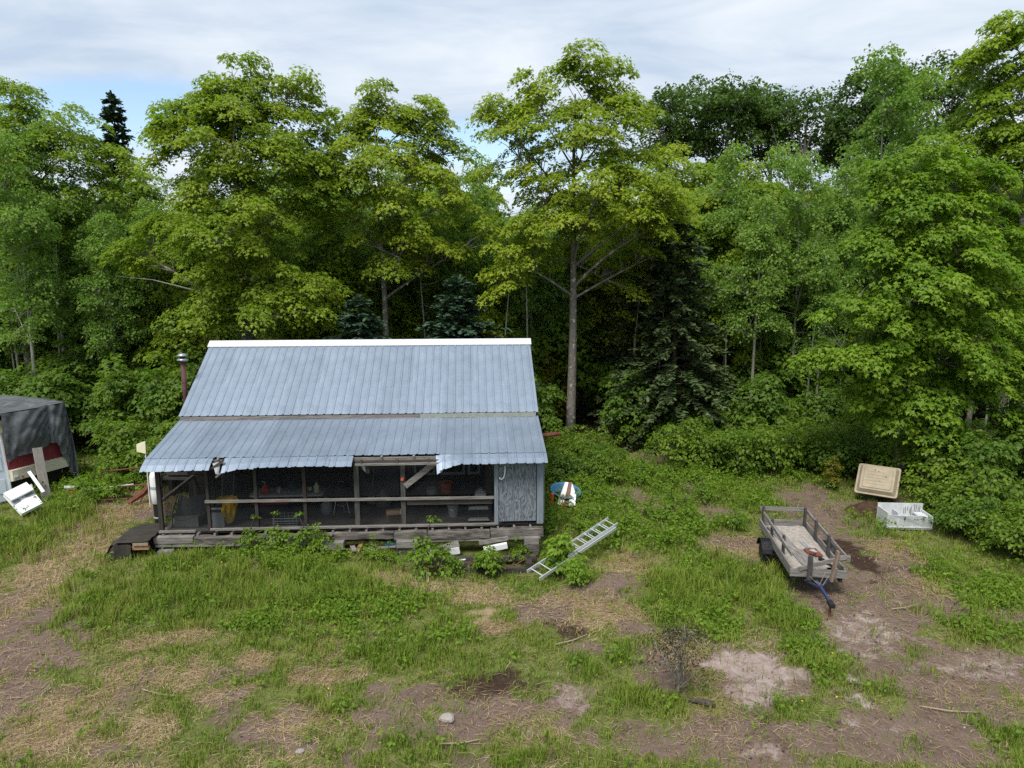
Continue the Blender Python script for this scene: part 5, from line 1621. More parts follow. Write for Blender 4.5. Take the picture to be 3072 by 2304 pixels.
    for i in range(8):
        for j in range(8):
            k = i * 9 + j
            fs.append((k, k + 9, k + 10, k + 1))
    MB().add(vs_, fs).build('earth', plain('brown_earth', (0.085, 0.05, 0.036), 0.95, var=0.3, scale=7, bump=0.6, spec=0.05), o)
    tag(o, 'bare brown earth bank between the tan lid and the white box', 'earth bank')


moulded_lid()


def rock(name, px, py, r_, label, seed, sq=0.65):
    x, y = G(px, py)
    rr = random.Random(seed)
    import bmesh
    bm = bmesh.new()
    bmesh.ops.create_icosphere(bm, subdivisions=2, radius=1.0)
    for v in bm.verts:
        k = 1 + 0.22 * (float(vnoise(np.array([v.co.x * 2 + seed]), np.array([v.co.y * 2 + v.co.z * 1.7]), 1.0, seed)[0]) - 0.5) * 2
        v.co = Vector((v.co.x * r_ * k, v.co.y * r_ * 0.85 * k, v.co.z * r_ * sq * k))
    me = bpy.data.meshes.new(name)
    bm.to_mesh(me); bm.free()
    me.materials.append(M['stone'])
    o = link(name, me)
    o.location = (x, y, hz(x, y) + r_ * sq * 0.55)
    tag(o, label, 'rock')


rock('rock', 1340, 2165, 0.125, 'pale rounded rock alone on the bare patch in the foreground', 3)
rock('rock', 2558, 2045, 0.10, 'flat pale rock in the grass right of the pale dirt pad', 8, 0.4)
rock('rock', 900, 2265, 0.075, 'small pale stone at the bottom edge of the grass', 5, 0.6)


def small_wood():
    x, y = G(2110, 2115)
    o = MB().tube([(x - 0.22, y + 0.08, 0.04), (x - 0.06, y + 0.02, 0.05), (x + 0.10, y - 0.04, 0.05), (x + 0.18, y - 0.05, 0.04)], [0.025, 0.045, 0.06, 0.035], 8).build('log', M['bark_dark'])
    tag(o, 'dark rotten log lying at the foot of the withered bush', 'log')
    rr = random.Random(21)
    spots = [(480, 2090, 'left of the foreground straw'), (2720, 1830, 'on the track right of the trailer tongue'), (2850, 2140, 'on the bare soil at the lower right'), (1720, 1930, 'beside the dark soil patch'), (1380, 2240, 'under the pale rock')]
    for px, py, w_ in spots:
        x, y = G(px, py)
        a = rr.uniform(-0.6, 0.6)
        ln = rr.uniform(0.25, 0.5)
        o = MB().tube([(x - ln * math.cos(a), y - ln * math.sin(a), hz(x, y) + 0.04), (x, y, hz(x, y) + 0.05), (x + ln * math.cos(a + .3), y + ln * math.sin(a + .3), hz(x, y) + 0.04)], [0.012, 0.015, 0.008], 6).build('stick', M['tanwood'])
        tag(o, 'thin pale stick ' + w_, 'stick')


small_wood()

# ------------------------------------------------------------------ foliage
T_MAPLE = (np.array([(0, -.1, 0), (-.58, .34, -.12), (-.25, .46, .03), (0, 1.0, -.16), (.25, .46, .03), (.58, .34, -.12)], float), [(0, 2, 1), (0, 5, 4)], [(0, 4, 3, 2)])
T_LEAF = (np.array([(0, 0, 0), (-.34, .45, .07), (0, 1, -.1), (.34, .45, .07)], float), [(0, 2, 1), (0, 3, 2)], [])
T_NEEDLE = (np.array([(-.30, 0, 0), (.30, 0, 0), (.16, 1, -.06), (-.16, 1, -.06)], float), [], [(0, 1, 2, 3)])


def unit(v):
    return v / np.maximum(np.linalg.norm(v, axis=-1, keepdims=True), 1e-9)


def leaf_geo(pos, nrm, tip, size, tpl):
    T, tri, quad = tpl
    nrm = unit(nrm)
    tip = unit(tip - nrm * (tip * nrm).sum(-1, keepdims=True))
    side = np.cross(tip, nrm)
    V = pos[:, None, :] + size[:, None, None] * (side[:, None, :] * T[None, :, 0:1] + tip[:, None, :] * T[None, :, 1:2] + nrm[:, None, :] * T[None, :, 2:3])
    n = len(pos); k = len(T)
    off = (np.arange(n) * k)[:, None, None]
    tr = (np.array(tri, int)[None] + off).reshape(-1, 3) if tri else np.zeros((0, 3), int)
    qd = (np.array(quad, int)[None] + off).reshape(-1, 4) if quad else np.zeros((0, 4), int)
    return V.reshape(-1, 3), tr, qd


def crown_mesh(name, rng, C, Rc, axis, n, size, flat, droop, tilt, tpl, mat, up_bias=1.0, jit=0.32, clump_tone=0.35, tones=None):
    """C clump centres, Rc radii; axis = trunk xy: clumps tilt outwards from it"""
    N_ = len(C)
    c = np.repeat(C, n, 0); r0 = np.repeat(Rc, n)
    a = rng.uniform(0, 2 * np.pi, N_ * n)
    rr = np.sqrt(rng.uniform(0, 1, N_ * n))
    o = np.stack([np.cos(a), np.sin(a), np.zeros_like(a)], -1)
    out = C - axis
    out[:, 2] = 0
    od = np.repeat(unit(out), n, 0)
    pos = c + o * (rr * r0)[:, None]
    pos[:, 2] += flat * r0 * (1 - rr ** 2) + rng.normal(0, 0.30, N_ * n) * flat * r0
    pos[:, 2] -= tilt * ((pos - c) * od).sum(-1) * (0.5 + 0.5 * rng.uniform(0, 1, N_ * n))
    nr = np.zeros((N_ * n, 3)); nr[:, 2] = up_bias
    nr += o * (0.65 * rr)[:, None] + od * tilt * 0.8 + rng.normal(0, jit, (N_ * n, 3))
    tip = o * 0.8 + od * 0.35 + rng.normal(0, 0.45, (N_ * n, 3)); tip[:, 2] -= droop
    sz = size * rng.uniform(0.6, 1.4, N_ * n)
    V, tr, qd = leaf_geo(pos, nr, tip, sz, tpl)
    tone = np.clip(np.repeat(rng.uniform(0, 1, N_) if tones is None else 0.7 * tones + 0.3 * rng.uniform(0, 1, N_), n) * clump_tone + rng.uniform(0, 1, N_ * n) * (1 - clump_tone), 0, 1)
    rn = np.repeat(tone, len(tpl[0]))
    return mesh_np(name, V, tris=tr if len(tr) else None, quads=qd if len(qd) else None, attrs={'rnd': rn}, mat=mat)


def mesh_of(mb, name, mat, smooth=True):
    me = bpy.data.meshes.new(name)
    me.from_pydata(mb.v, [], mb.f)
    me.materials.append(mat)
    if smooth:
        me.polygons.foreach_set('use_smooth', [True] * len(me.polygons))
    return me


def spread(rng, ells, dmin, per=6, bough=0.85):
    """clump centres: boughs kept apart inside the ellipsoids (cx, cy, cz, rx, ry, rz, n), each a small dome of clumps; returns centres and a tone for each"""
    B = []; P = []; T = []
    for cx, cy, cz, rx, ry, rz, n in ells:
        tries = 0; got = 0
        nb = max(1, int(round(n / per)))
        br = bough * min(1.0, 0.45 + 0.35 * min(rx, rz * 1.3))
        while got < nb and tries < nb * 30:
            tries += 1
            v = rng.normal(0, 1, 3); v /= np.linalg.norm(v)
            r_ = rng.uniform(0.10, 1) ** 0.42
            p = np.array([cx + rx * v[0] * r_, cy + ry * v[1] * r_, cz + rz * v[2] * r_])
            if B and tries < nb * 20:
                dd = (np.array(B) - p) * np.array([1, 1, 1.35])
                if (dd ** 2).sum(1).min() < (br * 1.5 * rng.uniform(0.65, 1.1)) ** 2:
                    continue
            B.append(p); got += 1
            tone = rng.uniform(0, 1)
            k = max(3, int(per * rng.uniform(0.7, 1.35)))
            od = p - np.array([0, 0, p[2]]); od = od / max(1e-6, np.linalg.norm(od))
            bs = br * rng.uniform(0.75, 1.25)
            for i in range(k):
                a = 2.4 * i + rng.uniform(-.5, .5)
                q = math.sqrt((i + 0.3) / k)
                off = np.array([math.cos(a) * q * bs, math.sin(a) * q * bs, (1 - q * q) * 0.75 * bs]) + rng.normal(0, 0.16, 3)
                off[2] -= 0.40 * float(np.dot(off[:2], od[:2]))
                P.append(p + off); T.append(tone)
        for i in range(int(n * 0.2)):
            v = rng.normal(0, 1, 3); v /= np.linalg.norm(v)
            v = v * rng.uniform(0, 1) ** 0.5
            P.append(np.array([cx + rx * v[0], cy + ry * v[1], cz + rz * v[2]])); T.append(rng.uniform(0, 1))
    return np.array(P), np.array(T)


def skeleton(rng, C, H, r0, nl, top=0.9, lean=(0, 0), first=0.25, forks=None, rise=0.75):
    """trunk and limbs reaching the clumps"""
    mb = MB()
    k = 9
    tp = []
    for i in range(k + 1):
        t = i / k
        tp.append(np.array([lean[0] * t ** 1.5 + 0.06 * math.sin(5 * t + lean[0]), lean[1] * t + 0.05 * math.sin(4 * t), H * top * t]))
    tr = [r0 * (1.12 if i == 0 else 1) * (1 - 0.86 * (i / k) ** 1.1) for i in range(k + 1)]
    tp[0][2] = -0.25
    mb.tube(tp, tr, 8)
    tp = np.array(tp)

    def trunk_at(z):
        t = np.clip(z / (H * top), 0, 1) * k
        i = int(min(k - 1, math.floor(t)))
        f = t - i
        return tp[i] * (1 - f) + tp[i + 1] * f, tr[i] * (1 - f) + tr[i + 1] * f
    # group the clumps
    idx = rng.choice(len(C), min(nl, len(C)), replace=False)
    cen = C[idx].copy()
    for _ in range(6):
        d = ((C[:, None, :] - cen[None]) ** 2).sum(-1)
        lab = d.argmin(1)
        for j in range(len(cen)):
            if (lab == j).any():
                cen[j] = C[lab == j].mean(0)
    for j in range(len(cen)):
        g = cen[j]
        mem = C[lab == j]
        if not len(mem):
            continue
        # limb goes to the outer part of its group
        dist = math.hypot(g[0] - lean[0] * .5, g[1])
        z0 = max(H * first * (1 + 0.7 * rng.uniform()), min(H * top * 0.95, g[2] - dist * rise - 0.3))
        z0 = min(z0, max(H * first * 0.8, g[2] - 0.2))
        p0, rt = trunk_at(z0)
        far = mem[((mem - p0) ** 2).sum(1).argmax()]
        end = g * 0.55 + far * 0.45
        ctrl = p0 * 0.5 + end * 0.5 + np.array([0, 0, 0.10 * dist]) + rng.normal(0, 0.12 * (1 + dist * 0.3), 3)
        L0 = []
        for i in range(7):
            t = i / 6
            L0.append(p0 * (1 - t) ** 2 + ctrl * 2 * t * (1 - t) + end * t * t)
        rl = max(0.018, min(rt * 0.6, 0.018 + 0.011 * np.linalg.norm(end - p0)))
        mb.tube(L0, [rl * (1 - 0.75 * i / 6) for i in range(7)], 6, cap=False)
        L1 = np.array(L0)
        for m_ in mem:
            di = ((L1 - m_) ** 2).sum(1)
            i = max(1, int(di.argmin()) - 1)
            s = L1[i]
            md = s * 0.5 + m_ * 0.5 + np.array([0, 0, 0.08])
            mb.tube([s, md, m_ + np.array([0, 0, -0.02])], [rl * 0.35 + 0.004, 0.011, 0.005], 4, cap=False)
    return mb


PROTO = {}


def deciduous(key, seed, H, r0, ells, clumpR, nleaf, leaf, tpl, leafm, barkm, flat=0.46, droop=0.6, tilt=0.42, nl=12, dmin=0.8, first=0.25, lean=(0, 0), top=0.92, up=1.0, jit=0.36, rise=0.75, per=6, bough=0.85):
    rng = np.random.default_rng(seed)
    C, tones = spread(rng, ells, dmin, per, bough)
    sk = skeleton(rng, C, H, r0, nl, top=top, lean=lean, first=first, rise=rise)
    Rc = clumpR * rng.uniform(0.7, 1.25, len(C))
    cm = crown_mesh(key + '_crown', rng, C, Rc, np.array([lean[0] * .6, lean[1] * .6, 0]), nleaf, leaf, flat, droop, tilt, tpl, M[leafm], up_bias=up, jit=jit, tones=tones, clump_tone=0.5)
    PROTO[key] = (mesh_of(sk, key + '_trunk', M[barkm]), cm, H)


def conifer(key, seed, H, Rmax, leafm, power=0.8, z0=0.08, whorls=26, per=8, spray=0.34, droop=0.25, bare=0.0, crook=0.0):
    rng = np.random.default_rng(seed)
    mb = MB()
    tpts = [(crook * math.sin(3 * i / 8), 0, H * i / 8 if i else -0.2) for i in range(9)]
    mb.tube(tpts, [0.02 + 0.011 * H * (1 - i / 8) for i in range(9)], 7)
    pos = []; nrm = []; tip = []; sz = []
    for w in range(whorls):
        t = (w + rng.uniform(0, 0.8)) / whorls
        z = H * (z0 + (1 - z0) * t)
        Rw = Rmax * (1 - t) ** power * rng.uniform(0.75, 1.15) + 0.10
        if bare and t < 0.25:
            pass
        nb = max(4, int(per * (1 - 0.4 * t)))
        a0 = rng.uniform(0, 6.28)
        for b in range(nb):
            a = a0 + 6.283 * b / nb + rng.uniform(-.25, .25)
            ln = Rw * rng.uniform(0.65, 1.1)
            d = np.array([math.cos(a), math.sin(a), 0]); sd_ = np.array([-math.sin(a), math.cos(a), 0])
            cx = crook * math.sin(3 * t)
            ns = max(4, int(ln / 0.11))
            up = 0.35 * (t - 0.35)
            pl = []
            for s in range(ns + 1):
                u = s / ns
                zz = z + ln * (up * u - droop * u * u + 0.10 * u ** 3)
                p = np.array([cx, 0, 0]) + d * ln * u + np.array([0, 0, zz])
                if s % 2 == 0:
                    pl.append(p)
                if u < 0.18 + bare * (1 - t):
                    continue
                wd = (1 - 0.6 * u)
                for sg in (-1, 1):
                    for rep in range(3):
                        pos.append(p + rng.normal(0, 0.035, 3))
                        tip.append(d * 0.75 + sd_ * sg * rng.uniform(0.4, 1.1) + np.array([0, 0, rng.uniform(-0.55, 0.05)]))
                        nrm.append(np.array([0, 0, 1.0]) + rng.normal(0, 0.35, 3))
                        sz.append(spray * wd * rng.uniform(0.6, 1.2))
            mb.tube(pl, [0.016 * (1 - 0.7 * i / max(1, len(pl) - 1)) for i in range(len(pl))], 4, cap=False)
    for i in range(24):
        pos.append(np.array([crook * math.sin(3), 0, H - 0.5 * i / 24])); tip.append(rng.normal(0, .4, 3) + [0, 0, 0.8]); nrm.append(rng.normal(0, 1, 3)); sz.append(spray * 0.6)
    pos = np.array(pos); nrm = np.array(nrm); tip = np.array(tip); sz = np.array(sz)
    V, tr, qd = leaf_geo(pos, nrm, tip, sz, T_NEEDLE)
    rn = np.repeat(rng.uniform(0, 1, len(pos)), 4)
    PROTO[key] = (mesh_of(mb, key + '_trunk', M['bark_dark']), mesh_np(key + '_crown', V, quads=qd, attrs={'rnd': rn}, mat=M[leafm]), H)


def place(key, name, x, y, label, cat, group=None, s=1.0, sz=None, rz=0.0, crown='crown', stem='trunk', z=None):
    tm, cm, H = PROTO[key]
    o = empty(name, (x, y, hz(x, y) if z is None else z), rz)
    o.scale = (s, s, sz if sz else s)
    tag(o, label, cat, group)
    link(stem, tm, o)
    link(crown, cm, o)
    return o


def hero(key, seed, base_px, y, spec, r0, clumpR=0.50, nleaf=108, leaf=0.122, leafm='maple', barkm='bark_maple', tpl=T_MAPLE, dens=1.0, name='maple_tree', label='', depth=0.85, dmin=0.88, **kw):
    """spec: (pixel x, pixel y, rx, ry, offset in depth, clumps) -> ellipsoids in metres round the trunk's foot"""
    bx = at_depth(base_px, 900, y)[0]
    ells = []; H = 0
    for px, py, rx, ry, dy, n in spec:
        X, _, Z = at_depth(px, py, y + dy)
        mpp = (y + dy) / FPX
        Z -= 0.55 if py < 330 else (0.25 if py < 450 else 0.0)      # the boughs rise above their centres
        ells.append((X - bx, dy, Z, rx * mpp, max(0.7, rx * mpp * depth), ry * mpp, int(n * dens)))
        H = max(H, Z + ry * mpp)
    deciduous(key, seed, H, r0, ells, clumpR, nleaf, leaf, tpl, leafm, barkm, dmin=dmin, **kw)
    return place(key, name, bx, y, label, 'tree')


def big_trees():
    hero('m_center', 11, 1715, 28.0, [(1700, 180, 80, 45, 0, 9), (1590, 200, 60, 45, 0, 7), (1800, 210, 70, 50, 0, 8), (1640, 290, 150, 50, 0.5, 14), (1830, 290, 90, 50, -0.3, 8), (1912, 280, 40, 40, 0, 4), (1455, 365, 85, 38, -0.3, 11), (1545, 330, 50, 30, 0, 4), (1560, 420, 110, 40, -0.6, 12),
                                      (1700, 430, 200, 70, 0, 24), (1860, 470, 120, 90, -0.5, 20), (1560, 540, 150, 80, 0, 22), (1760, 600, 170, 90, -1.2, 30), (1900, 640, 140, 95, -1.4, 34), (1990, 660, 80, 80, -1.2, 14),
                                      (1640, 720, 120, 70, -0.8, 16), (1530, 790, 80, 50, -1.2, 10), (1490, 860, 60, 50, -1.4, 9), (1920, 830, 120, 80, 0.6, 16), (1870, 740, 110, 60, 0.3, 12), (1740, 780, 110, 45, 0.5, 9), (1900, 920, 90, 40, 0.8, 6)],
         0.21, leafm='maple_yellow', dens=1.15, name='maple_tree', label='tall yellow-green maple with lichened trunk just right of the cabin roof', lean=(0.1, 0.3), first=0.34, rise=1.0, nl=17, nleaf=114)
    hero('m_left', 12, 735, 27.5, [(750, 190, 70, 60, 0, 10), (660, 230, 70, 60, 0, 10), (850, 290, 90, 80, 0, 14), (610, 310, 110, 80, 0, 18), (740, 300, 130, 90, 0.4, 24), (930, 250, 30, 40, 0, 4), (500, 380, 60, 60, 0, 9), (570, 450, 110, 80, 0, 18), (760, 440, 210, 100, -0.5, 38), (920, 430, 90, 90, -0.3, 16),
                                   (640, 580, 170, 90, -0.8, 30), (830, 580, 170, 90, -0.8, 30), (960, 560, 90, 80, 0, 14), (740, 700, 240, 80, -1.2, 36), (600, 720, 110, 60, -0.6, 14), (700, 830, 160, 80, -1.2, 26), (900, 880, 130, 70, -1.4, 22), (740, 970, 190, 50, -1.5, 26), (440, 790, 95, 38, 0, 12), (430, 720, 50, 40, 0, 5)],
         0.24, leafm='maple_yellow', dens=1.30, name='maple_tree', label='broad leafy maple rising behind the left half of the cabin roof', nl=18, first=0.22, nleaf=114)
    hero('m_mid', 13, 1150, 29.0, [(1115, 280, 50, 50, 0, 7), (1050, 350, 70, 70, 0, 11), (1180, 330, 60, 60, 0, 10), (1240, 310, 40, 50, 0, 5), (1300, 360, 70, 60, 0, 8), (1130, 420, 110, 70, 0, 18), (1270, 450, 100, 70, 0.3, 12),
                                   (1130, 540, 190, 90, -0.5, 32), (1310, 570, 120, 90, -0.4, 20), (1200, 680, 210, 90, -0.8, 34), (1360, 730, 110, 60, -0.6, 14), (1040, 690, 90, 70, -0.3, 12), (1230, 790, 150, 60, -0.6, 18)],
         0.17, leafm='maple_yellow', dens=1.25, name='maple_tree', label='yellow-green maple between the broad one and the tall one', nl=14, first=0.25)
    hero('m_right', 14, 2745, 22.6, [(2760, 500, 70, 60, 0, 12), (2690, 590, 90, 60, -0.4, 14), (2850, 560, 120, 90, 0, 24), (2780, 680, 150, 80, -0.6, 30), (2930, 680, 130, 100, -0.2, 28), (2660, 740, 90, 60, -0.6, 14), (2860, 810, 180, 80, -1.0, 36), (2720, 840, 110, 60, -0.9, 18),
                                     (2990, 830, 100, 100, 0, 18), (2800, 930, 190, 70, -1.2, 34), (2640, 950, 110, 55, -1.0, 16), (2950, 980, 130, 80, -0.5, 22), (2700, 1040, 150, 60, -1.2, 22), (2560, 1080, 110, 45, -0.8, 14), (2850, 1090, 150, 70, -1.2, 24), (2470, 1130, 70, 35, -0.5, 6), (2620, 1150, 120, 50, -0.9, 16), (2990, 1160, 110, 80, -0.8, 18), (3010, 1280, 70, 50, -1.0, 8), (2880, 1200, 90, 45, -1.2, 10), (2760, 1260, 120, 45, -1.0, 16), (2640, 1260, 80, 45, -0.6, 10), (2830, 1330, 90, 40, -1.0, 10), (2720, 1390, 60, 30, -0.5, 6)],
         0.22, leaf=0.12, clumpR=0.44, leafm='maple_right', dens=1.20, name='maple_tree', label='fresh green maple overhanging the tan lid at the right', nl=18, first=0.16, dmin=0.70, nleaf=104, bough=0.75)
    hero('m_right_back', 15, 3040, 30.0, [(3030, 70, 60, 70, 0, 14), (2970, 160, 90, 60, 0, 16), (3050, 210, 80, 80, 0, 18), (3000, 320, 110, 80, 0, 22), (3080, 400, 100, 110, 0, 24), (2980, 450, 110, 80, -0.5, 20), (3060, 560, 110, 100, 0, 20), (3080, 730, 90, 110, 0, 16)],
         0.22, leafm='maple', dens=1.20, name='maple_tree', label='tallest tree, cut by the right edge of the picture', nl=12, first=0.2, leaf=0.15)
    hero('m_left_edge', 16, 60, 31.0, [(30, 290, 70, 50, 0, 12), (110, 370, 110, 70, 0, 24), (240, 410, 90, 60, 0, 16), (20, 460, 120, 90, -0.4, 24), (170, 500, 150, 80, -0.4, 30), (290, 530, 80, 70, 0, 12), (60, 610, 150, 90, -0.6, 28), (230, 640, 120, 80, -0.4, 20), (20, 760, 110, 80, -0.6, 14), (160, 780, 120, 70, -.4, 14)],
         0.22, leafm='maple', dens=1.30, name='maple_tree', label='rounded yellow-green maple at the left edge of the picture', nl=14, first=0.2, leaf=0.125, clumpR=0.55)
    # far oaks on the skyline
    oak = dict(leafm='oak', barkm='bark_oak', tpl=T_LEAF, leaf=0.20, clumpR=0.62, bough=1.0, flat=0.7, droop=0.15, tilt=0.1, jit=0.7, nleaf=84, dmin=0.85, name='oak_tree', first=0.3, rise=1.25)
    hero('o1', 31, 2160, 46.0, [(2120, 310, 110, 65, 0, 46), (2200, 320, 90, 70, 0, 36), (2020, 360, 70, 60, 0, 22), (1975, 400, 70, 50, 0, 16), (2090, 400, 110, 60, 0.5, 30), (2180, 420, 100, 60, 0.5, 20), (2010, 450, 80, 50, 0, 14), (2070, 500, 70, 50, 0, 8), (2210, 490, 60, 50, 0, 7)], 0.36, label='dark domed oak on the skyline right of the tall maple', nl=11, **oak)
    hero('o2', 32, 2290, 47.0, [(2290, 320, 75, 60, 0, 30), (2310, 390, 80, 50, 0, 18), (2240, 400, 70, 40, 0, 14), (2300, 450, 80, 50, 0.5, 14), (2260, 510, 60, 40, 0, 6)], 0.32, label='dark oak between the domed oak and the bare-stemmed one', nl=9, **oak)
    hero('o3', 33, 2385, 45.0, [(2405, 320, 55, 45, 0, 20), (2370, 350, 50, 45, 0, 14), (2420, 390, 40, 40, 0, 8), (2360, 430, 45, 40, 0, 8)], 0.34, label='thin-crowned oak with many bare pale limbs on the skyline', nl=10, **{**oak, 'nleaf': 50, 'rise': 2.4})
    hero('o4', 34, 2570, 46.0, [(2640, 270, 80, 55, 0, 26), (2570, 340, 95, 70, 0, 36), (2510, 400, 70, 60, 0, 22), (2500, 460, 70, 45, 0, 16), (2650, 360, 70, 60, 0, 18), (2560, 440, 90, 60, 0, 18), (2520, 530, 70, 50, 0, 9), (2610, 500, 70, 60, 0, 9)], 0.36, label='dark dense oak right of the bare-stemmed oak', nl=11, **oak)
    hero('o5', 35, 2800, 44.0, [(2780, 265, 60, 50, 0, 18), (2850, 230, 70, 55, 0, 24), (2910, 200, 50, 40, 0, 14), (2830, 310, 80, 55, 0, 18), (2900, 290, 70, 60, 0, 18), (2800, 380, 90, 60, 0, 16), (2880, 400, 70, 60, 0, 10), (2760, 460, 70, 50, 0, 8)], 0.36, label='dark open oak with dead twigs left of the tallest tree', nl=12, **{**oak, 'nleaf': 60})


big_trees()


def protos():
    # general trees for the wood behind
    for i, (H, rx, lm) in enumerate(((12.0, 2.6, 'maple'), (11.0, 2.3, 'maple'), (12.0, 2.5, 'maple_yellow'))):
        e = [(0, 0, H * 0.80, rx * 0.6, rx * 0.6, H * 0.16, 34), (0.3, 0, H * 0.62, rx, rx, H * 0.17, 72), (-0.3, 0.2, H * 0.42, rx * 0.95, rx * 0.95, H * 0.13, 50)]
        deciduous('maple%d' % i, 50 + i, H, 0.15, e, 0.55, 94, 0.142, T_MAPLE, lm, 'bark_maple', nl=12, first=0.2, dmin=0.85)
    for i, (H, rx) in enumerate(((12.0, 1.35), (11.0, 1.2), (12.0, 1.6))):
        e = [(0, 0, H * 0.84, rx * 0.55, rx * 0.55, H * 0.14, 34), (0.1, 0, H * 0.64, rx, rx, H * 0.17, 62), (-0.1, 0, H * 0.46, rx * 0.9, rx * 0.9, H * 0.12, 32)]
        deciduous('aspen%d' % i, 70 + i, H, 0.085, e, 0.40, 92, 0.115, T_LEAF, 'aspen', 'bark_aspen', flat=0.7, droop=0.5, tilt=0.15, nl=10, first=0.32, dmin=0.5, jit=0.8, up=0.6, rise=1.1, bough=0.6, lean=((-0.3, 0.2, 0.4)[i], 0))
    for i in range(2):
        H = 10.0
        e = [(0.1, 0, H * 0.84, 0.9, 0.9, H * 0.13, 20), (0.2, 0, H * 0.66, 0.9, 0.9, H * 0.08, 10)]
        deciduous('pole%d' % i, 80 + i, H, 0.06, e, 0.36, 60, 0.13, T_LEAF, 'aspen', 'bark_aspen', flat=0.6, tilt=0.15, nl=7, first=0.52, dmin=0.5, jit=0.8, up=0.6, rise=1.0, bough=0.5, lean=((-0.5, 0.6)[i], 0))
    for i, lm in enumerate(('aspen', 'maple')):
        H = 7.0
        e = [(0, 0, H * 0.78, 0.9, 0.9, H * 0.18, 30), (0.1, 0, H * 0.48, 1.5, 1.5, H * 0.20, 50), (0, 0, H * 0.22, 1.5, 1.5, H * 0.14, 26)]
        deciduous('mid%d' % i, 84 + i, H, 0.06, e, 0.42, 70, 0.125, (T_LEAF, T_MAPLE)[i], lm, 'bark_aspen', flat=0.55, tilt=0.25, nl=9, first=0.10, dmin=0.5, jit=0.6, up=0.8, rise=1.0, bough=0.6)
    # saplings and shrubs
    for i, (H, rx, lm) in enumerate(((3.4, 1.0, 'shrub'), (3.0, 1.15, 'shrub_dark'))):
        e = [(0, 0, H * 0.72, rx * 0.7, rx * 0.7, H * 0.22, 16), (0, 0, H * 0.42, rx, rx, H * 0.24, 26)]
        deciduous('sapling%d' % i, 90 + i, H, 0.035, e, 0.36, 40, 0.135, T_MAPLE, lm, 'bark_dark', nl=8, first=0.05, dmin=0.42, per=4, bough=0.45)
    for i, (H, rx, lm) in enumerate(((1.5, 0.95, 'shrub'), (1.3, 1.0, 'shrub_dark'), (1.6, 0.9, 'shrub'))):
        e = [(0, 0, H * 0.52, rx, rx, H * 0.46, 40)]
        deciduous('shrub%d' % i, 100 + i, H, 0.02, e, 0.26, 30, 0.115, T_LEAF, lm, 'bark_dark', nl=9, first=0.02, dmin=0.26, tilt=0.25, per=3, bough=0.32)
    e = [(0, 0, 0.36, 0.45, 0.45, 0.28, 20)]
    deciduous('low_shrub', 110, 0.7, 0.012, e, 0.18, 26, 0.085, T_LEAF, 'weed', 'bark_dark', nl=6, first=0.02, dmin=0.18, per=3, bough=0.22)
    # sumac-like sapling that grows through the ladder: long drooping leaflets
    e = [(0, 0, 0.95, 0.45, 0.40, 0.30, 14), (0.1, -0.1, 0.45, 0.55, 0.5, 0.30, 16)]
    deciduous('sumac', 111, 1.3, 0.018, e, 0.26, 30, 0.16, T_LEAF, 'weed', 'bark_dark', nl=7, first=0.05, dmin=0.25, droop=1.3, tilt=0.5, per=3, bough=0.25)
    e = [(0, 0, 1.15, 0.7, 0.6, 0.55, 34), (0, 0, 0.7, 0.6, 0.5, 0.3, 10)]
    deciduous('withered', 112, 1.5, 0.03, e, 0.26, 36, 0.05, T_LEAF, 'dead_leaf', 'bark_oak', nl=8, first=0.12, dmin=0.2, jit=0.9, droop=0.8, rise=1.5, per=3, bough=0.25)
    e = [(0, 0, 2.0, 0.8, 0.7, 0.9, 22), (0, 0, 1.0, 0.9, 0.7, 0.5, 16)]
    deciduous('autumn', 113, 3.0, 0.03, e, 0.32, 30, 0.14, T_MAPLE, 'autumn', 'bark_dark', nl=8, first=0.08, dmin=0.35, per=3, bough=0.35)
    H = 12.0
    e = [(0, 0, H * 0.8, 1.6, 1.6, H * 0.17, 24), (0, 0, H * 0.5, 2.6, 2.6, H * 0.22, 50), (0, 0, H * 0.2, 2.6, 2.6, H * 0.16, 40)]
    deciduous('wall', 60, H, 0.14, e, 0.9, 40, 0.27, T_LEAF, 'maple', 'bark_dark', nl=10, first=0.08, dmin=0.9)
    conifer('spruce_blue', 120, 7.0, 2.6, 'spruce_blue', power=0.7, whorls=26, per=10, spray=0.40)
    conifer('hemlock', 121, 9.5, 3.1, 'spruce_brown', power=0.6, whorls=28, per=9, droop=0.30, bare=0.22, spray=0.42)
    conifer('spruce_tall', 122, 16.4, 2.0, 'spruce', power=0.5, whorls=44, per=8, droop=0.32, spray=0.50, crook=0.12)
    conifer('spruce_small', 123, 5.0, 1.3, 'spruce', power=0.8, whorls=18, per=8)


protos()

SKY = [(-200, 300), (0, 430), (150, 480), (300, 500), (420, 480), (470, 560), (600, 480), (900, 430), (1020, 420), (1100, 480), (1330, 450), (1370, 470), (1420, 480), (1600, 560), (1960, 460), (2050, 440), (2150, 480), (2300, 450), (2400, 500), (2470, 560), (2560, 480), (2700, 470), (2900, 450), (3072, 420), (3300, 350)]


def fill_top(px):
    return float(np.interp(px, [a for a, b in SKY], [b for a, b in SKY]))


ZE = [120, 280, 450, 640, 830, 1000, 1180, 1380, 1560, 1740, 1900, 2060, 2240, 2400, 2560, 2720, 2900]
ZONES = ['at the far left edge', 'above the grey tarp', 'below the tall narrow spruce', 'left of the broad maple', 'behind the trunk of the broad maple', 'right of the broad maple', 'behind the yellow-green maple',
         'above the right spruce of the ridge', 'left of the tall maple', 'just behind the tall maple trunk', 'right of the tall maple trunk', 'behind the hemlocks', 'below the domed oak', 'below the middle oak',
         'below the bare-limbed oak', 'left of the fresh green maple', 'behind the fresh green maple', 'at the far right edge']


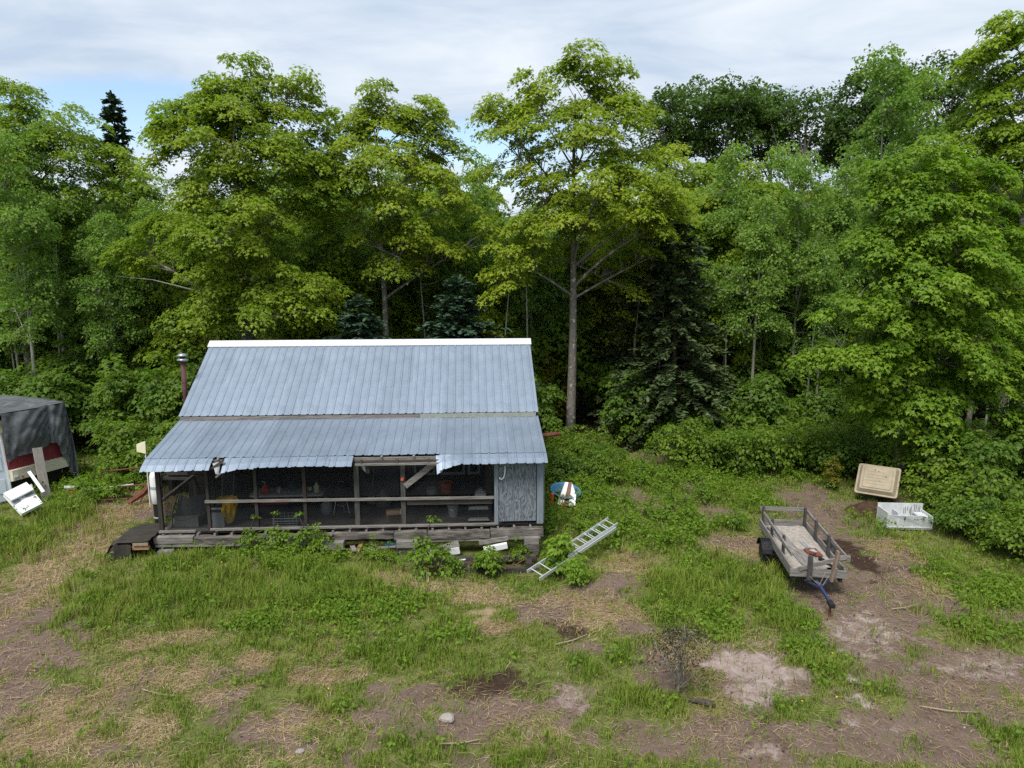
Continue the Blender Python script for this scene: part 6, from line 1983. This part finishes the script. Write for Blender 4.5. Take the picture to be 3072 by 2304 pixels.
def wood_behind():
    rr = random.Random(77)
    # named conifers and aspens
    place('spruce_tall', 'spruce_tree', at_depth(335, 300, 36.5)[0], 36.5, 'tall narrow dark spruce standing against the blue sky at the left', 'tree', s=0.95, sz=0.93)
    place('spruce_blue', 'spruce_tree', at_depth(1075, 900, 25.9)[0], 25.9, 'blue-green spruce peeping over the middle of the roof ridge, left of two', 'tree', s=1.08, sz=0.86)
    place('spruce_blue', 'spruce_tree', at_depth(1375, 900, 26.4)[0], 26.4, 'blue-green spruce behind the right part of the roof ridge, right of two', 'tree', s=1.22, sz=0.96, rz=2.0)
    place('hemlock', 'hemlock_tree', at_depth(2030, 900, 28.0)[0], 28.0, 'shady brownish hemlock right of the tall maple trunk', 'tree', s=0.98)
    place('hemlock', 'hemlock_tree', at_depth(1960, 900, 30.5)[0], 30.5, 'second hemlock close behind the shady brownish one', 'tree', s=1.02, rz=1.3)
    place('spruce_small', 'spruce_tree', at_depth(2010, 900, 31)[0], 31, 'dark spruce top among the green crowns right of the tall maple', 'tree', s=1.9, rz=0.4)
    named = [('aspen0', 75, 27.2, 0.98, 'pale-stemmed aspen at the left edge above the tarp'), ('aspen1', 330, 28.5, 0.86, 'slender aspen with a pale bare stem left of the broad maple'),
             ('aspen2', 450, 30.0, 0.80, 'twin-looking aspen close to the broad maple, left side'), ('aspen0', 170, 30, 1.05, 'aspen behind the pale-stemmed one at the left edge'),
             ('aspen1', 2270, 29.0, 0.92, 'aspen with a bare pale stem right of the hemlock'), ('aspen2', 2400, 29.8, 0.95, 'aspen in front of the bare-stemmed oak'),
             ('aspen0', 2180, 31.5, 1.0, 'aspen just right of the hemlock, a little behind'), ('aspen2', 2620, 33.0, 1.35, 'tall bushy aspen in front of the dense oak'),
             ('aspen1', 2500, 31.0, 1.05, 'aspen left of the fresh green maple'), ('aspen0', 2720, 34.0, 1.3, 'tall aspen behind the fresh green maple'),
             ('aspen2', 2340, 33.0, 1.02, 'aspen behind and right of the hemlock, below the oaks'), ('aspen1', 1400, 31.0, 0.95, 'aspen in the gap left of the tall maple'),
             ('aspen1', 250, 33.0, 1.0, 'aspen below the tall narrow spruce'), ('aspen0', 1010, 33.0, 0.98, 'aspen between the broad maple and the yellow-green one')]
    for key, px, y, s, lb in named:
        place(key, 'aspen_tree', at_depth(px, 900, y)[0], y, lb, 'tree', s=s, rz=rr.uniform(0, 6))
    named = [('maple0', 2080, 34.0, 0.92, 'round green maple right of the tall maple, before the oaks'), ('maple2', 2240, 35.5, 0.80, 'small yellowish maple before the domed oak'),
             ('maple2', 1830, 33.0, 0.95, 'yellow-green maple behind the right side of the tall maple')]
    for key, px, y, s, lb in named:
        place(key, 'maple_tree', at_depth(px, 900, y)[0], y, lb, 'tree', s=s, rz=rr.uniform(0, 6))
    for key, px, y, top, lb in (('maple0', 2125, 38.0, 430, 'dense green maple right under the domed oak'), ('maple1', 2260, 38.5, 440, 'green maple filling the gap under the middle oak'), ('aspen2', 1430, 34.0, 455, 'aspen filling the gap left of the tall maple'),
                            ('maple2', 2010, 37.0, 425, 'yellowish maple at the left foot of the domed oak'), ('maple0', 2440, 39.0, 520, 'low maple under the bare-limbed oak'), ('maple1', 420, 35.5, 470, 'green maple right below the tall narrow spruce')):
        X, _, Z = at_depth(px, top, y)
        sz = Z / PROTO[key][2] * 0.96
        place(key, 'maple_tree' if key[0] == 'm' else 'aspen_tree', X, y, lb, 'tree', s=max(0.9, sz), sz=sz, rz=rr.uniform(0, 6))
    # the wood itself
    rows = [(30.6, 165, 70), (33.0, 135, 0), (37.0, 140, 60), (42.0, 170, 20)]
    for y, step, off in rows:
        px = -430 + off
        while px < 3500:
            p = px + rr.uniform(-45, 45); yy = y + rr.uniform(-1.6, 1.6)
            tp = fill_top(p) + rr.uniform(0, 110) + (150 if y < 32 else (50 if y < 34 else 0))
            if y < 32 and (660 < p < 830 or 1620 < p < 1860 or 1920 < p < 2130):
                px += step
                continue
            X, _, Z = at_depth(p, tp, yy)
            sp = rr.choice(['maple0', 'maple1', 'maple2', 'aspen0', 'aspen1', 'aspen2'] if y < 40 else ['maple0', 'maple1', 'aspen2'])
            if y < 32:
                sp = rr.choice(['aspen0', 'aspen1', 'aspen2', 'maple1'])
            H = PROTO[sp][2]
            sz = Z / H
            s = min(1.15, max(0.75, sz))
            nm = 'maple_tree' if sp.startswith('maple') else 'aspen_tree'
            zone = ZONES[sum(p > e for e in ZE)]
            row = 'front row' if y < 32 else ('second row' if y < 35 else ('third row' if y < 40 else 'back row'))
            lb = ('leafy maple' if nm == 'maple_tree' else 'slim aspen') + ' ' + zone + ', ' + row + ' of the wood'
            place(sp, nm, X, yy, lb, 'tree', 'maples in the wood' if nm == 'maple_tree' else 'aspens in the wood', s=s, sz=sz, rz=rr.uniform(0, 6))
            px += step
    # slim bare-stemmed poles at the front of the wood
    for k in range(30):
        p = -40 + k * 108 + rr.uniform(-40, 40); y = rr.uniform(28.6, 31.0)
        if 690 < p < 800 or 1630 < p < 1840:
            continue
        zone = ZONES[sum(p > e for e in ZE)]
        place('pole%d' % (k % 2), 'young_tree', at_depth(p, 900, y)[0], y, 'thin young tree with a long pale bare stem ' + zone, 'tree', 'bare-stemmed young trees', s=rr.uniform(0.75, 1.05), rz=rr.uniform(0, 6))
    # half-grown trees leafy down to the ground
    for k in range(44):
        p = -120 + k * 76 + rr.uniform(-30, 30); y = rr.uniform(29.2, 34.5)
        if (1620 < p < 1860 or 1930 < p < 2120) and y < 31.5:
            y += 3.5
        zone = ZONES[sum(p > e for e in ZE)]
        place('mid%d' % (rr.random() < 0.45), 'half_grown_tree', at_depth(p, 900, y)[0], y, 'half-grown leafy tree ' + zone + ', shorter than its neighbours', 'tree', 'half-grown trees', s=rr.uniform(0.9, 1.15), sz=rr.uniform(0.85, 1.3), rz=rr.uniform(0, 6))
    # young growth under the crowns
    for k in range(64):
        y = 30.5 + 20 * rr.random() ** 1.3
        p = rr.uniform(-150, 3220)
        X = at_depth(p, 1000, y)[0]
        place(rr.choice(['sapling0', 'sapling1']), 'bush', X, y, 'tall bush in the shade under the trees of the wood', 'shrub', 'undergrowth of the wood', s=rr.uniform(1.1, 1.9), rz=rr.uniform(0, 6), crown='foliage', stem='stems')
    # last, a far row that closes the wood behind the trunks
    px = -420
    while px < 3500:
        p = px + rr.uniform(-40, 40); yy = 52 + rr.uniform(-2, 2)
        X, _, Z = at_depth(p, fill_top(p) + rr.uniform(60, 140), yy)
        sp = rr.choice(['maple0', 'maple1', 'wall'])
        sz = Z / PROTO[sp][2]
        place(sp, 'maple_tree', X, yy, 'distant maple closing the wood behind the nearer trees', 'tree', 'distant maples', s=1.25, sz=sz, rz=rr.uniform(0, 6))
        px += 110


wood_behind()


def thicket():
    rr = random.Random(31)

    def scatter(n, box, keys, smin, smax, name, label, group, dmin=0.7, ok=None, cat='shrub'):
        P = []; tries = 0
        while len(P) < n and tries < n * 40:
            tries += 1
            x = rr.uniform(box[0], box[1]); y = rr.uniform(box[2], box[3])
            if ok and not ok(x, y):
                continue
            if any((x - a) ** 2 + (y - b) ** 2 < dmin ** 2 for a, b in P):
                continue
            P.append((x, y))
            place(rr.choice(keys), name, x, y, label, cat, group, s=rr.uniform(smin, smax), rz=rr.uniform(0, 6), crown='foliage', stem='stems')
    # hedge-like thicket behind the camper and left of the cabin
    scatter(36, (-23.5, -10.3, 25.2, 29.0), ['sapling0', 'sapling1'], 0.85, 1.25, 'bush', 'tall leafy bush in the thicket left of the cabin', 'thicket left of the cabin', 0.9, ok=lambda x, y: not (x < -14.2 and y < 26.3))
    scatter(22, (-13.4, -10.4, 22.9, 25.8), ['shrub0', 'shrub1', 'shrub2'], 0.8, 1.25, 'shrub', 'low leafy shrub along the foot of the left thicket', 'shrubs at the left thicket', 0.6)
    scatter(9, (-13.3, -12.1, 20.6, 22.8), ['low_shrub'], 0.6, 0.95, 'shrub', 'low weedy shrub between the camper and the pipe frame', 'shrubs beside the camper', 0.45)
    # behind the cabin
    scatter(14, (-9.5, 1.5, 26.6, 29.5), ['sapling0', 'sapling1'], 0.9, 1.3, 'bush', 'bush half hidden behind the cabin roof', 'bushes behind the cabin', 1.0)
    # thicket right of the cabin and along the clearing
    def right_edge(x, y):
        return y > 23.2 + 0.28 * max(0, 8 - x) and not (3.2 < x < 5.6 and y < 26.5)
    scatter(20, (0.9, 3.4, 22.6, 27.2), ['shrub0', 'shrub1', 'low_shrub'], 0.45, 0.75, 'shrub', 'green shrub between the cabin corner and the tall maple', 'shrubs beside the cabin', 0.6)
    scatter(40, (4.6, 12.6, 23.2, 28.5), ['shrub0', 'shrub1', 'shrub2', 'shrub0'], 0.75, 1.2, 'shrub', 'leafy shrub on the bank at the far side of the clearing', 'shrubs across the clearing', 0.62, ok=right_edge)
    scatter(18, (4.5, 17.5, 27.0, 31.0), ['sapling0', 'sapling1'], 0.8, 1.25, 'bush', 'tall bush at the foot of the wood right of the clearing', 'bushes right of the clearing', 1.0)
    scatter(26, (12.4, 17.6, 19.0, 27.0), ['shrub0', 'shrub1', 'sapling1', 'shrub2'], 0.75, 1.15, 'shrub', 'shady shrub under the fresh green maple', 'shrubs under the right maple', 0.7)
    scatter(22, (11.2, 15.2, 16.0, 20.0), ['low_shrub', 'shrub1', 'shrub2'], 0.55, 0.85, 'shrub', 'low shrub on the right beyond the white box', 'shrubs by the white box', 0.5, ok=lambda x, y: x > 12.0 + 0.25 * (18.5 - y) * (y < 18.5))
    scatter(26, (2.0, 6.6, 18.4, 24.0), ['low_shrub'], 0.45, 0.85, 'shrub', 'low weedy clump in the rough grass between cabin and trailer', 'weedy clumps in the clearing', 0.6, ok=lambda x, y: fields(np.array([x]), np.array([y]))['bare'][0] < 0.25)
    # named ones
    def one(key, px, py, s, name, label, cat='shrub', rz=0.0, dy=0.0):
        x, y = G(px, py)
        place(key, name, x, y + dy, label, cat, s=s, rz=rz, crown='foliage', stem='stems')
    one('sumac', 1688, 1690, 0.72, 'sapling', 'drooping bright green sapling growing through the ladder', 'sapling')
    one('sumac', 1728, 1745, 0.42, 'sapling', 'small drooping sapling below the ladder', 'sapling', rz=1.0)
    one('low_shrub', 1285, 1690, 1.15, 'shrub', 'round green bush in front of the middle of the porch')
    one('low_shrub', 1350, 1690, 0.65, 'shrub', 'small bush right of the round bush by the porch', rz=1)
    one('sumac', 1462, 1680, 0.5, 'sapling', 'bright leafy plant in front of the white gutter piece', 'sapling', rz=2)
    one('low_shrub', 1560, 1650, 0.6, 'shrub', 'leafy plant under the plywood panel', rz=3)
    for i, (px, py, s, lb) in enumerate(((760, 1655, 0.75, 'first raspberry bush from the left under the porch'), (830, 1655, 0.8, 'second raspberry bush from the left under the porch'), (915, 1658, 0.85, 'third raspberry bush from the left under the porch'), (965, 1660, 0.7, 'fourth raspberry bush under the porch, before the support blocks'), (1120, 1668, 0.55, 'small bush under the orange plank'), (1165, 1672, 0.45, 'smallest bush under the porch right of the orange plank'))):
        one('low_shrub', px, py, s, 'shrub', lb, rz=i * 1.1)
    one('withered', 2030, 2085, 0.78, 'withered_bush', 'withered brown bush in the foreground left of the pale dirt pad')
    one('autumn', 1650, 1290, 1.0, 'sapling', 'yellowish sapling left of the tall maple trunk', 'sapling')
    one('autumn', 2490, 1470, 0.35, 'sapling', 'small yellowish plant left of the tan lid', 'sapling', rz=1.0)
    one('sapling1', 1830, 1265, 0.85, 'bush', 'fresh green bush right of the tall maple trunk', 'shrub')
    one('sapling0', 2790, 1490, 0.85, 'bush', 'thin-stemmed bush right of the tan lid', 'shrub', rz=1.0)
    one('shrub0', 1700, 1420, 0.75, 'shrub', 'leafy shrub just above the blue tub', rz=0.5, dy=0.6)
    one('shrub2', 1790, 1440, 0.7, 'shrub', 'leafy shrub right of the blue tub', rz=0.9)
    # a dead bough across the young trees
    a = Vector(at_depth(345, 828, 26.9)); b = Vector(at_depth(600, 875, 26.9))
    m_ = a.lerp(b, 0.45) + Vector((0, 0, 0.12))
    o = MB().tube([a, a.lerp(m_, 0.6), m_, m_.lerp(b, 0.6), b], [0.008, 0.014, 0.018, 0.024, 0.03], 6).build('dead_bough', M['bark_aspen'])
    tag(o, 'pale dead bough reaching left out of the broad maple', 'bough')


thicket()


# ------------------------------------------------------------------ grass, straw and weeds
def blade_mat(name, c1, c2, c3, trans=0.25):
    m = bpy.data.materials.new(name)
    m.use_nodes = True
    t = m.node_tree
    p = t.nodes['Principled BSDF']; out = t.nodes['Material Output']
    p.inputs['Roughness'].default_value = 0.7
    p.inputs['Specular IOR Level'].default_value = 0.15
    at = N(t, 'ShaderNodeAttribute', attribute_name='rnd')
    cr = N(t, 'ShaderNodeValToRGB')
    cr.color_ramp.elements[0].color = (*c1, 1); cr.color_ramp.elements[1].color = (*c3, 1)
    e = cr.color_ramp.elements.new(0.5); e.color = (*c2, 1)
    L(t, at.outputs['Fac'], cr.inputs[0]); L(t, cr.outputs[0], p.inputs['Base Color'])
    tr = N(t, 'ShaderNodeBsdfTranslucent'); L(t, cr.outputs[0], tr.inputs[0])
    ms = N(t, 'ShaderNodeMixShader', inp={0: trans})
    L(t, p.outputs[0], ms.inputs[1]); L(t, tr.outputs[0], ms.inputs[2]); L(t, ms.outputs[0], out.inputs[0])
    return m


M['grass'] = blade_mat('grass_blades', (0.088, 0.165, 0.015), (0.160, 0.230, 0.028), (0.27, 0.275, 0.065))
M['dry'] = blade_mat('dry_grass_blades', (0.15, 0.10, 0.055), (0.33, 0.245, 0.135), (0.52, 0.42, 0.27), 0.1)


def in_cabin(x, y):
    c, s = math.cos(YAW), math.sin(YAW)
    u = (x + 9.467) * c + (y - 22.243) * s; v = -(x + 9.467) * s + (y - 22.243) * c
    return (u > -0.1) & (u < 10.15) & (v > -5.2) & (v < 2.9)


def cand(rng, n):
    y = 6.2 + (27.5 - 6.2) * rng.uniform(0, 1, n) ** 1.2
    x = rng.uniform(-0.84, 0.84, n) * (y + 2.2)
    k = ~in_cabin(x, y) & (x > -19.5) & (x < 18.5) & ~((x > -15.0) & (x < -13.75) & (y > 19.35) & (y < 20.95))
    return x[k], y[k]


def grass():
    rng = np.random.default_rng(5)
    # ---- tall blades
    x, y = cand(rng, 760000)
    f = fields(x, y)
    patch = fbm(x, y, 1.1, 23, 3)
    dn = 0.46 + 0.65 * f['lush'] + 0.35 * f['weed'] + 0.25 * sstep(0.45, 0.6, patch)
    dn *= (1 - 0.93 * f['bare']) * (1 - 0.97 * f['dark']) * (1 - 0.95 * f['sand']) * (1 - 0.62 * f['straw']) * (1 - f['wood']) * (0.35 + 1.15 * sstep(0.36, 0.62, fbm(x, y, 3.6, 29, 3)))
    k = rng.uniform(0, 1.15, len(x)) < dn
    x, y = x[k], y[k]; lush = f['lush'][k]; strawf = f['straw'][k]; weed = f['weed'][k]
    n = len(x)
    h = (0.07 + 0.06 * rng.uniform(0, 1, n)) * (1 + 1.35 * lush * sstep(13.0, 15.2, y) + 0.8 * lush + 0.7 * weed) * rng.uniform(0.6, 1.3, n) * (0.55 + 0.95 * fbm(x, y, 3.6, 29, 3))
    w = 0.0036 * (0.7 + y / 16.0) * rng.uniform(0.7, 1.4, n)
    a = rng.uniform(0, 2 * np.pi, n); d = np.stack([np.cos(a), np.sin(a)], -1)
    sa = a + np.pi / 2 + rng.normal(0, 0.3, n); s = np.stack([np.cos(sa), np.sin(sa)], -1)
    z = height(x, y)
    lean = rng.uniform(0.15, 0.75, n)
    V = np.zeros((n, 5, 3))
    b = np.stack([x, y], -1)
    V[:, 0, :2] = b - s * w[:, None]; V[:, 1, :2] = b + s * w[:, None]
    m_ = b + d * (h * lean * 0.35)[:, None]
    V[:, 2, :2] = m_ + s * (w * 0.8)[:, None]; V[:, 3, :2] = m_ - s * (w * 0.8)[:, None]
    V[:, 4, :2] = b + d * (h * lean)[:, None]
    V[:, 0, 2] = z - 0.01; V[:, 1, 2] = z - 0.01; V[:, 2, 2] = z + h * 0.6; V[:, 3, 2] = z + h * 0.6; V[:, 4, 2] = z + h * (1.0 - 0.3 * lean)
    off = (np.arange(n) * 5)[:, None]
    q = np.array([[0, 1, 2, 3]]) + off; t = np.array([[3, 2, 4]]) + off
    tone = np.clip(0.34 * rng.uniform(0, 1, n) + 0.40 * fbm(x, y, 0.7, 91, 3) + 0.45 * (fbm(x, y, 3.0, 93, 2) - 0.35) + 0.25 * strawf - 0.06 * lush + 0.08, 0, 1)
    me = mesh_np('grass', V.reshape(-1, 3), tris=t, quads=q, attrs={'rnd': np.repeat(tone, 5)}, mat=M['grass'])
    o = kind(link('grass', me), 'stuff'); o['label'] = 'green grass growing over the clearing'; o['category'] = 'grass'
    # ---- dry blades lying about
    x, y = cand(rng, 400000)
    f = fields(x, y)
    dn = 0.10 + 0.9 * f['straw'] + 0.10 * f['bare'] - 0.08 * f['lush']
    dn *= (1 - 0.8 * f['pale']) * (1 - 0.85 * f['dark']) * (1 - 0.8 * f['sand']) * (1 - f['wood']) * (1 - 0.5 * f['bare'])
    k = rng.uniform(0, 1.1, len(x)) < dn
    x, y = x[k], y[k]
    n = len(x)
    a = rng.normal(0, 0.75, n) + fbm(x, y, 0.8, 7, 2) * 9.0
    ln = rng.uniform(0.07, 0.32, n) * rng.uniform(0.6, 1.2, n); w = 0.0024 * (0.6 + y / 12.0) * rng.uniform(0.7, 1.5, n)
    d = np.stack([np.cos(a), np.sin(a)], -1); s = np.stack([-np.sin(a), np.cos(a)], -1)
    z = height(x, y) + 0.012
    b = np.stack([x, y], -1)
    V = np.zeros((n, 4, 3))
    cv = rng.normal(0, 0.09, n) * ln
    V[:, 0, :2] = b - d * ln[:, None] * 0.5; V[:, 1, :2] = b + s * (w + cv)[:, None]; V[:, 2, :2] = b + d * ln[:, None] * 0.5; V[:, 3, :2] = b + s * (cv - w)[:, None]
    up = rng.uniform(0.0, 0.05, n)
    V[:, 0, 2] = z + rng.uniform(0, 0.02, n); V[:, 1, 2] = z + up; V[:, 3, 2] = z + up; V[:, 2, 2] = z + up * rng.uniform(0, 1.6, n)
    off = (np.arange(n) * 4)[:, None]
    q = np.array([[0, 1, 2, 3]]) + off
    me = mesh_np('straw', V.reshape(-1, 3), quads=q, attrs={'rnd': np.repeat(np.clip(rng.uniform(0, 1, n) * 0.8 + 0.3 * (fbm(x, y, 1.2, 19, 2) - 0.3), 0, 1), 4)}, mat=M['dry'])
    o = kind(link('straw', me), 'stuff'); o['label'] = 'dry flattened straw scattered over the clearing'; o['category'] = 'straw'
    # ---- upright dry stalks
    x, y = cand(rng, 26000)
    f = fields(x, y)
    dn = (0.06 + 0.5 * f['straw'] + 0.25 * f['lush'] + 0.2 * f['weed']) * (1 - 0.9 * f['bare']) * (1 - f['dark']) * sstep(12.5, 15.0, y) * (1 - f['wood']) * sstep(0.42, 0.6, fbm(x, y, 1.4, 37, 3))
    k = rng.uniform(0, 1, len(x)) < dn
    x, y = x[k], y[k]
    n = len(x)
    a = rng.uniform(0, 2 * np.pi, n); h = rng.uniform(0.12, 0.42, n); w = 0.0055 * (0.5 + y / 20.0); ln = rng.uniform(0.1, 0.6, n) * h
    z = height(x, y)
    V = np.zeros((n, 3, 3))
    V[:, 0] = np.stack([x - w, y, z], -1); V[:, 1] = np.stack([x + w, y, z], -1); V[:, 2] = np.stack([x + np.cos(a) * ln, y + np.sin(a) * ln, z + h], -1)
    me = mesh_np('dry_stalks', V.reshape(-1, 3), tris=np.arange(n * 3).reshape(-1, 3), attrs={'rnd': np.repeat(rng.uniform(0.3, 1, n), 3)}, mat=M['dry'])
    o = kind(link('dry_stalks', me), 'stuff'); o['label'] = 'upright dry grass stalks standing among the green'; o['category'] = 'stalks'
    # ---- broad-leaved weeds
    x, y = cand(rng, 60000)
    f = fields(x, y)
    pat = fbm(x, y, 1.6, 53, 3)
    dn = 0.012 + f['weed'] * (0.30 + 0.7 * sstep(0.38, 0.58, pat)) + 0.10 * f['lush']
    dn *= (1 - 0.95 * f['bare']) * (1 - 0.95 * f['dark']) * (1 - f['sand']) * (1 - 0.8 * f['straw'])
    k = rng.uniform(0, 1.4, len(x)) < dn
    x, y = x[k], y[k]
    C = np.stack([x, y, height(x, y) + rng.uniform(0.03, 0.16, len(x)) * (1 + 1.6 * sstep(14.5, 19, y))], -1)
    me = crown_mesh('weeds', rng, C, rng.uniform(0.10, 0.20, len(x)), np.array([0, -400.0, 0]), 14, 0.075, 0.55, 0.25, 0.0, T_LEAF, M['weed'], jit=0.45)
    o = kind(link('weeds', me), 'stuff'); o['label'] = 'bright broad-leaved weeds growing in the grass'; o['category'] = 'weeds'
    # ---- clods and pebbles on the bare soil
    x, y = cand(rng, 60000)
    f = fields(x, y)
    k = rng.uniform(0, 1, len(x)) < (0.02 + 0.34 * np.maximum(f['bare'], f['dark'])) * (1 - f['wood'])
    x, y = x[k], y[k]
    n = len(x)
    r_ = 0.006 + 0.022 * rng.uniform(0, 1, n) ** 4
    O = np.array([(1, 0, 0), (0, 1, 0), (-1, 0, 0), (0, -1, 0), (0, 0, 0.8), (0, 0, -0.6)], float)
    V = np.stack([x, y, height(x, y) + 0.008], -1)[:, None, :] + O[None] * r_[:, None, None] * rng.uniform(0.6, 1.4, (n, 6, 1))
    T = np.array([(0, 1, 4), (1, 2, 4), (2, 3, 4), (3, 0, 4), (1, 0, 5), (2, 1, 5), (3, 2, 5), (0, 3, 5)])
    me = mesh_np('clods', V.reshape(-1, 3), tris=(T[None] + (np.arange(n) * 6)[:, None, None]).reshape(-1, 3), attrs={'rnd': np.repeat(rng.uniform(0, 1, n), 6)},
                 mat=blade_mat('soil_clods', (0.07, 0.045, 0.035), (0.17, 0.12, 0.095), (0.32, 0.26, 0.23), 0.0))
    o = kind(link('clods', me), 'stuff'); o['label'] = 'small clods and pebbles strewn over the bare soil'; o['category'] = 'clods'
    # ---- a few yellow flower heads
    x, y = cand(rng, 900)
    f = fields(x, y)
    k = (f['bare'] < 0.3) & (f['straw'] < 0.4) & (rng.uniform(0, 1, len(x)) < 0.10)
    x, y = x[k], y[k]
    pos = np.stack([x, y, height(x, y) + 0.16], -1); n = len(x)
    V, tr, qd = leaf_geo(pos, np.tile([0, -0.3, 1.0], (n, 1)), rng.normal(0, 1, (n, 3)), np.full(n, 0.045), T_LEAF)
    me = mesh_np('yellow_flowers', V, tris=tr, attrs={'rnd': np.full(len(V), 0.5)}, mat=M['yellow'])
    o = kind(link('yellow_flowers', me), 'stuff'); o['label'] = 'tiny yellow flowers dotted through the grass'; o['category'] = 'flowers'


grass()
